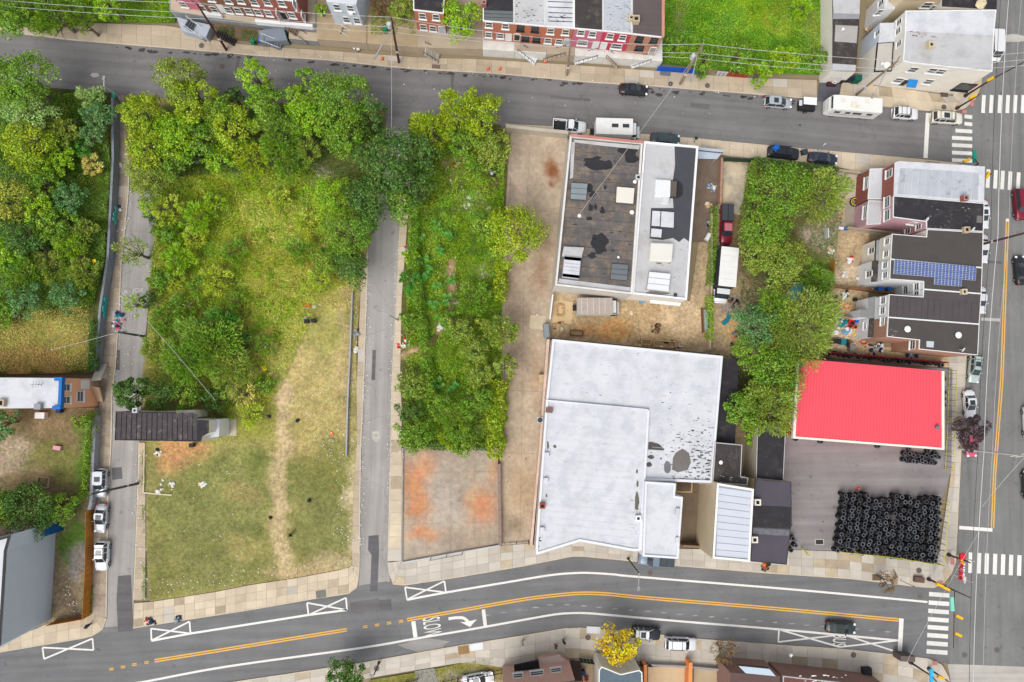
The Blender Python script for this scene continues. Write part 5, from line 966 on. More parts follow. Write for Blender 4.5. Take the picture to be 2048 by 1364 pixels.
# AC units and small things beside the warehouse
p = P(1080, 840, 2.6); t = thing('air_conditioner', 'round grey outdoor fan unit on the wall left of the white warehouse', 'air conditioner', (p.x, p.y, 2.0)); MB().box((p.x, p.y, 2.4), (.9, .9, .8)).build('casing', M('unit_grey', c(200, 205, 208)), t); MB().tube((p.x, p.y, 2.78), (p.x, p.y, 2.84), .38, .38, 16).build('fan_grille', M('unit_dark', c(70, 72, 75)), t)
p = P(1084, 757, 1.2); tag(MB().box((p.x, p.y, .7), (1.0, 1.2, 1.2)).build('wooden_crate', M('crate_wood', c(205, 180, 145))), 'tan wooden crate against the left wall of the white warehouse', 'crate')
p = P(1093, 662, 1.5); tag(MB().box((p.x, p.y, .9), (.8, 2.1, 1.6), .1).build('metal_cabinet', M('cabinet_grey', c(140, 150, 152))), 'grey metal cabinet at the upper left corner of the white warehouse', 'cabinet')
# --- buildings on the south side of the block ---
s1 = Bld('annex', 'white roofed annex with notched corner below the large warehouse', [(1290, 963), (1352, 967), (1350, 992), (1366, 994), (1357, 1118), (1285, 1113)], 6.8, wht, mem, .1, parapet=(.2, .3, MC['membrane_edge'])); s1.box([(1352, 1017), (1360, 1017), (1359, 1029), (1351, 1028)], .4, mem, 'parapet_block'); s1.box([(1352, 1075), (1359, 1075), (1358, 1087), (1351, 1086)], .4, mem, 'parapet_block')
s2 = Bld('metal_roof_building', 'tall building with cream side wall and pale blue metal sheet roof', [(1434, 966), (1508, 978), (1500, 1124), (1425, 1117)], 8.2, crm, M('dark_seam', c(158, 162, 168)), .1, base_px=[(1398, 1091), (1475, 1098), (1480, 964), (1398, 956)][:4] if 0 else None, parapet=(.25, .3, white_trim))
s2.strips([(1436, 974), (1432, 1113), (1496, 1118), (1504, 984)], 10, metalbl, 'roof_panel', .06, .035)
s3 = Bld('black_roof_annex', 'small black roofed annex above the metal roof building', [(1431, 885), (1484, 890), (1481, 953), (1496, 956), (1494, 970), (1425, 965)], 6.2, sand, tar, .1, trim=(.08, grayroof)); s3.vent(1442, 925, .3, .2); s3.win(1491, 902, 1, 1.3); s3.win(1491, 931, 1, 1.3); s3.spots((1430, 950, 1490, 965), 16, 1.6, grayroof)
s4 = Bld('narrow_black_roof', 'narrow black roofed strip between the white warehouse and the trees', [(1447, 716), (1478, 719), (1470, 889), (1430, 884)], 4.2, sand, tarb, .1)
s5 = Bld('black_roof_shed', 'plain black flat roof building left of the tyre lot', [(1515, 853), (1571, 857), (1566, 962), (1512, 957)], 4.6, M('stained_cream_wall', c(206, 196, 176), .9, .15), tarb, .1, trim=(.06, grayroof))
s6 = Bld('purple_roof_house', 'house with purplish black patched roof and two chimneys beside the tyre lot', [(1511, 959), (1582, 964), (1583, 1040), (1573, 1129), (1502, 1122), (1506, 1040)], 5.6, crm, M('purple_tar', c(84, 80, 90), .9, .14, .5), .1, trim=(.05, tar)); s6.patch([(1507, 1010), (1583, 1014), (1580, 1058), (1506, 1054)], tarb); s6.patch([(1506, 1056), (1579, 1060), (1578, 1072), (1505, 1068)], M('scuffed', c(112, 112, 116), var=.4, scale=2)); s6.chimney(1516, 1005, .9, .7, crmw); s6.chimney(1510, 1080, .9, .7, crmw)
tag(MB().prism([P2(p, 2.2) for p in ((1366, 1090), (1400, 1092), (1400, 1096), (1366, 1094))], 0, 2.2).build('brick_wall', brk2), 'low reddish brick wall across the narrow yard between the two white roofs', 'wall')
struct(sheet('yard_slab', [(1345, 966), (1425, 968), (1400, 1094), (1340, 1094)], .13, M('dark_yard', c(120, 104, 86), .9, .25, .6)))
p = P(1397, 966, 0)
t = thing('wooden_box_frame', 'open timber box frame in the narrow yard below the flaking roof', 'timber frame', (*P(1369, 970, 0).xy, .1)); q = [P2(p, 1.8) for p in ((1352, 963), (1384, 963), (1383, 984), (1352, 983))]
for i in range(4): MB().tube(q[i], q[(i+1) % 4], .12).build('beam', M('timber', c(196, 168, 130)), t)
# --- left side buildings ---
o1 = Bld('orange_house', 'orange fronted house with white roof and blue cornice', [(-160, 754), (122, 756), (120, 816), (-160, 818)], 9.2, orw, mem, .1, 'house'); o1.win(132, 775, 1.0, 1.6); o1.win(132, 800, 1.0, 1.6); o1.win(159.5, 793, 1.5, 1.5); o1.win(170, 769, 1.3, 1.9, 'door')
MB().prism([P2(p, 9.5) for p in ((118, 755), (124, 756), (121.5, 818), (115, 817))], 8.8, 9.5).build('cornice', bluem, o1.t)
for a in ((117, 758), (113, 815)): p = P(a[0], a[1], 9.5); MB().box((p.x, p.y, 9.2), (1.1, .5, .8)).build('cornice_bracket', bluem, o1.t)
o1.spots((5, 760, 110, 812), 12, 1.5, grayroof); o1.chimney(0, 806, 1.0, .6, sand)
tm = MB(); a = P(74, 769, 10.2); tm.tube((a.x, a.y, 9.2), a, .03, .03, 4)
for k in range(4): tm.tube((a.x-.6+k*.4, a.y-.5+k*.05, 10.2), (a.x-.5+k*.4, a.y+.5, 10.2), .025, .025, 4)
tm.tube((a.x-.9, a.y, 10.2), (a.x+.9, a.y+.1, 10.2), .025, .025, 4); tag(tm.build('tv_antenna', M('aluminium', c(150, 150, 155), .4, .05, metal=.5)), 'old television antenna on the white roof of the orange house', 'antenna')
stairs('tan steps with slatted side beside the orange house', (196, 802), (188, 770), .3, 2.2, 1.6, M('tan_step', c(205, 175, 145)), False, n=9); stairs('concrete steps rising to the wild lot above the orange house', (206, 728), (192, 758), .3, 2.4, 1.4, conc_g, False, n=9)
terrace('tan stair landing in front of the orange house', [(184, 757), (198, 757), (200, 772), (184, 772)], 2.2, M('tan_step', c(205, 175, 145)), 'wall')
d1 = Bld('dark_roof_house', 'lone house with ribbed black roof and white back shed beside the field', [(232, 823), (350, 824), (351, 837), (416, 841), (416, 866), (403, 873), (401, 883), (230, 880)], 6.6, crmw, tarb, .1, 'house', trim=(.08, tar)); d1.strips([(234, 824), (396, 828), (396, 880), (232, 878)], 16, M('ribbed_tar', c(78, 72, 74), .9, .25, 1, col2=c(120, 114, 112), thr=(.55, .7)), 'roof_sheet', .06, .07); d1.chimney(269, 821, .7, .6, grayroof)
d2 = Bld('back_shed', 'white roofed shed at the back of the ribbed black roof house', [(418, 840), (439, 838), (438, 873), (417, 876)], 4.0, wht, mem, .1, 'shed')
d3 = Bld('porch_roof', 'cream lean-to with two grey hatches on the ribbed black roof house', [(351, 821), (389, 820), (390, 835), (352, 836)], 4.6, crmw, M('cream_top', c(214, 212, 196)), .1, 'lean-to'); skylight(d3, [(357, 826), (366, 826), (366, 835), (357, 834)], 1, glz, h=.2); skylight(d3, [(376, 826), (386, 826), (386, 834), (376, 834)], 1, glz, h=.2)
g1 = Bld('grey_clad_building', 'tall building clad in grey metal sheet at the lower left', [(-160, 1120), (21, 1070), (12, 1102), (0, 1292), (-160, 1380)], 10.6, M('grey_cladding', c(204, 216, 228), .55, .05), mem, .1, parapet=(.2, .3, blackm), base_px=None)
g2 = Bld('rear_porch', 'small white rear porch with blue panel behind the grey clad building', [(22, 1060), (78, 1058), (76, 1080), (24, 1082)], 3.4, wht, M('porch_floor', c(200, 195, 190)), .1, 'porch'); MB().prism([P2(p, 3.5) for p in ((88, 1056), (99, 1053), (98, 1070), (87, 1074))], .1, 3.5).build('blue_panel', M('blue_wall', c(20, 90, 150)), g2.t)
# --- houses cut by the lower edge ---
l1 = Bld('brick_house', 'pinkish brick house with black porch grille at the lower edge', [(1006, 1378), (1150, 1361), (1160, 1500), (1006, 1500)], 8.0, brp, tar, .1, 'house')
for a, s in (((1036, 1352), 1.4), ((1074, 1347), 1.9), ((1112, 1341), 1.5)): l1.win(a[0], a[1], s, 1.4)
tag(MB().prism([P2(p, 1.2) for p in ((1076, 1318), (1120, 1309), (1121, 1313), (1138, 1325), (1082, 1334))], 0, 1.2).build('brick_porch', brp), 'brick porch wall with a patterned mat in front of the lower brick house', 'porch')
t = thing('porch_grille', 'black iron porch grille in front of the lower brick house', 'porch', (*P(1054, 1335, 0).xy, .1)); q = [P2(p, 2.6) for p in ((1028, 1330), (1076, 1320), (1079, 1336), (1030, 1344))]; MB().prism(q, 2.4, 2.5).build('porch_floor', M('black_porch', c(40, 40, 42)), t)
for k in range(7): MB().tube(q[0].lerp(q[1], k/6)+Vector((0, 0, .1)), q[3].lerp(q[2], k/6)+Vector((0, 0, .1)), .05).build('bar', blackm, t)
for k in range(3): MB().tube(q[0].lerp(q[3], k/2)+Vector((0, 0, .12)), q[1].lerp(q[2], k/2)+Vector((0, 0, .12)), .05).build('bar', blackm, t)
stairs('dark wooden stair right of the lower brick house', (1150, 1322), (1154, 1360), .3, 2.6, 1.5, M('dark_wood_step', c(92, 76, 70)))
l2 = Bld('shingle_roof_house', 'house with blue grey shingle roof and white eaves at the lower edge', [(1198, 1340), (1203, 1333), (1240, 1348), (1244, 1348), (1278, 1340), (1284, 1345), (1288, 1480), (1195, 1480)], 5.6, crmw, M('blue_shingle', c(98, 112, 122), .9, .25, 3), .1, 'house', trim=(.12, white_trim))
for lb, pts in (('orange painted yard wall nearest the shingle roof house', [(1288, 1330), (1294, 1330), (1294, 1420), (1288, 1420)]), ('orange painted yard wall to the right between two concrete yards', [(1378, 1326), (1385, 1325), (1383, 1420), (1375, 1420)])):
    tag(MB().prism([P2(p, 2.2) for p in pts], 0, 2.2).build('yard_wall', M('orange_paint', c(238, 150, 90))), lb, 'wall', 'orange yard walls')
struct(sheet('yard_slab', [(1296, 1334), (1376, 1334), (1374, 1400), (1296, 1400)], .15, M('yard_tan', c(205, 180, 145), .9, .15, .3))); struct(sheet('yard_slab', [(1388, 1336), (1456, 1340), (1456, 1400), (1386, 1400)], .15, M('yard_tan2', c(188, 168, 138), .9, .18, .3))); struct(sheet('yard_slab', [(1150, 1318), (1200, 1322), (1200, 1400), (1150, 1400)], .15, M('yard_tan2', c(188, 168, 138))))
l3 = Bld('skylit_house', 'brown house with pale blue slanted skylight roof at the lower edge', [(1460, 1345), (1560, 1352), (1562, 1480), (1462, 1480)], 6.0, M('brown_wall', c(150, 118, 108)), M('brown_roof2', c(100, 80, 76), .9, .2, 2), .1, 'house'); skylight(l3, [(1476, 1331), (1538, 1337), (1552, 1353), (1492, 1347)], 1, M('pale_glass_roof', c(190, 205, 218), .3, .03), 'glass_roof', .5, tar)
l4 = Bld('brown_shingle_house', 'row of brown shingled bays at the lower edge near the junction', [(1566, 1352), (1690, 1366), (1780, 1378), (1780, 1500), (1566, 1500)], 5.4, M('brown_wall', c(150, 118, 108)), M('brown_shingle', c(112, 74, 68), .9, .35, 3), .1, 'house', trim=(.1, grayroof)); l4.spots((1575, 1350, 1700, 1364), 20, 3, white_trim, 'ridge_caps')
struct(sheet('driveway', [(830, 1342), (868, 1336), (885, 1400), (835, 1400)], .16, M('gravel_drive', c(150, 145, 140), .9, .3, 2))); 
lot('lower_grass', [(740, 1360), (860, 1340), (985, 1312), (1008, 1335), (1006, 1400), (720, 1400)], .12, c(128, 122, 62), [(850, 1365, 22, 40, c(150, 146, 142), .95), (960, 1330, 40, 8, c(160, 140, 88), .8), (950, 1360, 60, 16, c(165, 150, 135), .9)])
# ================= VEHICLES =================
A = math.radians
blk = paint('car_paint_black', c(34, 36, 42)); wh_ = paint('car_paint_white', c(236, 238, 240)); slv = paint('car_paint_silver', c(190, 195, 202), .3); crp = paint('car_paint_cream', c(235, 230, 215)); teal = paint('car_paint_dark_teal', c(62, 78, 86)); navy = paint('car_paint_navy', c(44, 52, 74)); redp = paint('car_paint_maroon', c(130, 18, 45)); sage = paint('car_paint_sage', c(180, 196, 190)); dkg = paint('car_paint_dark_green', c(48, 58, 56)); pnk = paint('car_paint_pink_red', c(205, 90, 115)); blg = paint('car_paint_blue_grey', c(110, 128, 145))
G1 = 'vehicles on the north street'; G2 = 'vehicles on the east avenue'; G3 = 'vehicles on the south street'; G4 = 'cars parked in the left lane'
car(1268, 178, A(-4), 'sedan', blk, 'glossy black sedan at the kerb of the north street below the brick row', 60, sunroof=True, group=G1)
car(1557, 204, A(-4), 'hatch', slv, 'silver hatchback with black sunroof parked left of the motorhome', 60, sunroof=True, group=G1)
car(1812, 226, A(-4), 'suv', wh_, 'small white suv between the motorhome and the cream suv', 54, rack=True, group=G1)
car(1895, 235, A(-3), 'suv', crp, 'cream white suv at the corner stop line', 67, sunroof=True, rack=True, group=G1)
car(1139, 252, A(-4), 'pickup', wh_, 'white pickup truck with empty black bed on the sidewalk edge', 70, group=G1)
car(1331, 277, A(-4), 'sedan', teal, 'dark teal sedan half hidden behind the warehouse roof', 62, group=G1)
car(1568, 305, A(-6), 'suv', paint('car_paint_black_blue', c(30, 34, 44)), 'black suv with loaded roof rack on the sidewalk above the large tree', 66, rack=True, group=G1)
car(1647, 316, A(-6), 'sedan', navy, 'dark navy sedan parked right of the black suv', 62, group=G1)
car(200, 966, A(-90), 'suv', slv, 'silver grey suv crossed by the leaning lane pole, topmost of three', 56, sunroof=True, group=G4)
car(200, 1037, A(-93), 'sedan', slv, 'silver sedan with sunroof, middle of the three in the left lane', 56, sunroof=True, group=G4)
car(203, 1112, A(-90), 'suv', wh_, 'white suv nearest the south street in the left lane', 56, sunroof=True, rack=True, group=G4)
car(1967, 428, A(-90), 'sedan', wh_, 'white sedan peeking out beside the black roof of the east row', 62, sunroof=True, group=G2)
car(1966, 497, A(-92), 'sedan', paint('car_paint_white2', c(228, 230, 232)), 'white sedan beside the plain dark roof, second from the upper crosswalk', 62, group=G2)
car(1962, 600, A(-92), 'sedan', paint('car_paint_pearl', c(222, 224, 228)), 'white sedan beside the seamed brown roof of the east row', 58, group=G2)
car(1951, 737, A(-98), 'wagon', sage, 'pale sage green wagon with roof rails beside the tyre shop fence', 60, rack=True, sunroof=True, group=G2)
car(1941, 808, A(-88), 'sedan', paint('car_paint_white3', c(240, 241, 243)), 'bright white sedan just above the purple leaved tree', 58, sunroof=True, group=G2)
car(1943, 888, A(-88), 'hatch', pnk, 'pinkish red car half hidden under the purple leaved tree', 54, group=G2)
car(1990, 92, A(-92), 'van', wh_, 'white van parked beside the large corner building, upper right', 66, group=G2)
car(2042, 408, A(-88), 'suv', redp, 'maroon suv driving at the right edge below the crosswalk', 66, group=G2)
car(2043, 540, A(92), 'sedan', blk, 'black car with orange lamp at the right edge of the avenue', 62, group=G2)
car(2062, 846, A(-90), 'van', paint('car_paint_white4', c(236, 237, 238)), 'white van cut by the right edge of the picture', 66, group=G2)
car(2060, 970, A(90), 'sedan', dkg, 'dark car cut by the right edge below the white van', 60, group=G2)
car(1683, 1256, A(-4), 'sedan', dkg, 'dark green sedan driving past the bus box', 60, group=G3)
car(1293, 1267, A(-5), 'suv', blk, 'black suv with white roof parked right of the yellow tree', 56, sunroof=True, rack=True, roofm=wh_, group=G3)
car(1362, 1288, A(-3), 'suv', wh_, 'white suv on the sidewalk right of the white roofed black suv', 64, group=G3, rack=True)
car(955, 1360, A(8), 'sedan', wh_, 'white car on the drive cut by the lower edge', 64, sunroof=True, group=G3)
r_ = car(1313, 1120, A(-184), 'pickup', blg, 'blue grey pickup with dark tonneau cover under the white roofed annex', 72, group=G3)
MB().box((-1.5, 0, 1.22), (2.3, 1.75, .06)).build('tonneau_cover', M('tonneau', c(70, 76, 84), .6, .05), r_, True)
MB().box((-1.5, 0, 1.27), (.06, 1.7, .03)).build('tonneau_rib', M('tonneau_rib', c(50, 55, 60), .6, .05), r_, True)
r_ = car(1453, 450, A(-92), 'pickup', redp, 'dark red pickup with black bed cover in the driveway', 82, name='pickup_truck', group='vehicles in the back yards')
MB().box((-1.9, 0, 1.35), (2.7, 1.85, .5)).build('bed_cover', M('bed_cover', c(66, 70, 78), .6, .05), r_, True); MB().box((-1.9, 0, 1.62), (2.6, .08, .04)).build('bed_rib', dark_m, r_, True); MB().box((0.55, 0, 1.84), (1.2, 1.2, .02)).build('faded_roof', M('faded_red', c(190, 110, 120), .7, .1), r_, True)
bx = M('box_white', c(232, 232, 230), .6, .08, 1.5)
box_truck(1236, 259, A(-1), 98, 34, 'white box truck with two roof hatches beside the warehouse on the north street', bx, paint('truck_white', c(235, 238, 240)), 'box_truck', 3.0, 1.4, sky=2, group=G1)
box_truck(1448, 552, A(-96), 112, 36, 'white box truck with tall cargo box beside the ivy strip', bx, paint('truck_white', c(235, 238, 240)), 'box_truck', 3.6, 2.1, sidem=M('box_side_dark', c(60, 62, 70)), group='vehicles in the back yards')
box_truck(1198, 614, A(0), 90, 34, 'white stake truck with brown boarded roof in the sandy yard', M('stake_white', c(225, 222, 215)), paint('truck_white2', c(228, 232, 230)), 'stake_truck', 2.8, 1.3, roofm=M('brown_boards', c(178, 166, 158), .9, .25, 3), group='vehicles in the back yards')
# motorhome
p = P(1703, 215, 1.5); L_ = 112/13.4; W_ = 2.5; rv = thing('motorhome', 'long cream white motorhome with rounded front on the north street', 'motorhome', (p.x, p.y, .02), A(176), G1); b = MB(); hh = L_/2; rvm = M('motorhome_shell', c(232, 232, 228), .5, .04)
rg = []
for x, w_, zt in ((-hh, 1.12, 3.0), (-hh+.12, 1.22, 3.08), (hh-1.3, 1.22, 3.08), (hh-.55, 1.18, 3.0), (hh-.12, 1.05, 2.1), (hh, .95, 1.3)): rg.append([(x, -w_, .5), (x, -w_, zt-.15), (x, -w_*.93, zt), (x, w_*.93, zt), (x, w_, zt-.15), (x, w_, .5)])
loft(b, rg); b.build('body', rvm, rv, True)
MB().add([(hh-.5, -1.0, 2.9), (hh-.5, 1.0, 2.9), (hh-.1, .95, 2.05), (hh-.1, -.95, 2.05)], [(3, 2, 1, 0)]).build('windshield', auto_glass, rv, True)
for x, s, w_ in ((-2.6, 1, .9), (-.6, 1, 1.4), (.9, 1, .8), (2.6, 1, .9), (-2, -1, 1.0), (1, -1, 1.0)): MB().box((x, s*1.235, 2.1), (w_, .04, .6)).build('window', auto_glass, rv, True)
MB().box((.1, 1.24, 1.4), (hh*1.6, .03, .12)).build('stripe', M('grey_stripe', c(150, 150, 155)), rv, True)
for x, y, s in ((.5, .35, .75), (2.2, -.2, .5), (-1.6, -.3, .45), (-.2, .6, .4)): MB().box((x, y, 3.16), (s, s, .22)).build('roof_unit', M('cream_unit', c(232, 224, 205), .6, .05), rv, True)
for x in (-hh+2.0, hh-1.6):
    for s in (-1, 1): wheel(rv, x, s*1.05, .4, .3)
# utility trailer with white board
p = P(1614, 210, .8); t = thing('utility_trailer', 'small black trailer with a white board on top, behind the motorhome', 'trailer', (p.x, p.y, .02), A(-4), G1)
MB().box((-.1, -.2, .75), (2.6, 1.5, .7)).build('trailer_box', dark_m, t, True); MB().box((1.6, -.2, .5), (1.0, .1, .1)).build('drawbar', M('steel', c(150, 150, 150), .5, metal=.5), t, True); MB().box((.25, .45, 1.35), (2.1, 1.2, .08)).build('white_board', wht, t, True); MB().box((-1.2, .1, 1.15), (.5, .9, .1)).build('shelf', M('unit_grey', c(200, 205, 208)), t, True)
for s in (-1, 1): wheel(t, -.1, s*.8-.2, .3)
# load on the black suv
p = P(1552, 297, 2); tag(MB().blobsph((p.x, p.y+.1, 1.95), .55, 8, 5, .5, .3).build('blue_bag', M('bright_blue', c(20, 100, 190), .6)), 'bright blue bag on the roof of the black suv', 'bag')
p = P(1609, 304, .6); tag(MB().box((p.x, p.y, .5), (.9, .8, .7), .2).build('wheeled_cart', M('cart_dark', c(60, 68, 80))), 'small dark cart between the black suv and the navy sedan', 'cart')
# ================= TREES AND SHRUBS =================
WG = 'trees in the wild lot at the left edge'
tree(52, 165, 62, 11, 'mid', 'bright green tree touching the left edge under the north street', group=WG, ground=1.5)
tree(60, 232, 50, 9, 'pale', 'pale green tree left of the blue green pair, upper left', 'broad', group=WG, ground=1.5)
tree(184, 200, 32, 6, 'pale', 'pale feathery sumac beside the north street sidewalk', 'feather', group=WG, ground=1.5)
tree(198, 236, 33, 7, 'blue', 'rounded blue green tree against the retaining wall', group=WG, ground=1.5, dens=60, leaf=.22)
tree(186, 272, 28, 6, 'blue', 'smaller blue green tree just below the rounded one', group=WG, ground=1.5, dens=60, leaf=.22)
tree(170, 300, 22, 5, 'emerald', 'vivid emerald bush below the blue green pair', group=WG, ground=1.5)
tree(130, 320, 30, 6, 'lime', 'lime green tree right of the yellow green rounded one', group=WG, ground=1.5); tree(140, 500, 34, 5, 'lime', 'bright green shrub above the right blue green bush', 'spray', group=WG, ground=1.5); tree(80, 420, 34, 8, 'lime', 'bright lime tree in the heart of the wild lot', group=WG, ground=1.5); tree(20, 510, 34, 7, 'lime', 'bright green tree at the left edge below the yellowing one', group=WG, ground=1.5)
tree(58, 290, 54, 9, 'yg', 'yellow green rounded tree in the middle of the wild lot', group=WG, ground=1.5)
tree(128, 265, 36, 6, 'olive', 'olive shrub between the yellow green tree and the blue green pair', group=WG, ground=1.5)
tree(100, 332, 30, 6, 'lime', 'lime green bush right of the yellow green rounded tree', group=WG, ground=1.5)
tree(20, 405, 50, 9, 'orange', 'tree with yellowing orange leaves at the left edge', group=WG, ground=1.5)
tree(138, 398, 34, 7, 'blue', 'dense round blue green tree in the middle right of the wild lot', group=WG, ground=1.5, dens=66, leaf=.2)
tree(88, 375, 40, 7, 'mid', 'dark mid green tree left of the dense round blue green one', group=WG, ground=1.5)
tree(110, 450, 42, 7, 'mid', 'spreading mid green tree below the dense round one', group=WG, ground=1.5)
tree(50, 470, 46, 8, 'dark', 'dark green tree below the yellowing one at the left edge', group=WG, ground=1.5)
tree(160, 470, 36, 5, 'olive', 'olive shrub against the wall below the dense round tree', 'spray', group=WG, ground=1.5)
tree(45, 545, 44, 6, 'mid', 'mid green shrub above the left blue green bush', 'spray', group=WG, ground=1.5)
tree(110, 530, 40, 5, 'olive', 'pale olive spraying shrub above the right blue green bush', 'spray', group=WG, ground=1.5)
tree(170, 545, 34, 5, 'olive', 'olive shrub leaning on the retaining wall', 'spray', group=WG, ground=1.5)
tree(52, 598, 38, 6, 'blue', 'blue green bush at the upper left corner of the dry clearing', group=WG, ground=1.5, dens=60, leaf=.24)
tree(133, 592, 33, 6, 'blue', 'blue green bush at the upper right corner of the dry clearing', group=WG, ground=1.5, dens=60, leaf=.24)
tree(10, 625, 28, 4, 'mid', 'low green bush at the left edge of the dry clearing', group=WG, ground=1.5)
tree(185, 330, 24, 4, 'dry', 'dry yellow shrub beside the wall below the emerald bush', 'spray', group=WG, ground=1.5)
UL = 'trees at the upper left edge'
tree(30, 20, 62, 10, 'mid', 'mid green tree in the upper left corner', group=UL); tree(105, 25, 55, 9, 'mid', 'second tree from the upper left corner overhanging the sidewalk', 'spray', group=UL); tree(165, 42, 32, 7, 'mid', 'third tree from the upper left corner, smallest', 'spray', group=UL); tree(215, 5, 40, 8, 'lime', 'light green tree at the top edge left of the houses', group=UL)
FG = 'trees along the upper side of the vacant field'
tree(288, 235, 46, 10, 'yg', 'bright yellow green tree at the corner of the left lane', group=FG, ry=60)
tree(300, 300, 46, 9, 'yg', 'yellow tree below the bright one at the left lane corner', group=FG)
tree(365, 165, 50, 11, 'olive', 'pale olive tree leaning over the north street', group=FG)
tree(390, 205, 52, 10, 'yg', 'yellow green airy tree right of the corner one', group=FG)
tree(355, 275, 52, 9, 'lime', 'light green tree in the shaded gap of the treeline', group=FG)
tree(300, 360, 48, 8, 'olive', 'olive green tree overhanging the left lane', group=FG, dens=60, leaf=.2)
tree(300, 412, 24, 5, 'lime', 'small lime bush at the lane edge below the olive tree', group=FG)
tree(410, 272, 44, 8, 'mid', 'mid green tree right of the shaded gap', group=FG)
tree(470, 195, 20, 6, 'dark', 'small dark tree showing between two tall ones over the street', group=FG)
tree(515, 160, 40, 12, 'lime', 'tall light green tree reaching furthest over the north street', group=FG, ry=46)
tree(540, 215, 48, 10, 'mid', 'mid green tree just below the tallest one', group=FG)
tree(470, 260, 50, 9, 'yg', 'yellow green tree in the middle of the treeline', group=FG)
tree(560, 275, 52, 9, 'mid', 'large mid green tree right of the middle one', 'spray', group=FG)
tree(620, 160, 26, 9, 'mid', 'small upright tree at the street edge, left of the large crown', group=FG)
tree(680, 208, 68, 11, 'mid', 'large bright mid green crown at the middle lane mouth', group=FG)
tree(625, 240, 46, 9, 'lime', 'light green tree left under the large crown', group=FG)
tree(745, 235, 30, 8, 'dark', 'dark green tree right of the large crown', group=FG)
tree(690, 285, 44, 8, 'mid', 'mid green tree below the large crown', group=FG)
tree(620, 300, 32, 7, 'olive', 'thin olive tree above the rubble heap', 'spray', group=FG)
tree(782, 325, 70, 12, 'dark', 'broad dark green tree spanning the middle lane', group=FG, leaf=.32)
tree(845, 305, 42, 10, 'dark', 'dark green tree right of the broad dark one', group=FG, leaf=.3)
tree(745, 405, 58, 10, 'dark', 'dark green tree below the broad dark one', group=FG, leaf=.3)
tree(808, 408, 40, 9, 'mid', 'yellowish green tree hanging over the lane', group=FG)
tree(664, 398, 47, 9, 'lime', 'vivid lime green tree, brightest in the field', group=FG, leaf=.2, dens=60)
tree(700, 470, 54, 9, 'mid', 'olive green tree below the vivid lime one', group=FG, dens=56, leaf=.22)
tree(705, 535, 40, 8, 'dark', 'dark tree at the lower end of the middle treeline', group=FG)
for a in ((345, 325, 42, 7, 'mid', 'mid green tree at the inner edge of the corner trees', 'broad'), (440, 318, 36, 6, 'lime', 'light green bush in front of the middle treeline', 'broad'), (505, 318, 42, 6.5, 'yg', 'yellow green bush at the upper edge of the tall grass', 'spray'), (580, 330, 34, 5.5, 'mid', 'mid green bush left of the rubble heap', 'spray'), (440, 225, 36, 9, 'mid', 'mid green tree tucked between the airy and middle trees', 'broad'), (600, 205, 34, 9, 'lime', 'light green tree left of the large crown at the street', 'broad'), (830, 375, 42, 9, 'dark', 'dark green tree at the right side of the lane canopy', 'broad'), (655, 520, 34, 6, 'mid', 'mid green bush left of the lower dark tree', 'broad'), (335, 420, 30, 5, 'weed', 'yellow green shrub at the upper left of the tall grass', 'spray'), (400, 430, 36, 4, 'lime', 'bright low shrub in the tall grass', 'spray'), (360, 520, 34, 4, 'lime', 'bright low shrub left in the tall grass', 'spray'), (430, 560, 34, 3.6, 'weed', 'yellowish low shrub in the tall grass', 'spray'), (375, 610, 30, 3.4, 'mid', 'mid green low shrub below the bright one in the tall grass', 'spray'), (620, 450, 32, 4, 'weed', 'yellow green shrub below the vivid lime tree', 'spray')): tree(*a[:6], a[6], group=FG)
for i, (x, y, r_, pl_, lb) in enumerate(((345, 470, 30, 'lime', 'lime shrub nearest the lane at the level of the leaning tree'), (390, 475, 28, 'weed', 'yellow green shrub right of the lime one near the leaning tree'), (430, 410, 26, 'lime', 'lime shrub in the upper middle of the tall grass'), (470, 500, 28, 'mid', 'green shrub in the middle of the tall grass'), (345, 560, 28, 'weed', 'yellow green shrub level with the chalk writing'), (400, 570, 24, 'mid', 'dull green shrub right of the chalk writing'), (560, 400, 26, 'weed', 'yellow green shrub left of the rubble heap slope'), (600, 500, 28, 'mid', 'green shrub left of the olive tree below the lime crown'), (640, 560, 24, 'weed', 'yellow shrub at the lower end of the tall grass'), (470, 600, 24, 'mid', 'green shrub above the large dark bush'), (530, 690, 24, 'mid', 'green shrub beside the top of the footpath'), (505, 830, 26, 'weed', 'yellow green shrub right of the white back shed'), (310, 430, 22, 'dark', 'dark shrub at the lane below the lime bush'), (300, 600, 20, 'dark', 'dark shrub at the lane below the chalk writing'))): tree(x, y, r_, 2.6+(i % 3)*.5, pl_, lb, 'spray', name='shrub', cat='shrub', group='shrubs in the tall grass', ground=.16, dens=60)
OG = 'trees of the overgrown middle lot'
tree(862, 262, 44, 9, 'yg', 'yellow green tree at the rounded corner of the middle lot', 'feather', group=OG)
tree(920, 222, 46, 11, 'yg', 'yellow tipped tree beside the north street in the middle lot', 'feather', group=OG)
tree(960, 232, 48, 10, 'yg', 'golden green tree right of the yellow tipped one', group=OG)
tree(985, 300, 42, 8, 'olive', 'pale olive tree at the alley corner', group=OG)
tree(930, 290, 38, 8, 'mid', 'mid green tree between the golden and olive trees', group=OG)
tree(1030, 470, 62, 10, 'yg', 'large yellow green tree overhanging the alley', 'broad', group=OG)
tree(968, 450, 32, 7, 'mid', 'mid green tree left of the large one over the alley', group=OG)
tree(945, 600, 36, 5, 'mid', 'mid green shrub in the centre of the overgrown lot', 'spray', group=OG); tree(1000, 665, 36, 7, 'olive', 'olive tree leaning over the alley edge', 'feather', group=OG)
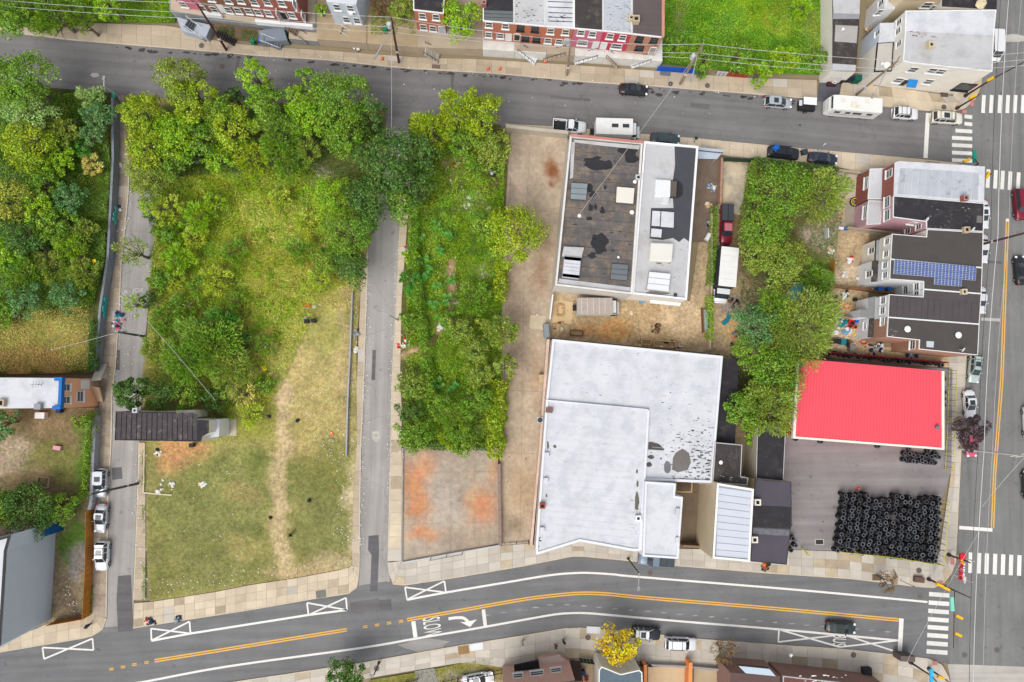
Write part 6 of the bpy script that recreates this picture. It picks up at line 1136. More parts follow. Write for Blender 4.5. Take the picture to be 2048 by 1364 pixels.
tree(925, 660, 34, 6, 'olive', 'olive bush left of the leaning tree', group=OG); tree(950, 700, 32, 6, 'olive', 'rounded olive bush below the leaning tree', group=OG); tree(1012, 732, 27, 6, 'olive', 'small olive tree at the alley below the leaning one', group=OG)
tree(960, 745, 34, 5, 'olive', 'olive bush above the dark gap in the overgrown lot', group=OG); tree(900, 640, 26, 4, 'mid', 'small green bush left of the olive bushes', group=OG)
tree(910, 830, 42, 6, 'mid', 'bright spraying tree near the stained slab', 'spray', group=OG); tree(960, 800, 30, 5, 'mid', 'mid green bush left of the yellow hedge', group=OG)
tree(822, 772, 30, 4, 'olive', 'olive shrub at the lane edge below the path', group=OG); tree(820, 828, 28, 4, 'dark', 'darker shrub at the lane edge above the slab', group=OG); tree(832, 870, 38, 4.5, 'mid', 'rounded shrub at the upper left corner of the slab', group=OG); tree(925, 880, 34, 4, 'mid', 'green shrub overhanging the stained slab', group=OG); tree(893, 876, 20, 3, 'yg', 'yellow green bush overhanging the stained slab', 'spray', group=OG)
tree(822, 560, 24, 3.4, 'emerald', 'emerald shrub on the sidewalk beside the vine hedge', group=OG); tree(820, 640, 22, 3, 'mid', 'small shrub on the sidewalk above the path', group=OG); tree(822, 510, 18, 3, 'lime', 'lime shrub on the sidewalk near the top of the vine hedge', group=OG)
tree(955, 340, 24, 4, 'mid', 'small bush below the olive corner tree', group=OG)
hedge([(828, 430), (827, 520), (836, 600), (850, 700)], 19, 2.6, 'mid', 'long dark green vine covered fence in the overgrown lot', ground=.1, dens=90, name='vine_hedge')
hedge([(850, 712), (856, 760), (868, 840)], 24, 2.8, 'mid', 'short vine covered fence below the trodden path', dens=90, name='vine_hedge')
hedge([(1000, 760), (994, 830), (990, 918)], 32, 3.2, 'yg', 'yellow green hedge along the alley above the stained slab', dens=80, leaf=.26)
hedge([(1004, 520), (1000, 600)], 24, 3, 'yg', 'short yellow green hedge beside the alley below the large tree', dens=70, leaf=.26)
hedge([(184, 640), (180, 742)], 14, 2.6, 'dark', 'dark ivy hedge right of the dry clearing', ground=1.4, dens=90); hedge([(180, 824), (172, 900), (164, 1000)], 14, 2.4, 'mid', 'ivy hedge along the left yard wall', ground=1.2, dens=60)
hedge([(812, 888), (900, 894), (990, 892)], 14, 1.6, 'dark', 'low dark hedge along the top of the stained slab', dens=60)
star_plants('broadleaf_plant', [(872, 452), (892, 470), (880, 500), (842, 480), (858, 540), (872, 570), (846, 560), (895, 600), (868, 610), (880, 640), (845, 520), (905, 560), (820, 575), (875, 765), (905, 775)], .16, 'emerald', ['vivid broad leaved plant %s' % q for q in ('under the dark trees, topmost', 'right of the topmost broad leaved one', 'in the middle of the upper clump', 'close to the vine hedge, upper', 'with yellow tips beside the hedge', 'below the yellow tipped one', 'hard against the vine hedge', 'beside the dirt path, largest', 'left of the largest by the path', 'below the path bend', 'between hedge and upper clump', 'alone right of the clump', 'on the sidewalk side of the hedge', 'with long leaves beside the short hedge', 'in the dark gap near the slab')], 1.0, 'broad leaved plants in the overgrown lot')
SG = 'shrubs in the lower part of the vacant field'
tree(420, 690, 62, 6, 'mid', 'large dark bush in the middle of the field', 'spray', group=SG); tree(370, 720, 50, 6, 'mid', 'mid green bush left of the large dark bush', 'spray', group=SG); tree(460, 740, 48, 5.5, 'spray', 'pale spraying bush right below the large dark bush', 'spray', group=SG); tree(440, 650, 40, 4.5, 'emerald', 'vivid green bush at the top of the large dark bush', 'spray', group=SG); tree(480, 690, 30, 4, 'dark', 'dark low bush right of the vivid one', 'spray', group=SG)
tree(264, 785, 36, 6, 'dark', 'dense dark round tree above the ribbed black roof', group=SG, dens=150, leaf=.22); tree(320, 790, 36, 5, 'dark', 'dark bush right of the dense round tree', group=SG); tree(370, 790, 34, 4.5, 'mid', 'mid green bush above the lean-to of the lone house', group=SG); tree(430, 800, 30, 4, 'dark', 'dark shrub at the top right of the lone house', group=SG)
tree(330, 640, 34, 4, 'mid', 'green bush at the left lane below the chalk writing', 'spray', group=SG); tree(315, 700, 30, 4, 'olive', 'olive bush at the lane left of the large dark bush', 'spray', group=SG); tree(320, 560, 26, 4, 'mid', 'green bush at the lane beside the chalk writing', group=SG); tree(330, 470, 24, 4, 'mid', 'green bush at the lane right of the leaning tree', group=SG)
tree(268, 505, 34, 7, 'olive', 'thin leaning tree hanging over the left lane', 'feather', group=SG, dens=24); tree(270, 610, 24, 5, 'lime', 'thin lime sapling hanging over the chalk writing', 'feather', group=SG, dens=18)
tree(485, 790, 28, 3.5, 'dry', 'dead grey brown brush beside the footpath', 'spray', name='dead_bush', cat='bush', group=SG, dens=16)
tree(530, 770, 22, 2.2, 'mid', 'low green bush beside the yellow sheet', group=SG)
NG = 'trees between the back yards'
tree(1560, 388, 68, 10, 'mid', 'large green tree below the black suv', group=NG, dens=52); tree(1638, 388, 58, 10, 'spray', 'yellow green spraying tree behind the pink house', 'spray', group=NG); tree(1528, 462, 56, 9, 'mid', 'green tree right of the dark red pickup', group=NG); tree(1560, 525, 56, 9, 'olive', 'yellowish green tree right of the white box truck', group=NG); tree(1512, 512, 42, 8, 'olive', 'yellow green tree overhanging the white box truck', group=NG)
tree(1600, 655, 80, 10, 'spray', 'large airy spraying tree above the red roof', 'spray', group=NG); tree(1510, 650, 48, 9, 'blue', 'blue green tree left of the large airy tree', group=NG); tree(1545, 620, 44, 9, 'mid', 'mid green tree above the large airy tree', 'spray', group=NG); tree(1500, 705, 40, 8, 'mid', 'mid green tree above the narrow black roof', group=NG)
tree(1545, 745, 66, 9, 'mid', 'green tree between the narrow black roof and the red roof', 'broad', group=NG); tree(1538, 810, 60, 10, 'spray', 'pale spraying tree touching the left end of the red roof', 'spray', group=NG); tree(1482, 820, 40, 8, 'mid', 'dark leaved tree over the narrow black roof', group=NG); tree(1505, 870, 22, 4, 'lime', 'small lime bush in the gap beside the black flat roof', group=NG)
tree(1632, 565, 38, 4, 'mid', 'low green shrub beside the round blue pool', 'spray', group=NG); tree(1620, 600, 30, 4, 'dark', 'dark shrub left of the yard fence', group=NG)
hedge([(1510, 318), (1580, 328), (1680, 338)], 18, 2.4, 'dark', 'dark green hedge along the sidewalk above the large tree', dens=90); hedge([(1512, 320), (1506, 380), (1496, 420)], 14, 2.4, 'mid', 'green hedge along the right side of the concrete yard', dens=70)
hedge([(1432, 410), (1430, 500), (1424, 570)], 11, 2.0, 'mid', 'ivy strip on the yard wall beside the dark red pickup', dens=110, leaf=.18); hedge([(1422, 590), (1424, 680)], 12, 2.0, 'lime', 'light green ivy strip below the white box truck', dens=110, leaf=.18)
tree(1236, 1292, 42, 7, 'yellow', 'yellow autumn tree on the lower sidewalk', group='street trees'); tree(1938, 862, 36, 6, 'purple', 'purple leaved street tree beside the tyre lot', group='street trees', dens=150, leaf=.22); tree(1445, 1300, 27, 4.5, 'brown', 'small brown leaved street tree on the lower sidewalk', 'spray', group='street trees', dens=36)
tree(1772, 1160, 22, 4.5, 'brown', 'nearly bare twiggy street tree at the upper kerb of the south road', 'spray', group='street trees', dens=5, ground=.1)
tree(690, 1352, 40, 6, 'dark', 'dark green tree cut by the lower edge', group='street trees'); tree(12, 845, 30, 6, 'blue', 'blue green tree at the left edge below the orange house')
tree(60, 1015, 58, 7, 'dark', 'dark green bushy tree in the left yard', group='trees in the left yard'); tree(10, 1010, 40, 7, 'mid', 'green tree at the left edge of the left yard', group='trees in the left yard'); tree(120, 1012, 34, 5, 'mid', 'mid green bush near the wooden fence', group='trees in the left yard'); tree(165, 845, 20, 3.5, 'mid', 'small green bush right of the orange house yard', group='trees in the left yard', ground=1.1)
tree(922, 42, 44, 9, 'lime', 'bright green tree between the brick house and the attached row', ground=1.5, ry=46); tree(805, 20, 30, 6, 'olive', 'olive shrub in the gap left of the small brick house', ground=1.5); tree(765, 10, 28, 5, 'brown', 'brownish dry shrub in the gap beside the pale blue house', 'spray', ground=1.5); tree(643, 22, 14, 5, 'lime', 'small lime bush between the red corner house and pale blue house', ground=2)
NE = 'shrubs along the green lot sidewalk'
tree(1350, 95, 28, 3, 'mid', 'dark green shrub at the left end of the green lot', group=NE); tree(1410, 118, 32, 3.5, 'mid', 'broad leaved shrub beside the transformer pole', group=NE); tree(1400, 146, 16, 2.5, 'mid', 'small shrub on the sidewalk at the transformer pole', 'spray', group=NE); tree(1475, 115, 36, 3.5, 'mid', 'green shrub in the middle of the green lot fence', group=NE); tree(1515, 148, 28, 3, 'lime', 'weeping shrub hanging over the upper sidewalk', 'spray', group=NE); tree(1570, 120, 34, 3.5, 'lime', 'light green shrub right of the weeping shrub', 'feather', group=NE); tree(1630, 118, 26, 3.5, 'mid', 'green shrub at the right end of the green lot', group=NE); tree(1600, 20, 26, 3, 'lime', 'light green shrub at the top of the green lot', 'feather', group=NE)
# ground cover nobody could count
weeds('tall_grass', [(330, 360), (620, 330), (735, 440), (716, 560), (640, 600), (560, 780), (500, 850), (470, 820), (300, 760), (300, 560), (315, 440)], .16, 60, .8, 'weed', 'tall yellow green grass and goldenrod covering the upper field', seed=3, thr=.12)
weeds('tall_weeds', [(310, 340), (620, 320), (700, 440), (560, 560), (480, 600), (320, 560)], .16, 34, .9, 'lime', 'bright green weeds among the tall grass', seed=8, thr=.45)
weeds('dry_grass', [(470, 380), (720, 420), (716, 620), (560, 620), (520, 560)], .16, 34, .6, 'dry', 'dry straw coloured grass in the middle of the field', seed=5, thr=.35, wid=.05)
weeds('weed_clumps', [(320, 360), (620, 340), (730, 450), (716, 560), (600, 600), (500, 840), (440, 840), (310, 620)], .16, 50, 1.3, 'lime', 'clumps of tall bright weeds in the upper field', leaf=(.3, .6), clump=.9, seed=31, thr=.52, lean=.5)
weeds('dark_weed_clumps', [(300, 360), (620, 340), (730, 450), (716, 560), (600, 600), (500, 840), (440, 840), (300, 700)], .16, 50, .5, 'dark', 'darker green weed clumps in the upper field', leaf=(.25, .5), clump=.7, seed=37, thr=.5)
weeds('terrace_weeds', [(436, 54), (520, 64), (520, 84), (438, 72)], 1.0, 60, .5, 'dark', 'weeds and vines on the brown soil bed behind the leaning pole', seed=51, thr=.4)
weeds('golden_grass', [(480, 400), (640, 420), (600, 600), (500, 560)], .16, 50, 1.0, 'dry', 'golden tufts of long dry grass', leaf=(.4, .8), clump=.7, seed=41, thr=.5, wid=.05, lean=1.5)
weeds('short_grass', [(292, 880), (540, 860), (700, 600), (714, 700), (704, 1120), (560, 1150), (300, 1200)], .16, 26, .09, 'olive', 'short worn grass of the lower field', leaf=(.1, .22), seed=6, thr=.38, wid=.04)
weeds('short_grass', [(292, 900), (540, 880), (545, 1150), (300, 1200)], .16, 16, .09, 'mid', 'greener short grass left of the footpath', leaf=(.1, .22), seed=16, thr=.48, wid=.04)
weeds('wild_undergrowth', [(-60, 190), (210, 190), (225, 330), (212, 520), (190, 610), (-60, 640)], 1.5, 90, .8, 'mid', 'tangled undergrowth between the trees of the wild lot', seed=4, thr=.2)
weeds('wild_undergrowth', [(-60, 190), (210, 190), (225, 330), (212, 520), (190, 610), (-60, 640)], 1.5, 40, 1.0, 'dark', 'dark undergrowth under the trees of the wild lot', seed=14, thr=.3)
weeds('dry_clearing_grass', [(-60, 630), (180, 610), (176, 740), (-60, 745)], 1.5, 60, .25, 'dry', 'dry yellow grass of the clearing above the orange house', seed=9, thr=.3, leaf=(.15, .35))
weeds('dry_clearing_grass', [(-60, 630), (180, 610), (176, 740), (-60, 745)], 1.5, 30, .25, 'olive', 'olive tufts in the clearing above the orange house', seed=19, thr=.4, leaf=(.15, .35))
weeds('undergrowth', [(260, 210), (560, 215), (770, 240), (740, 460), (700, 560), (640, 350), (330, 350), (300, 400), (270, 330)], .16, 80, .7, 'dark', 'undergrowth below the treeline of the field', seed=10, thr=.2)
weeds('undergrowth', [(835, 260), (1010, 290), (1004, 560), (1004, 890), (810, 890), (815, 500)], .16, 90, .8, 'lime', 'mixed weeds covering the overgrown middle lot', seed=11, thr=.3, holes=[[(895, 520), (912, 520), (905, 620), (870, 690), (800, 718), (800, 705), (860, 680), (892, 620)]])
weeds('undergrowth', [(835, 260), (1010, 290), (1004, 560), (1004, 890), (810, 890), (815, 500)], .16, 60, .7, 'mid', 'mid green weeds in the overgrown middle lot', seed=12, thr=.4, holes=[[(895, 520), (912, 520), (905, 620), (870, 690), (800, 718), (800, 705), (860, 680), (892, 620)]])
weeds('green_lot_grass', [(1326, -60), (1650, -60), (1648, 148), (1330, 126)], .16, 70, .3, 'lime', 'bright green grass filling the upper right lot', seed=13, thr=.15, leaf=(.2, .4))
weeds('green_lot_grass', [(1326, -60), (1650, -60), (1648, 148), (1330, 126)], .16, 40, .35, 'emerald', 'darker green grass patches of the upper right lot', seed=23, thr=.45, leaf=(.2, .4))
weeds('hillside_grass', [(-60, -60), (350, -60), (345, 46), (200, 44), (90, 58), (-60, 20)], .3, 60, .4, 'lime', 'long bright grass on the slope at the upper left', seed=15, thr=.2, leaf=(.3, .6))
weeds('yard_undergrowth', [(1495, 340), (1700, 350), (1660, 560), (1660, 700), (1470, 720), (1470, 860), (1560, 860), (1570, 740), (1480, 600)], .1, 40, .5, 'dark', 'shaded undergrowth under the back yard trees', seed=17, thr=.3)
weeds('yard_grass', [(1600, 520), (1665, 520), (1660, 620), (1590, 620)], .1, 60, .3, 'lime', 'patch of green grass behind the yard fences', seed=18, thr=.25, leaf=(.2, .35))
weeds('yard_grass', [(0, 830), (180, 830), (168, 1000), (0, 1010)], 1.2, 24, .1, 'olive', 'thin olive grass in the left yard', seed=20, thr=.45, leaf=(.1, .25), wid=.05)
weeds('gap_weeds', [(742, 20), (830, 20), (830, 70), (742, 70)], 2.1, 70, .6, 'olive', 'brown and green weeds in the gap beside the pale blue house', seed=21, thr=.3)
weeds('lower_grass_blades', [(745, 1358), (850, 1342), (985, 1314), (1004, 1338), (1000, 1364), (760, 1370)], .12, 40, .12, 'olive', 'grass strip behind the lower sidewalk', seed=22, thr=.4, leaf=(.1, .25))
weeds('verge_weeds', [(172, 1170), (188, 1170), (184, 1228), (168, 1228)], .12, 90, .3, 'mid', 'weeds between the wooden fence and the left lane', seed=24, thr=.2); weeds('verge_weeds', [(284, 900), (292, 900), (292, 1200), (284, 1200)], .16, 60, .15, 'mid', 'weeds growing along the cracked narrow sidewalk', seed=25, thr=.4)
# ================= TYRES =================
def tyre_mesh(): return MB().torus((0, 0, 0), .255, .115, 16, 6, 1.0).mesh('tyre', tyre_m, True)
TY = [tyre_mesh() for _ in range(1)]
def rim_ring():
    m = MB(); m.torus((0, 0, .075), .262, .062, 16, 5, .7); return m.mesh('inner_rim', M('tyre_bead', c(92, 95, 102), .7, .2, kind='object', rnd=1.3))
RG = rim_ring(); stuff = MB(); rr = random.Random(5); NT = [0]
def one_tyre(p, label, group, tilt=0, az=0, s=1.0):
    o = link('tyre', TY[0], None, True, p); o.scale = (s, s, s*rr.uniform(.8, 1.05)); o.rotation_euler = (tilt, 0, az); tag(o, label, 'tyre', group); q = link('inner_rim', RG, o, True); NT[0] += 1; return o
def stack(px, py, n, label, group, keep=1):
    """px,py = where the top tyre shows"""
    top = P(px, py, .2+n*.21); s = rr.uniform(.92, 1.1)
    for k in range(n):
        z = .27+k*.205; jx, jy = rr.uniform(-.05, .05), rr.uniform(-.05, .05)
        if k >= n-keep: one_tyre((top.x+jx, top.y+jy, z), label, group, rr.uniform(-.1, .1), rr.uniform(0, 6), s)
        else: stuff.torus((top.x+jx, top.y+jy, z), .255*s, .115*s, 10, 5)
# the big block of stacked tyres in the lot: columns of the photograph, row by row
rows = 15; ORD = 'one two three four five six seven eight nine ten eleven twelve thirteen fourteen fifteen'.split()
for r_ in range(rows):
    t = r_/(rows-1); y0 = 988+t*116; xl = 1690+(1-t)*0; 
    L0 = (1694-14*t, 990+t*110); R0 = (1880-6*t, 998+t*124); n = 14
    for i in range(n):
        u = i/(n-1); x = L0[0]+(R0[0]-L0[0])*u+rr.uniform(-2.2, 2.2)+(1.5 if r_ % 2 else -1.5); y = L0[1]+(R0[1]-L0[1])*u+rr.uniform(-1.8, 1.8)
        if r_ == 0 and (4 <= i <= 6 or rr.random() < .2): continue
        if abs(x-1800) < 8 and abs(y-1045) < 8: continue
        stack(x, y, rr.choice((7, 8, 9, 9, 10)), 'top tyre of a stack in row %s of the big tyre block, %s half' % (ORD[r_], 'left' if i < 7 else 'right'), 'tyre stacks of the big block')
for i in range(17):   # rows by the shop corner
    x = 1811+(i % 9)*8.5+rr.uniform(-2, 2); y = 908+(i//9)*12+(i % 9)*.8+rr.uniform(-2, 2)
    stack(x, y, rr.choice((4, 5)), 'tyre on a low stack at the lower right corner of the red roof', 'low tyre stacks by the red roof')
for x, y, n, lb in ((1820, 896, 3, 'tyre at the lower edge of the red roof, left of the low stacks'), (1858, 901, 3, 'tyre under the lower right corner of the red roof'), (1872, 906, 3, 'tyre nearest the fence below the red roof'), (1757, 892, 3, 'lone tyre stack below the middle of the red roof'), (1643, 882, 3, 'lone tyre stack below the left part of the red roof'), (1593, 877, 3, 'tyre stack at the lower left corner of the red roof'), (1587, 1077, 5, 'upper tyre pile beside the purple roof'), (1592, 1091, 5, 'middle tyre pile beside the purple roof'), (1583, 1100, 5, 'lower tyre pile beside the purple roof'), (1581, 1050, 2, 'single tyre against the purple roofed house')): stack(x, y, n, lb, 'tyre stacks at the lot edges')
for i in range(24):
    u = i/23; x = 1650+u*236+rr.uniform(-2, 2); y = 705+u*24+rr.uniform(-1.5, 1.5); stack(x, y, rr.choice((3, 4, 4)), 'tyre of the long row between the red roof and the brick end house', 'tyre row behind the red roof')
for i, y in enumerate((757, 785, 797, 810)): stack(1890, y, 4, 'tyre stack at the right edge of the red roof, number %s from the top' % ('one', 'two', 'three', 'four')[i] if 0 else ('topmost', 'second', 'third', 'lowest')[i]+' tyre stack along the right edge of the red roof', 'tyre stacks at the lot edges')
one_tyre((*P(1341, 168, .2).xy, .26), 'lone black tyre on the sidewalk left of the transformer pole', None)
o = stuff.build('stacked_tyres', tyre_m); tag(o, 'black tyres lower down in the stacks of the tyre lot', 'tyres', None, 'stuff')
# yellow steel fence and drain
yel = M('yellow_steel', c(205, 205, 80), .6, .1); fg = 'yellow fences of the tyre lot'
def bar_fence(label, pts, h, mat, name='fence', group=fg, step=2.2, cat='fence', bar=.05, rails=(.15, .95), pick=.8):
    q = [P2(p, .15) for p in pts]; t = thing(name, label, cat, (q[0].x, q[0].y, .1), 0, group)
    for a, b in zip(q, q[1:]):
        L_ = (b-a).length; n = max(1, round(L_/step))
        for i in range(n+1): p = a.lerp(b, i/n); MB().tube(p, p+Vector((0, 0, h)), bar*1.3, bar*1.3, 6).build('post', mat, t)
        for f in rails: MB().tube(a+Vector((0, 0, h*f)), b+Vector((0, 0, h*f)), bar, bar, 5).build('rail', mat, t)
        if pick:
            m = MB()
            for i in range(int(L_/pick)): p = a.lerp(b, (i+.5)/int(L_/pick)); m.tube(p, p+Vector((0, 0, h)), bar*.5, bar*.5, 4, False)
            o = m.build('pickets', blackm, t); o['kind'] = 'stuff'
    return t
bar_fence('tall yellow and black fence along the lower side of the tyre block', [(1672, 1098), (1770, 1108), (1868, 1124)], 2.4, yel); bar_fence('yellow topped fence along the right side of the tyre block', [(1868, 1124), (1880, 1000)], 2.4, yel, step=3); bar_fence('yellow and black sliding fence right of the red roof', [(1896, 742), (1893, 838)], 2.2, yel); bar_fence('lower section of the yellow fence right of the red roof', [(1893, 842), (1888, 938)], 2.2, yel); bar_fence('short yellow gate leaf at the left tyre pile', [(1602, 1096), (1612, 1107)], 1.6, yel)
p = P(1639, 1084, .16); MB().box((p.x, p.y, .155), (1.4, .9, .02)).build('drain_frame', M('drain_frame', c(190, 188, 182))); o = bpy.data.objects[-1] if 0 else None
struct([ob for ob in COL.objects if ob.name.startswith('drain_frame')][0]); struct(MB().box((p.x, p.y, .165), (1.15, .68, .02)).build('drain_grate', M('drain_dark', c(58, 54, 50))))
# ================= POLES, WIRES, SIGNALS =================
woodp = M('wood_pole', c(88, 62, 54), .9, .2); woodg = M('grey_wood_pole', c(150, 132, 112), .9, .2); steel = M('galvanised', c(190, 192, 195), .5, .08, metal=.3); browns = M('brown_steel', c(74, 56, 50), .6, .1); sigy = M('signal_yellow', c(240, 185, 20), .5, .05); greens = M('sign_green', c(20, 140, 115), .5, .05)
def pole(label, bpx, tpx, h, mat=woodp, trans=False, arms=1, lamp=None, gr='utility poles'):
    """base seen at bpx, top seen at tpx; the pole may lean a little"""
    a = P(*bpx, .1); b = P(*tpx, h); t = thing('utility_pole', label, 'utility pole', (a.x, a.y, .1), 0, gr); MB().tube(a, b, .2, .13, 10).build('pole', mat, t)
    d = (b-a).normalized()
    for k in range(arms): q = a.lerp(b, .96-k*.07); MB().box(q, (2.2, .14, .14), .3+math.atan2(b.y, b.x)).build('cross_arm', mat, t)
    if trans: q = a.lerp(b, trans); MB().tube((q.x-.5, q.y, q.z-.5), (q.x-.5, q.y, q.z+.5), .32, .32, 12).build('transformer', M('transformer_grey', c(196, 200, 208), .5, .05), t)
    if lamp: q = a.lerp(b, .75); e = P(*lamp, q.z+.6); MB().path([q, q.lerp(e, .6)+Vector((0, 0, .35)), e], .07, 6).build('lamp_arm', steel, t); MB().box(e, (.8, .32, .15), math.atan2(e.y-q.y, e.x-q.x)).build('lamp_head', M('lamp_head', c(150, 152, 150)), t)
    MB().box(a.lerp(b, .25)+d*.1, (.34, .34, .5)).build('meter_sign', wht, t)
    return b
T1 = pole('dark wooden utility pole leaning left over the upper left houses', (453, 100), (393, 6), 11.5)
T2 = pole('utility pole with a grey transformer drum in front of the overgrown gap', (798, 125), (782, 34), 11.5, trans=.83, lamp=(751, 113))
T3 = pole('thin weathered utility pole between the brick and pink houses', (1134, 150), (1141, 88), 8.5, woodg)
T4 = pole('grey wooden pole with white transformer beside the green lot', (1360, 168), (1407, 88), 10.5, woodg, trans=.7, lamp=(1383, 158))
T5 = pole('pale wooden pole leaning over the low annex, upper right', (1712, 190), (1796, 121), 11.5, woodg, lamp=(1746, 192))
T6 = pole('dark pole across the parked cars in the left lane', (276, 967), (183, 988), 12, M('dark_pole', c(84, 84, 78), .9, .1))
T7 = pole('thin pole crossing the left lane below the chalk writing', (289, 673), (236, 664), 8, M('dark_pole', c(84, 84, 78)))
T8 = pole('brown pole crossing the avenue beside the plain dark roof', (1955, 491), (2080, 458), 11.5)
T9 = pole('pole with messy fittings and white lamp beyond the purple tree', (1917, 897), (2052, 912), 12.5, M('pale_pole', c(190, 188, 180)), arms=2)
T10 = (P(2052, 1180, 11))
# wires
G = 'overhead wires along the north street'
for off, z_, lb in ((0, 0, 'upper'), (14, -2.6, 'middle'), (26, -4.2, 'lower')):
    seq = [P(-60, -20+off, 9), T1+Vector((0, 0, z_)), T2+Vector((0, 0, z_)), T3+Vector((0, 0, max(z_+1, -1))), T4+Vector((0, 0, z_)), T5+Vector((0, 0, z_)), P(2100, 100+off, 10)]
    for i, (a, b2) in enumerate(zip(seq, seq[1:])): wire('wire', a, b2, .5, .034, '%s wire of the north street, %s' % (lb, ('left of the dark leaning pole', 'between the leaning pole and the transformer pole', 'from the transformer pole to the thin weathered pole', 'from the weathered pole to the green lot pole', 'from the green lot pole to the annex pole', 'from the annex pole over the upper right junction')[i]), group=G, mat=M('wire_pale', c(190, 190, 188)))
for i, (x0, x1, x2, z_, col_, r_, lb) in enumerate(((2020, 1968, 1946, 10, (205, 205, 205), .05, 'thick pale'), (2046, 1985, 1966, 9.5, (180, 180, 180), .035, 'thin pale'), (2004, 1956, 1938, 8.5, (60, 60, 62), .035, 'dark'))):
    seq = [P(x0, -40, z_), P((x0+x1)/2+2, 470, z_), P(x1, 905, z_), P(x2, 1420, z_)]
    for j, (a, b2) in enumerate(zip(seq, seq[1:])): wire('wire', a, b2, .4, r_, '%s wire above the avenue, %s stretch' % (lb, ('upper', 'middle', 'lower')[j]), mat=M('wire_%d' % i, c(*col_)), group='overhead wires along the avenue')
for a, b2, s_, lb in ((P(1159, 428, 7.2), T4+Vector((0, 0, -2)), .6, 'pale service wire crossing the worn black roof to the green lot pole'), (P(1790, 1370, 8), P(1960, 1060, 9), .3, 'fine wire crossing the lower right junction'), (T9, P(1964, 1014, 8), .2, 'slack wire end below the messy pole'), (P(782, 34, 11), P(783, 260, 7), .3, 'thin wire crossing the north street from the transformer pole'), (P(430, 800, 6), P(240, 580, 8), .3, 'thin wire from the lone house across the bushes'), (T7, P(100, 700, 7), .3, 'thin wire from the lane pole across the dry clearing')):
    wire('wire', a, b2, s_, .03, lb, mat=M('wire_pale', c(190, 190, 188)), group='service wires')
def street_lamp(label, bpx, kpx, hpx, h, mat=steel):
    a = P(*bpx, .1); k_ = P(*kpx, h); e = P(*hpx, h+.4); t = thing('street_lamp', label, 'street lamp', (a.x, a.y, .1), 0, 'street lamps'); MB().tube(a, k_, .12, .08, 8).tube(a, a+Vector((0, 0, .4)), .22, .2, 8).build('pole', browns if mat is None else mat, t); MB().tube(k_, e, .06, .05, 6).build('arm', steel, t); MB().box(e, (.35, .6, .16), math.atan2(e.y-k_.y, e.x-k_.x)+1.57).build('lamp_head', M('lamp_head', c(150, 152, 150)), t)
street_lamp('brown street lamp beside the white warehouse reaching over the south road', (1256, 1117), (1278, 1146), (1277, 1177), 7.5, None)
street_lamp('pale street lamp leaning over the middle lane', (795, 640), (778, 630), (757, 621), 7.5); street_lamp('brown street lamp beside the driveway at the lower edge', (758, 1325), (748, 1350), (743, 1352), 6.5, None)
street_lamp('white lamp arm over the north street near the left lane', (262, 208), (208, 172), (208, 156), 8)
def sign_post(label, bpx, tpx, h, size, mat, rz=0, name='street_sign', cat='sign', txt=None, postm=steel, group=None):
    a = P(*bpx, .1); b = P(*tpx, h); t = thing(name, label, cat, (a.x, a.y, .1), 0, group); MB().tube(a, b, .05, .05, 6).build('post', postm, t); pl = MB().box(b, size, rz).build('sign_plate', mat, t); return t
# mast arm signals
def signal(label, base, h, arm_end, sigs, sign=None, cross=None):
    a = P(*base, .1); tp = P(*arm_end[0], h); t = thing('traffic_signal', label, 'traffic signal', (a.x, a.y, .1), 0, 'traffic signals'); top = Vector((a.x, a.y, h)); 
    MB().tube(a, top, .16, .11, 10).tube(a, a+Vector((0, 0, .5)), .3, .26, 10).build('pole', browns, t)
    e = P(*arm_end[1], h+.3) if len(arm_end) > 1 else tp
    MB().tube(top, e, .11, .07, 8).build('mast_arm', browns, t)
    for (sx, sy, ang) in sigs:
        q = P(sx, sy, h-.1); g_ = MB(); g_.box(q, (1.05, .38, .36), A(ang)); hd = g_.build('signal_head', sigy, t)
        v = Vector((math.cos(A(ang)), math.sin(A(ang)), 0)); l = MB()
        for kk in (-.34, 0, .34): l.tube(q+v*kk+Vector((0, 0, -.3)), q+v*kk+Vector((0, 0, -.1)), .13, .13, 8)
        l.build('signal_lens', dark_m, hd, True)
    if cross: c0, c1 = P(*cross[0], h), P(*cross[1], h); MB().tube(c0, c1, .07, .06, 6).build('mast_arm', browns, t)
    if sign: q = P(sign[0], sign[1], h); MB().box(q, (.5, 2.0, .25), 0).build('street_name_sign', sign[2], t)
    return t
mint = M('sign_mint', c(130, 215, 190), .5, .05)
signal('brown mast arm signal at the lower right corner of the tyre lot', (1856, 1158), 6.0, ((1942, 1196), (1942, 1196)), ((1879, 1170, -24), (1892, 1177, -24), (1918, 1234, -25), (1916, 1269, -25)), (1904, 1208, mint), ((1909, 1182), (1907, 1296)))
signal('signal with red letters behind it beside the crosswalk of the tyre corner', (1896, 1109), 4.2, ((1942, 1126), (1942, 1126)), ((1923, 1122, -70),))
signal('thick olive mast arm with yellow signal at the upper right junction', (1930, 192), 6.5, ((2060, 118), (2060, 118)), ((1981, 158, 28), (1946, 193, 28)))
signal('slim signal pole beside the cream suv at the upper right corner', (1913, 217), 4.5, ((1960, 188), (1960, 188)), ((1944, 194, 30),))
signal('signal behind the silver sheet roof of the corner house', (1918, 346), 4.5, ((1950, 318), (1950, 318)), ((1933, 321, 20),), (1949, 313, greens)); signal('signal beside the crosswalk right of the silver sheet roof', (1940, 366), 4.5, ((1984, 347), (1984, 347)), ((1975, 350, 60),))
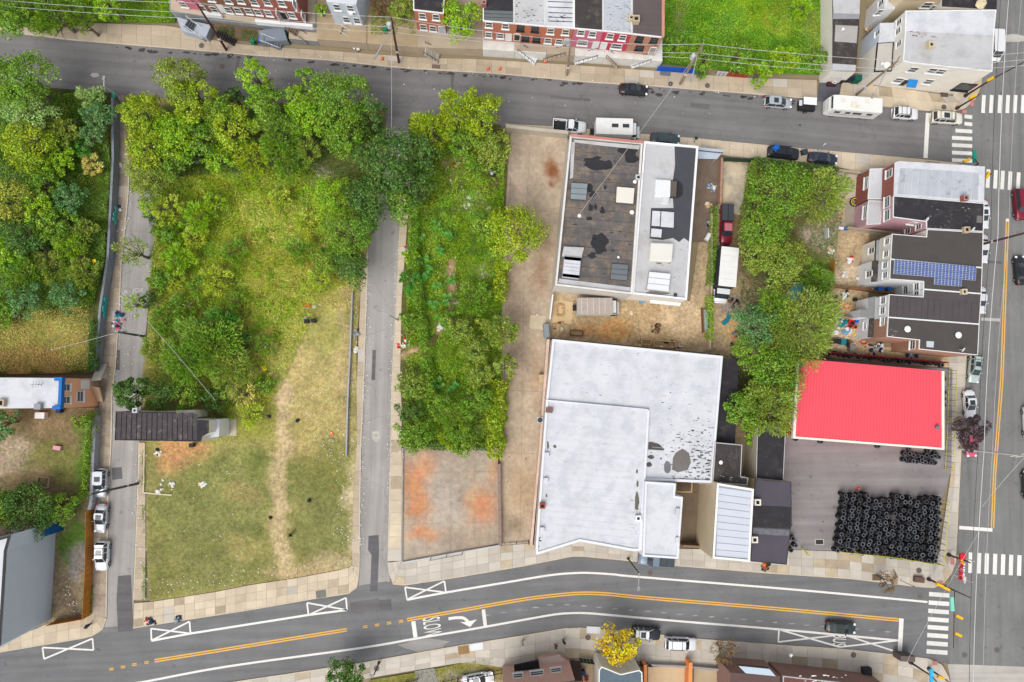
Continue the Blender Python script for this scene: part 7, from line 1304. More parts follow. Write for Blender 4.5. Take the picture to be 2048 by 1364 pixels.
signal('brown signal pole with cyan sign at the lower right corner', (1820, 1324), 5.0, ((1880, 1370), (1880, 1370)), ((1908, 1378, -28),), (1863, 1352, M('sign_cyan', c(60, 180, 225)))); signal('slim brown signal pole on the rounded lower right corner', (1857, 1337), 4.0, ((1900, 1366), (1900, 1366)), ((1882, 1355, -20),))
sign_post('green street name sign on a dark leaning post at the left lane', (240, 205), (228, 189), 3.2, (.3, 1.1, .3), greens, .1, txt=None, postm=M('dark_pole', c(84, 84, 78)))
sign_post('small white parking sign on the lower sidewalk right of the bare tree', (1566, 1296), (1581, 1310), 2.6, (.45, .35, .5), wht, .7); sign_post('grey sign on the sidewalk edge below the black suv with roof rack', (1635, 300), (1649, 289), 2.6, (.3, .1, .4), wht, .6); sign_post('thin pole lying over the kerb left of the corner hatch', (1800, 1160), (1828, 1173), 3, (.2, .1, .3), woodg, .6, name='leaning_pole', cat='pole', postm=woodg)
# red channel letters above the corner: a framed sign on two posts
t = thing('lettered_sign', 'red and white lettered sign above the lower right corner of the tyre lot', 'sign', (*P(1905, 1135, 0).xy, .1), 0); redm = M('sign_red', c(215, 30, 55), .5, .08)
for pp in ((1912, 1110), (1908, 1150)): a_ = P(pp[0], pp[1], .1); MB().tube(a_, a_+Vector((0, 0, 4)), .07).build('post', M('white_steel', c(225, 215, 210)), t)
rs = text_px('sign_letters', 'TIRES', 1922, 1134, A(-95), 7, 50, redm, 4.2, t, extrude=.12, bold=0); ws_ = text_px('sign_letters', 'TIRES', 1927, 1142, A(-95), 4, 34, wht, 4.1, t, extrude=.1, bold=.01)
MB().prism([P2(p, 4.4) for p in ((1921, 1107), (1931, 1106), (1932, 1118), (1920, 1120))], 4.1, 4.4).build('sign_arrow', redm, t)
MB().prism([P2(p, 4.2) for p in ((1930, 1154), (1933, 1154), (1931, 1167), (1928, 1166))], 3.9, 4.2).build('sign_bracket', M('white_steel', c(225, 215, 210)), t)
# ================= FENCES, WALLS, STREET THINGS =================
wood = M('fence_wood', c(186, 122, 48), .85, .2, 1.5, rnd=.25)
def board_fence(label, pts, h, mat, wd=.32, lean=0, group='wooden fences', name='board_fence', z=.1):
    q = [P2(p, z) for p in pts]; t = thing(name, label, 'fence', (q[0].x, q[0].y, z), 0, group); me = MB().box((0, 0, h/2), (wd*.93, .05, h)).mesh('board', mat); 
    for a, b in zip(q, q[1:]):
        L_ = (b-a).length; n = max(1, int(L_/wd)); rz = math.atan2(b.y-a.y, b.x-a.x)
        for i in range(n): p = a.lerp(b, (i+.5)/n); o = link('board', me, t, False, (p.x, p.y, z+rr.uniform(-.05, .04)), rz)
        MB().box((a+b)/2+Vector((0, 0, h*.8)), (L_, .12, .09), rz).build('rail', mat, t)
    return t
board_fence('long orange brown board fence beside the parked cars in the left lane', [(188, 1018), (186, 1130), (181, 1229)], 2.1, wood); board_fence('orange brown board fence along the lower left sidewalk', [(181, 1230), (108, 1243)], 2.0, wood)
gwd = M('weathered_board', c(168, 148, 125), .9, .2, 1.5, rnd=.3)
board_fence('weathered fence between the two lowest back yards', [(1654, 632), (1718, 640)], 1.6, gwd, .3); board_fence('rusty brown fence between the middle back yards', [(1650, 574), (1700, 579), (1780, 590)], 1.6, M('rust_board', c(150, 105, 70), rnd=.3), .3); board_fence('grey leaning fence panels behind the lowest yard', [(1665, 592), (1660, 650)], 1.9, gwd, .4); board_fence('ochre plank fence under the yard trees', [(1658, 524), (1656, 560)], 2.0, M('ochre_board', c(190, 140, 60), rnd=.3), .35); board_fence('pale sheet fence between the pink house yard and the next yard', [(1688, 458), (1790, 470)], 1.5, conc, .6, name='panel_fence')
board_fence('blue painted board fence at the left end of the green lot', [(1312, 142), (1396, 148)], 1.6, M('blue_board', c(20, 90, 200), rnd=.15), .4); board_fence('red brown board fence section of the green lot', [(1452, 152), (1492, 156)], 1.4, M('redbrown_board', c(160, 70, 45), rnd=.2), .4); board_fence('silver sheet fence section of the green lot', [(1430, 150), (1452, 152)], 1.4, grayroof, .5, name='panel_fence')
board_fence('dark green fence sheet at the top of the concrete yard', [(1440, 322), (1500, 325)], 1.6, M('green_sheet', c(38, 70, 58)), .5, name='panel_fence'); board_fence('dark green fence sheet near the lower brick house', [(1158, 1316), (1200, 1322)], 1.7, M('green_sheet', c(38, 70, 58)), .5, name='panel_fence'); board_fence('black fence panel behind the yellow tree', [(1268, 1322), (1300, 1325)], 1.8, blackm, .5, name='panel_fence')
def low_wall(label, pts, h, wd, mat, group='garden and retaining walls', name='wall', blocks=0, z=0):
    q = [P2(p, .1) for p in pts]; t = thing(name, label, 'wall', (q[0].x, q[0].y, 0), 0, group)
    for a, b in zip(q, q[1:]):
        d = (b-a).normalized(); n = Vector((-d.y, d.x, 0))*wd/2; k = max(1, int((b-a).length/blocks)) if blocks else 1
        for i in range(k):
            p0, p1 = a.lerp(b, i/k)+d*(.012 if blocks else 0), a.lerp(b, (i+1)/k)-d*(.012 if blocks else 0); MB().prism([p0+n, p1+n, p1-n, p0-n], z, h+(rr.uniform(-.04, .04) if blocks else 0)).build('coping_block' if blocks else 'wall_body', mat, t)
    return t
low_wall('blue grey retaining wall of the wild lot along the left lane', [(237, 205), (238, 330), (228, 520), (213, 620), (202, 742)], 1.9, .35, bluewall, blocks=3); low_wall('grey stone wall of the left yard beside the sidewalk', [(201, 830), (198, 900), (194, 1000), (190, 1016)], 1.7, .45, stone, blocks=1.5)
low_wall('long bluish concrete wall of the vacant field along the middle lane', [(706, 585), (702, 700), (697, 800), (694, 912)], .8, .22, M('blue_concrete', c(165, 168, 174), .9, .2), blocks=4); low_wall('brick wall between the stained slab and the alley', [(998, 926), (999, 1000), (1000, 1088)], 1.3, .45, M('brick_coping', c(150, 128, 120), .9, .25, 3), blocks=1.2); low_wall('grey kerb wall at the left side of the stained slab', [(806, 896), (804, 1122)], .5, .22, M('grey_kerb', c(160, 156, 152), .9, .2), blocks=3); low_wall('low pale wall at the lower side of the stained slab', [(806, 1124), (900, 1107), (998, 1090)], .6, .2, M('pale_kerb', c(198, 196, 196), .9, .1), blocks=3); low_wall('pale concrete wall at the top of the alley', [(1012, 262), (1134, 275)], 2.2, .5, M('pale_wall', c(190, 180, 164), .9, .15), blocks=3)
low_wall('thin pale wall along the yard above the pink house', [(1672, 343), (1738, 352)], 1.0, .3, conc); low_wall('pale wall left of the ivy strip beside the white box truck', [(1420, 430), (1420, 560), (1416, 700)], 1.2, .2, conc_y, blocks=3); low_wall('crumbling brick wall left of the concrete yard', [(1438, 322), (1435, 410)], 1.6, .3, M('crumbled_brick', c(176, 138, 120), .9, .3, 3), blocks=1.5); low_wall('dark red wall panel behind the tyre row', [(1600, 702), (1880, 726)], 2.2, .15, M('dark_red_wall', c(110, 20, 28))); low_wall('white gate beam beside the sandy yard', [(1104, 592), (1098, 640)], 1.8, .2, wht); low_wall('broken curb wall in the lower field beside the orange soil', [(290, 886), (288, 985), (345, 990)], .35, .2, conc_y, blocks=1.2); low_wall('grey wall at the lower edge in front of the tan yards', [(1290, 1326), (1376, 1330), (1460, 1338)], .9, .3, M('grey_kerb', c(160, 156, 152)), blocks=3)
bar_fence('black mesh fence at the lower grass strip', [(886, 1362), (1004, 1338)], 1.6, blackm, group='black mesh fences', pick=.5); bar_fence('short black mesh fence near the dark green tree', [(790, 1370), (835, 1358)], 1.6, blackm, group='black mesh fences', pick=.5); bar_fence('low mesh fence along the slope above the terrace wall', [(738, 62), (836, 70)], 1.4, M('mesh_grey', c(120, 122, 120)), group='mesh fences', pick=.5); bar_fence('mesh gate across the end of the alley', [(1003, 1086), (1062, 1082)], 1.6, M('mesh_grey', c(120, 122, 120)), group='mesh fences', pick=.8); bar_fence('leaning mesh fence posts along the lower side of the slab', [(862, 1116), (925, 1104)], 1.6, M('mesh_grey', c(120, 122, 120)), group='mesh fences', pick=0)
aw = thing('carport_roof', 'pale corrugated gate roof between the warehouse pair and the concrete yard', 'roof', (*P(1420, 308, 0).xy, .1)); MB().prism([P2(p, 2.8) for p in ((1396, 294), (1449, 300), (1434, 318), (1396, 317))], 2.7, 2.8).build('roof_panel', M('corrugated', c(182, 194, 206), .5, .1), aw)
for p_ in ((1398, 300), (1444, 302), (1433, 316)): q = P2(p_, 2.7); MB().tube((q.x, q.y, 0), q, .06).build('post', steel, aw)
MB().tube(P(1396, 301, 2.85), P(1446, 306, 2.85), .08).build('beam', M('dark_steel', c(70, 74, 80)), aw)
sp = thing('spare_awning', 'white bench roof along the lower wall of the warehouse pair', 'canopy', (*P(1330, 604, 0).xy, .1)); MB().prism([P2(p, 2.6) for p in ((1301, 599), (1363, 605), (1360, 612), (1300, 606))], 2.5, 2.6).build('canopy_sheet', wht, sp)
lean = tag(MB().prism([P2(p, 2.4) for p in ((1116, 573), (1260, 590), (1302, 596), (1300, 601), (1115, 581))], 2.2, 2.4).build('wall_shelf', M('white_shelf', c(214, 212, 206), .9, .2, 2)), 'white painted ledge along the lower wall of the worn black roof', 'ledge')
for i, x in enumerate((1200, 1206, 1212, 1218, 1223)): 
    p = P(x, 579+i*.6, 3); tag(MB().torus((p.x, p.y, 2.5), .2, .07, 10, 5).build('hanging_tyre', tyre_m), 'small tyre on the white ledge under the worn black roof', 'tyre', 'five small tyres on the white ledge')
# ================= SMALL THINGS =================
def cone(px, py, lb, z=.14): p = P(px, py, z); t = thing('traffic_cone', lb, 'traffic cone', (p.x, p.y, z), 0, 'orange cones and markers'); MB().tube((0, 0, .04), (0, 0, .75), .2, .04, 10).build('cone_body', M('cone_orange', c(235, 90, 50), .6), t, True); MB().box((0, 0, .02), (.5, .5, .05)).build('cone_base', M('cone_orange', c(235, 90, 50)), t, True); MB().tube((0, 0, .35), (0, 0, .5), .13, .1, 10).build('cone_band', wht, t, True)
for a in ((765, 118, 'orange cone left of the transformer pole'), (977, 138, 'left one of two orange cones below the leftmost attached house'), (1000, 138, 'right one of two orange cones below the leftmost attached house'), (1090, 124, 'orange cone below the third attached house'), (1716, 977, 'orange cone at the top of the big tyre block'), (1455, 1324, 'orange cone with yellow tape below the brown leaved tree'), (293, 1240, 'small orange cone beside the black refuse bags')): cone(*a)
BM = {k: M('obj_'+k, c(*v), .6, .08) for k, v in dict(black=(34, 34, 36), blue=(30, 100, 190), white=(228, 228, 228), red=(205, 40, 40), green=(30, 130, 90), tan=(200, 170, 130), orange=(235, 110, 50), yellow=(245, 215, 20), grey=(150, 152, 155), teal=(0, 130, 150), brown=(120, 85, 60), pink=(220, 90, 140), wood=(196, 160, 115), sky=(120, 165, 200), navy=(30, 50, 90), darkgreen=(30, 70, 55), cream=(225, 215, 190)).items()}
def bin_(px, py, col, lb, z=.1, w_=.6, h=1.0, rz=0, lid=None): p = P(px, py, z+h/2); t = thing('wheelie_bin', lb, 'bin', (p.x, p.y, z), rz, 'refuse bins'); b = MB(); loft(b, [[(-w_*.4, -w_*.4, 0), (w_*.4, -w_*.4, 0), (w_*.4, w_*.4, 0), (-w_*.4, w_*.4, 0)], [(-w_/2, -w_/2, h), (w_/2, -w_/2, h), (w_/2, w_/2, h), (-w_/2, w_/2, h)]]); b.build('bin_body', BM[col], t, True); MB().box((.03, 0, h+.04), (w_*1.1, w_*1.05, .07)).build('lid', BM[lid or col], t, True)
for a in ((1683, 0, 0, 0),): pass
for px, py, col, lb, z in ((614, 643, 'black', 'left black bin full of rubbish in the field', .16), (628, 642, 'black', 'right black bin, tilted, in the field', .16), (385, 890, 'black', 'black bin below the ribbed black roof', .16), (1683, 162, 'black', 'black bin at the mural wall, upper right', .14), (770+0, 60, 'green', 'green bin on the slope beside the gap', 2.2), (120, 822, 'navy', 'dark blue bin beside the orange house wall', 1.2), (952, 104, 'navy', 'dark blue bin under the terrace left of the attached row', .14), (1757, 578, 'blue', 'left blue barrel between the two middle extensions', .1), (1776, 578, 'blue', 'right blue barrel between the two middle extensions', .1), (1721, 430, 'black', 'black bin at the rear wall of the pink extension', .1), (1166, 1344, 'navy', 'dark blue bin beside the dark wooden stair', .15), (522, 82, 'blue', 'bright blue bin left of the blue grey steps', .2), (506, 84, 'green', 'dark green bin left of the bright blue one', .2), (1012, 1346, 'teal', 'teal bin in the grass strip at the lower edge', .12), (1660, 565, 'navy', 'dark blue bin behind the ochre fence', .1)): bin_(px, py, col, lb, z)
def heap(px, py, rpx, cols, lb, z=.14, n=16, name='refuse_heap', cat='refuse heap', big=.35, group='refuse heaps'):
    p = P(px, py, z); t = thing(name, lb, cat, (p.x, p.y, z), 0, group); q = random.Random(int(px*7+py)); by = {}
    for i in range(n):
        a = q.uniform(0, 6.28); d = q.random()**.7*rpx/13; m = by.setdefault(q.choice(cols), MB()); s = q.uniform(.3, 1)*big
        if q.random() < .5: m.blobsph((math.cos(a)*d, math.sin(a)*d, s*.5), s, 7, 4, .6, .3, q)
        else: m.box((math.cos(a)*d, math.sin(a)*d, s*.3), (s*q.uniform(.6, 2), s*q.uniform(.4, 1.2), s*.5), q.uniform(0, 3), q.uniform(-.3, .3))
    for k_, m in by.items(): m.build('refuse_'+k_, BM[k_], t, True)
for a in ((235, 416, 9, ('white', 'red', 'blue', 'navy'), 'red, white and blue clothes heap on the sidewalk under the wall'), (241, 634, 11, ('pink', 'navy', 'white', 'grey', 'teal'), 'pink and dark cloth heap at the kerb below the chalk writing'), (233, 650, 9, ('white', 'pink', 'black', 'grey'), 'white and black refuse left of the pink cloth heap'), (302, 1240, 12, ('black', 'navy', 'black'), 'black refuse bags on the sidewalk by the left lane'), (356, 1236, 9, ('white', 'sky', 'black', 'grey'), 'pale bags and black bag on the field sidewalk'), (620, 613, 9, ('white', 'white', 'grey', 'orange'), 'white paper heap in the field above the black bins'), (612, 636, 6, ('white', 'grey'), 'white paper spilling around the left black bin'), (713, 668, 9, ('white', 'grey', 'black', 'cream'), 'white and black refuse beside the field wall'), (712, 700, 6, ('white', 'cream'), 'white boards beside the field wall'), (640, 345, 17, ('white', 'cream', 'tan', 'white'), 'white rubble heap under the thin olive tree'), (390, 315, 12, ('white', 'cream', 'grey'), 'scattered white refuse in the shaded gap of the treeline'), (935, 408, 16, ('white', 'cream', 'tan', 'grey'), 'rubble heap in the upper middle lot'), (985, 345, 9, ('white', 'grey', 'black'), 'grey refuse beside the alley corner'), (912, 332, 9, ('red', 'tan', 'cream', 'black'), 'red and tan refuse under the golden tree'), (970, 548, 14, ('white', 'grey', 'cream'), 'pale refuse heap left of the short yellow hedge'), (915, 612, 10, ('white', 'grey'), 'white refuse on the dirt path'), (880, 654, 8, ('white', 'cream'), 'white scraps at the path bend'), (948, 745, 7, ('black', 'white', 'grey'), 'dark bags among the olive bushes'), (806, 690, 14, ('white', 'cream', 'tan', 'red'), 'pinkish white refuse on the sidewalk above the path'), (848, 800, 12, ('white', 'grey', 'tan'), 'grey rubble between the two lane edge shrubs'), (954, 860, 12, ('white', 'cream', 'black'), 'white refuse in the dark gap above the slab'), (815, 495, 5, ('red', 'sky'), 'red bag and pale blue bag on the sidewalk of the middle lane'), (1422, 376, 9, ('white', 'sky', 'grey'), 'white rag heap in the brown driveway'), (1418, 412, 7, ('tan', 'wood', 'cream'), 'cardboard heap in the brown driveway'), (1417, 450, 8, ('black', 'navy', 'grey'), 'black motor scrap in the brown driveway'), (315, 905, 7, ('white', 'black', 'cream'), 'ash and paper heap in the orange soil'), (332, 975, 18, ('white', 'cream'), 'white stones along the broken curb wall'), (406, 968, 7, ('white', 'cream'), 'white stones in the lower field'), (1530, 1134, 9, ('black', 'orange', 'black', 'brown'), 'black bags around a brown box on the south sidewalk'), (235, 355, 7, ('grey', 'brown', 'black'), 'dumped mattress and scrap below the wall'), (236, 330, 8, ('black', 'grey', 'white', 'sky'), 'dark scrap heap on the upper left sidewalk'), (1118, 655, 12, ('wood', 'brown', 'cream'), 'broken timber at the corner of the sandy yard'), (1310, 658, 13, ('brown', 'black', 'brown'), 'burnt brown scrap heap in the sandy yard'), (1345, 696, 20, ('grey', 'black', 'wood'), 'metal scrap and timber above the white warehouse roof'), (1470, 610, 14, ('brown', 'grey', 'black'), 'brown scrap below the white box truck'), (1290, 1090, 1, ('grey',), 'x')):
    if a[4] != 'x': heap(*a)
for a in ((470, 74, 12, ('brown', 'black', 'grey', 'wood'), 'dark branches and scrap on the brown soil bed'), (500, 76, 8, ('white', 'black', 'blue'), 'rubbish bags left of the bright blue bin'), (715, 96, 7, ('brown', 'white', 'black'), 'broken steps and board below the pale blue house'), (1735, 60, 8, ('grey', 'white', 'wood'), 'pale scrap in the brown yard behind the long shed'), (1660, 500, 8, ('white', 'cream', 'tan'), 'pale stones in the bare yard patch'), (1690, 548, 8, ('cream', 'white', 'tan'), 'white plaster scraps in the middle back yard'), (1466, 690, 8, ('black', 'grey', 'brown'), 'black tyres and scrap in the corner above the narrow roof')): heap(*a)
for i, a in enumerate(((1725, 545, 16, ('white', 'grey', 'green', 'cream'), 'white garden clutter behind the solar panel house'), (1722, 560, 10, ('yellow', 'black', 'white'), 'yellow and black toys behind the solar panel house'), (1681, 648, 10, ('white', 'teal', 'grey'), 'white and teal clutter in the lowest back yard'), (1693, 660, 9, ('white', 'sky', 'grey'), 'pale furniture in the middle of the lowest back yard'), (1700, 643, 7, ('red', 'brown', 'black'), 'red brown clutter below the weathered fence'), (1716, 668, 8, ('black', 'red', 'navy', 'yellow'), 'black and yellow clutter beside the white extension'), (1762, 693, 10, ('navy', 'white', 'grey', 'black'), 'dark motor parts below the brick end house'), (1700, 692, 10, ('brown', 'grey', 'black'), 'brown scrap behind the red roof'), (1745, 702, 12, ('navy', 'grey', 'wood'), 'dark scrap row beside the tyre row'), (1826, 712, 18, ('navy', 'sky', 'grey'), 'bluish tank parts below the brick side wall'), (1742, 110, 10, ('sky', 'blue', 'white', 'grey'), 'blue and white clutter behind the low annex'), (1745, 126, 8, ('navy', 'red', 'blue', 'green'), 'red and navy toys behind the low annex'), (1690, 590, 8, ('white', 'darkgreen'), 'white tub in the weeds of the middle yard'), (1690, 612, 12, ('tan', 'wood', 'orange', 'cream'), 'fallen tan boards with an orange pot in the middle yard'), (1700, 520, 6, ('white', 'red', 'black'), 'white and red scrap at the flat yard slab'), (1471, 668, 8, ('orange', 'brown', 'grey'), 'toys on the orange sand below the box truck'))): heap(*a, z=.12, n=14, name='yard_clutter', cat='clutter', big=.42, group='clutter in the back yards')
def box_item(name, px, py, size, col, lb, cat, rz=0, z=.12, mat=None, grp=None):
    p = P(px, py, z+size[2]); return tag(MB().box((p.x, p.y, z+size[2]/2), size, rz).build(name, mat or BM[col], None), lb, cat, grp)
def frame_item(name, px, py, w_, d_, lb, cat, mat, rz=0, z=.15, h=.35, grp=None):
    p = P(px, py, z); t = thing(name, lb, cat, (p.x, p.y, z), rz, grp)
    for dx, dy, sx, sy in ((-w_/2, 0, .16, d_), (w_/2, 0, .16, d_), (0, -d_/2, w_-.16, .16), (0, d_/2, w_-.16, .16)): MB().box((dx, dy, h/2), (sx, sy, h)).build('beam', mat, t, True)
frame_item('timber_frame', 88, 964, 1.7, 1.5, 'grey timber frame on the bare soil of the left yard', 'timber frame', gwd, -.08, 1.2); frame_item('pallet_frame', 1120, 621, 1.0, 1.7, 'upright brown timber frame on the pale slab of the sandy yard', 'timber frame', BM['wood'], 0, .2); frame_item('pallet_frame', 1153, 666, 1.9, .8, 'long brown timber frame left in the sandy yard', 'timber frame', BM['brown'], -.05, .2)
frame_item('plank_rack', 1328, 688, 3.4, .9, 'ochre timber rack with compartments above the white warehouse roof', 'rack', BM['wood'], -.06, .2, .5); frame_item('plank_rack', 1292, 684, 1.6, .8, 'shorter timber rack left of the ochre one', 'rack', BM['wood'], -.06, .2, .5)
struct(sheet('pale_slab', [(1102, 602), (1146, 604), (1144, 648), (1100, 645)], .13, M('pale_tan_slab', c(218, 190, 145), .9, .1)))
box_item('toy_car', 113, 896, (1.1, .6, .5), 'pink', 'pink and white toy car in the left yard', 'toy car', -.15, 1.2, M('toy_pink', c(220, 160, 175))); box_item('yellow_sheet', 528, 737, (.6, .8, .1), 'yellow', 'crumpled bright yellow sheet beside the low green bush', 'sheet', .3, .5); box_item('yellow_sheet', 188, 522, (.5, .5, .15), 'yellow', 'small yellow sheet caught in the olive shrubs of the wild lot', 'sheet', .3, 3.5); box_item('orange_slab', 663, 867, (.4, .6, .12), 'orange', 'orange pink slab in the lower right field', 'slab'); box_item('white_board', 978, 421, (.7, 1.3, .12), 'cream', 'pale board among the rubble of the upper middle lot', 'board', 0, .3)
box_item('white_unit', 79, 831, (1.4, .9, .9), 'white', 'white covered box beside the orange house', 'box', 0, 1.2); box_item('roof_unit', 74, 813, (.9, .8, .8), 'grey', 'grey cooling unit on the edge of the white roof of the orange house', 'cooling unit', 0, 9.0); box_item('blue_crate', 1285, 600, (.8, .8, .7), 'sky', 'blue crate against the ledge in the sandy yard', 'crate', .1); box_item('small_step', 1263, 626, (.35, .7, .2), 'cream', 'small pale step block in the sandy yard', 'block'); box_item('long_tank', 1412, 641, (.7, 3.4, .8), 'grey', 'long rusty framed tank by the right wall of the sandy yard', 'tank', 0, .12, M('tank', c(150, 165, 160), .6, .3, 2)); box_item('rusty_beam', 1407, 640, (.18, 3.8, .9), 'brown', 'rusty beam left of the long tank', 'beam', 0.03)
p = P(1455, 640, .3); t = thing('lounge_chair', 'teal lounge chair on the orange sand', 'lounge chair', (p.x, p.y, .1), .7); MB().box((-.5, 0, .3), (1.1, .65, .1)).build('seat', BM['teal'], t, True); MB().box((.35, .3, .6), (.7, .65, .1), .6).build('backrest', BM['teal'], t, True)
p = P(1416, 474, .5); tag(MB().tube((p.x-.3, p.y-.5, .45), (p.x+.3, p.y+.5, .45), .4, .4, 14).build('gas_tank', BM['white'], None, smooth=False), 'white gas tank lying in the brown driveway', 'tank'); p = P(1446, 487, .3); one_tyre((p.x, p.y, .2), 'tyre lying between the red pickup and the box truck', None); frame_item('jerry_frame', 1437, 496, .5, .8, 'small metal frame beside the lone tyre in the driveway', 'frame', M('steel_dark', c(120, 124, 130)), -.5, .15, .2)
p = P(1607, 592, .8); t = thing('garden_pool', 'round above ground pool showing blue through the branches', 'pool', (p.x, p.y, .1)); MB().tube((0, 0, 0), (0, 0, .9), 2.3, 2.3, 24, False).build('pool_wall', wht, t, True); MB().tube((0, 0, .7), (0, 0, .75), 2.25, 2.25, 24).build('water', M('pool_water', c(110, 190, 205), .1), t, True)
box_item('basketball_board', 1657, 466, (.12, 1.5, 1.1), 'white', 'white basketball board leaning at the yard corner', 'board', 0, 2.6, M('board_white', c(215, 218, 220))); p = P(1709, 404, .4); t = thing('small_boat', 'black and yellow inflatable in the pink house yard', 'inflatable', (p.x, p.y, .1), .15); MB().torus((0, 0, .25), .55, .2, 16, 6).build('tube', BM['black'], t, True); MB().torus((0, 0, .42), .55, .06, 16, 5).build('yellow_rim', BM['yellow'], t, True)
box_item('white_tub', 1683, 456, (.8, .4, .4), 'white', 'white tub at the pale fence of the pink house yard', 'tub', -.1); box_item('blue_box', 1693, 457, (.6, .4, .4), 'blue', 'small blue box right of the white tub', 'box', -.1); p = P(1729, 682, .4); t = thing('paddling_ring', 'red oval ring on the concrete below the white extension', 'ring', (p.x, p.y, .12)); MB().torus((0, 0, .12), .5, .1, 18, 5).build('ring', BM['red'], t, True)
box_item('teal_tub', 1687, 684, (.9, .8, .6), 'teal', 'teal tub in the lower corner of the lowest back yard', 'tub'); box_item('dark_grill', 1674, 682, (1.4, .7, .9), 'black', 'black grill left of the teal tub', 'grill'); box_item('blue_cooler', 1719, 641, (1.1, .6, .6), 'blue', 'blue double cooler at the white extension', 'cooler', .02)
for i, (x, y, col, lb) in enumerate(((1701, 652, 'red', 'red round bucket in the lowest back yard'), (1711, 654, 'orange', 'orange bucket right of the red round one'), (1677, 606, 'orange', 'orange plant pot beside the grey leaning fence'), (1651, 603, 'orange', 'small orange ball left of the grey leaning fence'), (1672, 665, 'white', 'white round table in the lowest back yard'), (1711, 599, 'black', 'black kettle grill in the middle yard'), (1173, 1358, 'red', 'round red pot in the narrow yard at the lower edge'))):
    p = P(x, y, .6); t = thing('bucket' if i < 3 else ('ball', 'round_table', 'kettle_grill', 'plant_pot')[i-3], lb, ('bucket', 'bucket', 'pot', 'ball', 'table', 'grill', 'pot')[i], (p.x, p.y, .12)); MB().tube((0, 0, 0), (0, 0, .5), .26, .34 if i != 4 else .42, 14).build('shell', BM[col], t, True); MB().tube((0, 0, .45), (0, 0, .52), .24, .24, 12).build('inside', dark_m if i < 3 or i == 6 else BM[col], t, True)
# people, cat on the field
def person(px, py, z, lb, shirt, trousers, ang):
    p = P(px, py, z+.9); t = thing('person', lb, 'person', (p.x, p.y, z), ang, 'people on the sidewalks')
    me = bpy.data.meshes.new('body'); sk = [((0, 0, .95), .15), ((0, 0, 1.2), .15), ((0, 0, 1.42), .16), ((0, 0, 1.52), .06), ((0, 0, 1.6), .09), ((.02, 0, 1.7), .1), ((0, .2, 1.42), .07), ((.05, .26, 1.15), .05), ((.25, .24, .95), .04), ((0, -.2, 1.42), .07), ((-.05, -.26, 1.15), .05), ((.05, -.28, .9), .04), ((0, .1, .9), .1), ((.14, .1, .5), .07), ((.1, .1, .08), .05), ((.24, .1, .05), .04), ((0, -.1, .9), .1), ((-.12, -.1, .5), .07), ((-.24, -.1, .1), .05), ((-.12, -.1, .05), .04)]
    ed = [(0, 1), (1, 2), (2, 3), (3, 4), (4, 5), (2, 6), (6, 7), (7, 8), (2, 9), (9, 10), (10, 11), (0, 12), (12, 13), (13, 14), (14, 15), (0, 16), (16, 17), (17, 18), (18, 19)]
    me.from_pydata([s[0] for s in sk], ed, []); o = link('body', me, t, True); sm = o.modifiers.new('s', 'SKIN'); 
    for v, s in zip(me.skin_vertices[0].data, sk): v.radius = (s[1], s[1])
    me.skin_vertices[0].data[0].use_root = True; o.modifiers.new('ss', 'SUBSURF').levels = 1; me.materials.append(BM[shirt])
    MB().blobsph((.0, 0, 1.73), .11, 8, 6, 1, .05).build('hair', BM['black'], t, True); MB().tube((.0, .1, .1), (0, .1, .9), .08, .12, 8).tube((-.15, -.1, .15), (0, -.1, .9), .08, .12, 8).build('trousers', BM[trousers], t, True)
person(1128, 1284, .14, 'person in dark clothes standing on the lower sidewalk', 'black', 'black', 1.2); person(1112, 1293, .14, 'person in brown on the lower sidewalk left of the one in dark clothes', 'brown', 'brown', 2.4); person(1045, 1286, .14, 'person in pale grey walking on the lower sidewalk', 'grey', 'white', .4); person(1391, 278, .14, 'person in dark green beside the teal sedan', 'darkgreen', 'white', 1.0); person(582, 1070, .17, 'person in dark clothes on the footpath of the field', 'black', 'tan', 1.0); person(175, 1252, .14, 'person in dark clothes on the lower left sidewalk', 'navy', 'black', .2)
for x, y, lb in ((538, 833, 'small black object in the grass left of the footpath'), (594, 842, 'black dark bundle right of the footpath'), (618, 1001, 'flat black scrap in the lower field'), (541, 1035, 'black bag on the footpath of the lower field')): p = P(x, y, .3); tag(MB().blobsph((p.x, p.y, .3), .3, 7, 4, .5, .4).build('black_bundle', BM['black']), lb, 'bundle')
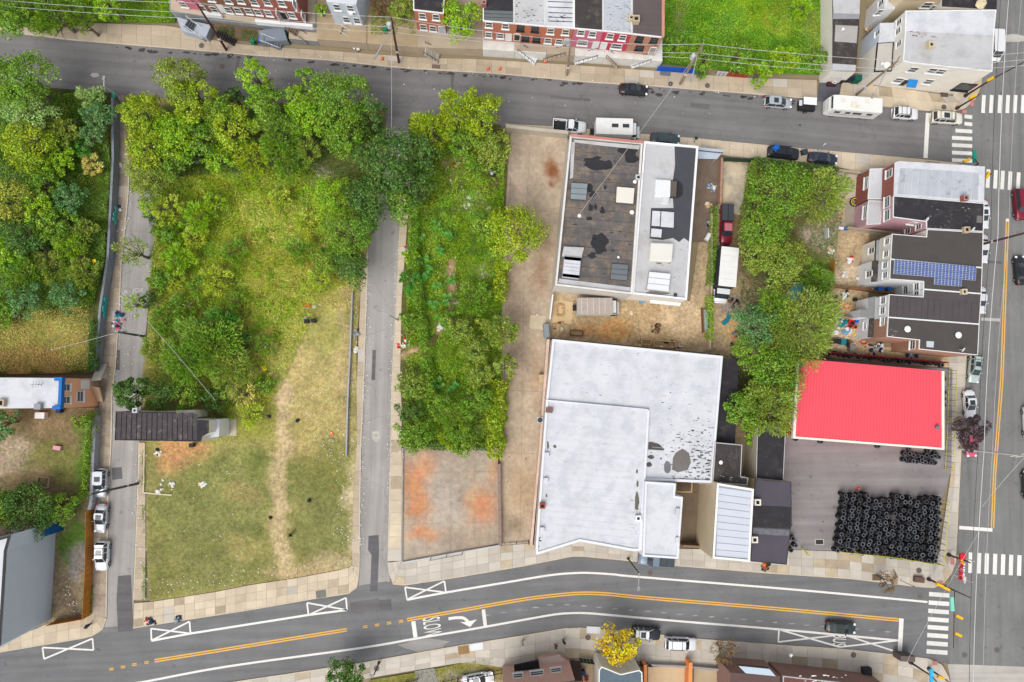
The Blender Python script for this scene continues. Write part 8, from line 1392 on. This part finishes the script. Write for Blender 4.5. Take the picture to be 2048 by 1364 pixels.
box_item('storage_box', 1736, 1347, (1.3, 1.5, .8), 'black', 'black square storage box on the lower sidewalk', 'box', .03, .14, M('plastic_black', c(58, 58, 62))); p = P(1816, 1318, 2.2); tag(MB().box((p.x, p.y, 1.2), (2.2, .8, 2.0), -.06).build('bus_shelter_roof', M('brown_shelter', c(104, 92, 88), .8, .1)), 'long brown cabinet at the lower right corner signal', 'cabinet'); box_item('tree_pit', 1754, 1155, (1.4, .9, .05), 'brown', 'dark tree pit left of the bare twiggy tree', 'tree pit', -.05, .14, M('pit_soil', c(110, 92, 72))); box_item('sign_base', 1840, 1160, (1.5, .8, .6), 'brown', 'brown utility box at the tyre lot corner', 'cabinet', -.1, .14, M('brown_box', c(110, 85, 75))); box_item('white_slab', 1187, 1260, (2.1, 1.0, .04), 'white', 'white fresh slab left of the yellow tree', 'slab', -.05, .135, M('fresh_slab', c(225, 226, 228))); box_item('white_slab', 953, 1294, (2.0, 1.0, .04), 'white', 'white fresh slab beside the brown tree pit', 'slab', .13, .135, M('fresh_slab', c(225, 226, 228))); box_item('tree_pit', 927, 1300, (1.6, 1.2, .04), 'brown', 'brown tree pit on the lower sidewalk', 'tree pit', .13, .137, M('pit_brown', c(150, 120, 80))); box_item('drain_cover', 642, 1188, (1.5, 1.1, .04), 'grey', 'grey square drain cover on the field sidewalk', 'drain cover', .15, .137, M('drain_grey', c(120, 120, 112))); box_item('street_inlet', 872, 133, (1.3, .6, .05), 'brown', 'brown kerb inlet below the small detached brick house', 'kerb inlet', -.1, .14, M('inlet', c(120, 100, 90))); box_item('street_inlet', 1889, 187, (1.2, 1.1, .04), 'brown', 'dark square grille on the upper right corner sidewalk', 'grille', 0, .137, M('inlet_dark', c(95, 80, 74))); box_item('sidewalk_patch', 1331, 144, (1.7, 1.2, .04), 'grey', 'dark grey metal plate on the sidewalk at the row end', 'plate', -.08, .137, M('plate_grey', c(110, 112, 116))); box_item('shopping_frame', 1567, 1336, (.8, .8, .5), 'white', 'white chair lying on the lower sidewalk', 'chair', .3); box_item('wall_panel', 1060+3, 1086, (.9, .5, .6), 'black', 'black box at the lower left corner of the white warehouse', 'box')
box_item('mural_wall', 1682, 152, (4.6, .25, 1.8), 'navy', 'dark mural wall with blue lettering at the long building', 'mural wall', -.07, .14, M('mural_dark', c(40, 44, 62))); struct(text_px('mural_letters', 'SRS', 1672, 152, A(-5), 11, 24, M('mural_blue', c(130, 150, 215)), 1.97)); box_item('green_wall', 1722, 155, (1.9, .9, 1.4), 'darkgreen', 'dark green container beside the mural wall', 'container', -.03, .14, M('container_green', c(20, 95, 78))); box_item('maroon_box', 1664, 167, (1.4, .6, .5), 'brown', 'maroon crate with a white looped mark at the black driveway', 'crate', -.05, .16, M('maroon', c(72, 36, 40)))
for x, y, z_, lb in ((1669, 165, .7, 'white looped triangle mark on the maroon crate'), (1402, 139, 1.4, 'white looped triangle hanging beside the transformer pole')):
    p = P(x, y, z_); m = MB(); m.path([(p.x-.45, p.y, z_), (p.x+.15, p.y+.22, z_), (p.x+.35, p.y, z_), (p.x+.15, p.y-.22, z_), (p.x-.45, p.y, z_)], .045, 5); m.path([(p.x+.1, p.y+.2, z_), (p.x+.1, p.y-.2, z_)], .04, 5); tag(m.build('looped_mark', wht), lb, 'mark')
# graffiti on the retaining wall
for y0, y1, col in ((600, 632, (20, 190, 180)), (418, 446, (90, 200, 190))):
    m = MB(); q = random.Random(y0)
    for i in range(7):
        y = y0+(y1-y0)*i/6; x = at_px([(237, 205), (238, 330), (228, 520), (213, 620), (202, 742)], 1, y)[0]+2; p = P(x, y, .1); m.torus((p.x+.2, p.y, q.uniform(.7, 1.5)), .28, .07, 9, 4, 1, (1, 0, .02))
    struct(m.build('wall_graffiti', M('graffiti_%d' % y0, c(*col))))
# litter: small scraps nobody could count
def litter(areas, lb, mats, seed, z=.15, smax=.13, cat='litter'):
    q = random.Random(seed); m = MB()
    for (line, spread, n) in areas:
        for _ in range(n):
            k_ = q.randrange(len(line)-1); x, y = lerp(line[k_], line[k_+1], q.random()); x += q.gauss(0, spread[0]); y += q.gauss(0, spread[1]); p = P(x, y, z); s = smax*(.25+.75*q.random()**2.5); m.box((p.x, p.y, z+.03), (s*q.uniform(.8, 2), s, .03), q.uniform(0, 3))
    o = m.build('litter', mats); tag(o, lb, cat, None, 'stuff')
lw_ = M('litter_white', c(236, 234, 230), .8, .05)
litter([([(797, 480), (792, 600), (783, 760), (778, 1000)], (3, 8), 300), ([(735, 560), (727, 800), (720, 1100)], (5, 10), 260), ([(703, 640), (700, 900)], (7, 20), 120)], 'white scraps of litter along both kerbs of the middle lane', lw_, 1)
litter([([(258, 380), (243, 530), (233, 700)], (5, 8), 160), ([(231, 740), (223, 890)], (7, 10), 50), ([(282, 900), (284, 1200)], (7, 10), 200), ([(265, 620), (262, 760)], (12, 20), 80)], 'white scraps of litter along the left lane', lw_, 2)
litter([([(300, 1180), (700, 1120)], (20, 10), 160), ([(640, 700), (650, 900)], (40, 20), 150), ([(690, 900), (690, 1120)], (10, 20), 120), ([(450, 900), (450, 1150)], (70, 30), 90), ([(560, 520), (620, 620)], (50, 30), 60), ([(650, 870), (670, 920)], (16, 10), 70)], 'white scraps of litter scattered over the vacant field', lw_, 3, .2)
litter([([(900, 320), (960, 420)], (20, 14), 90), ([(900, 520), (880, 660)], (25, 12), 110), ([(810, 660), (800, 900)], (10, 10), 120), ([(960, 640), (960, 860)], (18, 10), 60)], 'white scraps of litter in the overgrown middle lot', lw_, 4, .5)
litter([([(420, 100), (1000, 148), (1640, 200)], (10, 4), 120), ([(500, 150), (1500, 230)], (60, 14), 50), ([(1000, 262), (1700, 312)], (10, 4), 90), ([(1640, 560), (1720, 680)], (30, 40), 160), ([(1120, 610), (1380, 680)], (40, 20), 120), ([(120, 1160), (150, 1220)], (14, 20), 60)], 'pale scraps of litter on the streets and back yards', lw_, 5, .2, .14)
litter([([(1130, 620), (1400, 690)], (40, 20), 60), ([(1400, 330), (1420, 480)], (8, 20), 60), ([(1640, 640), (1740, 700)], (30, 14), 60), ([(1580, 960), (1660, 1080)], (30, 30), 26), ([(1005, 900), (1080, 1060)], (20, 20), 30)], 'dark scraps and debris on the yards and the alley', BM['brown'], 6, .2, .16)
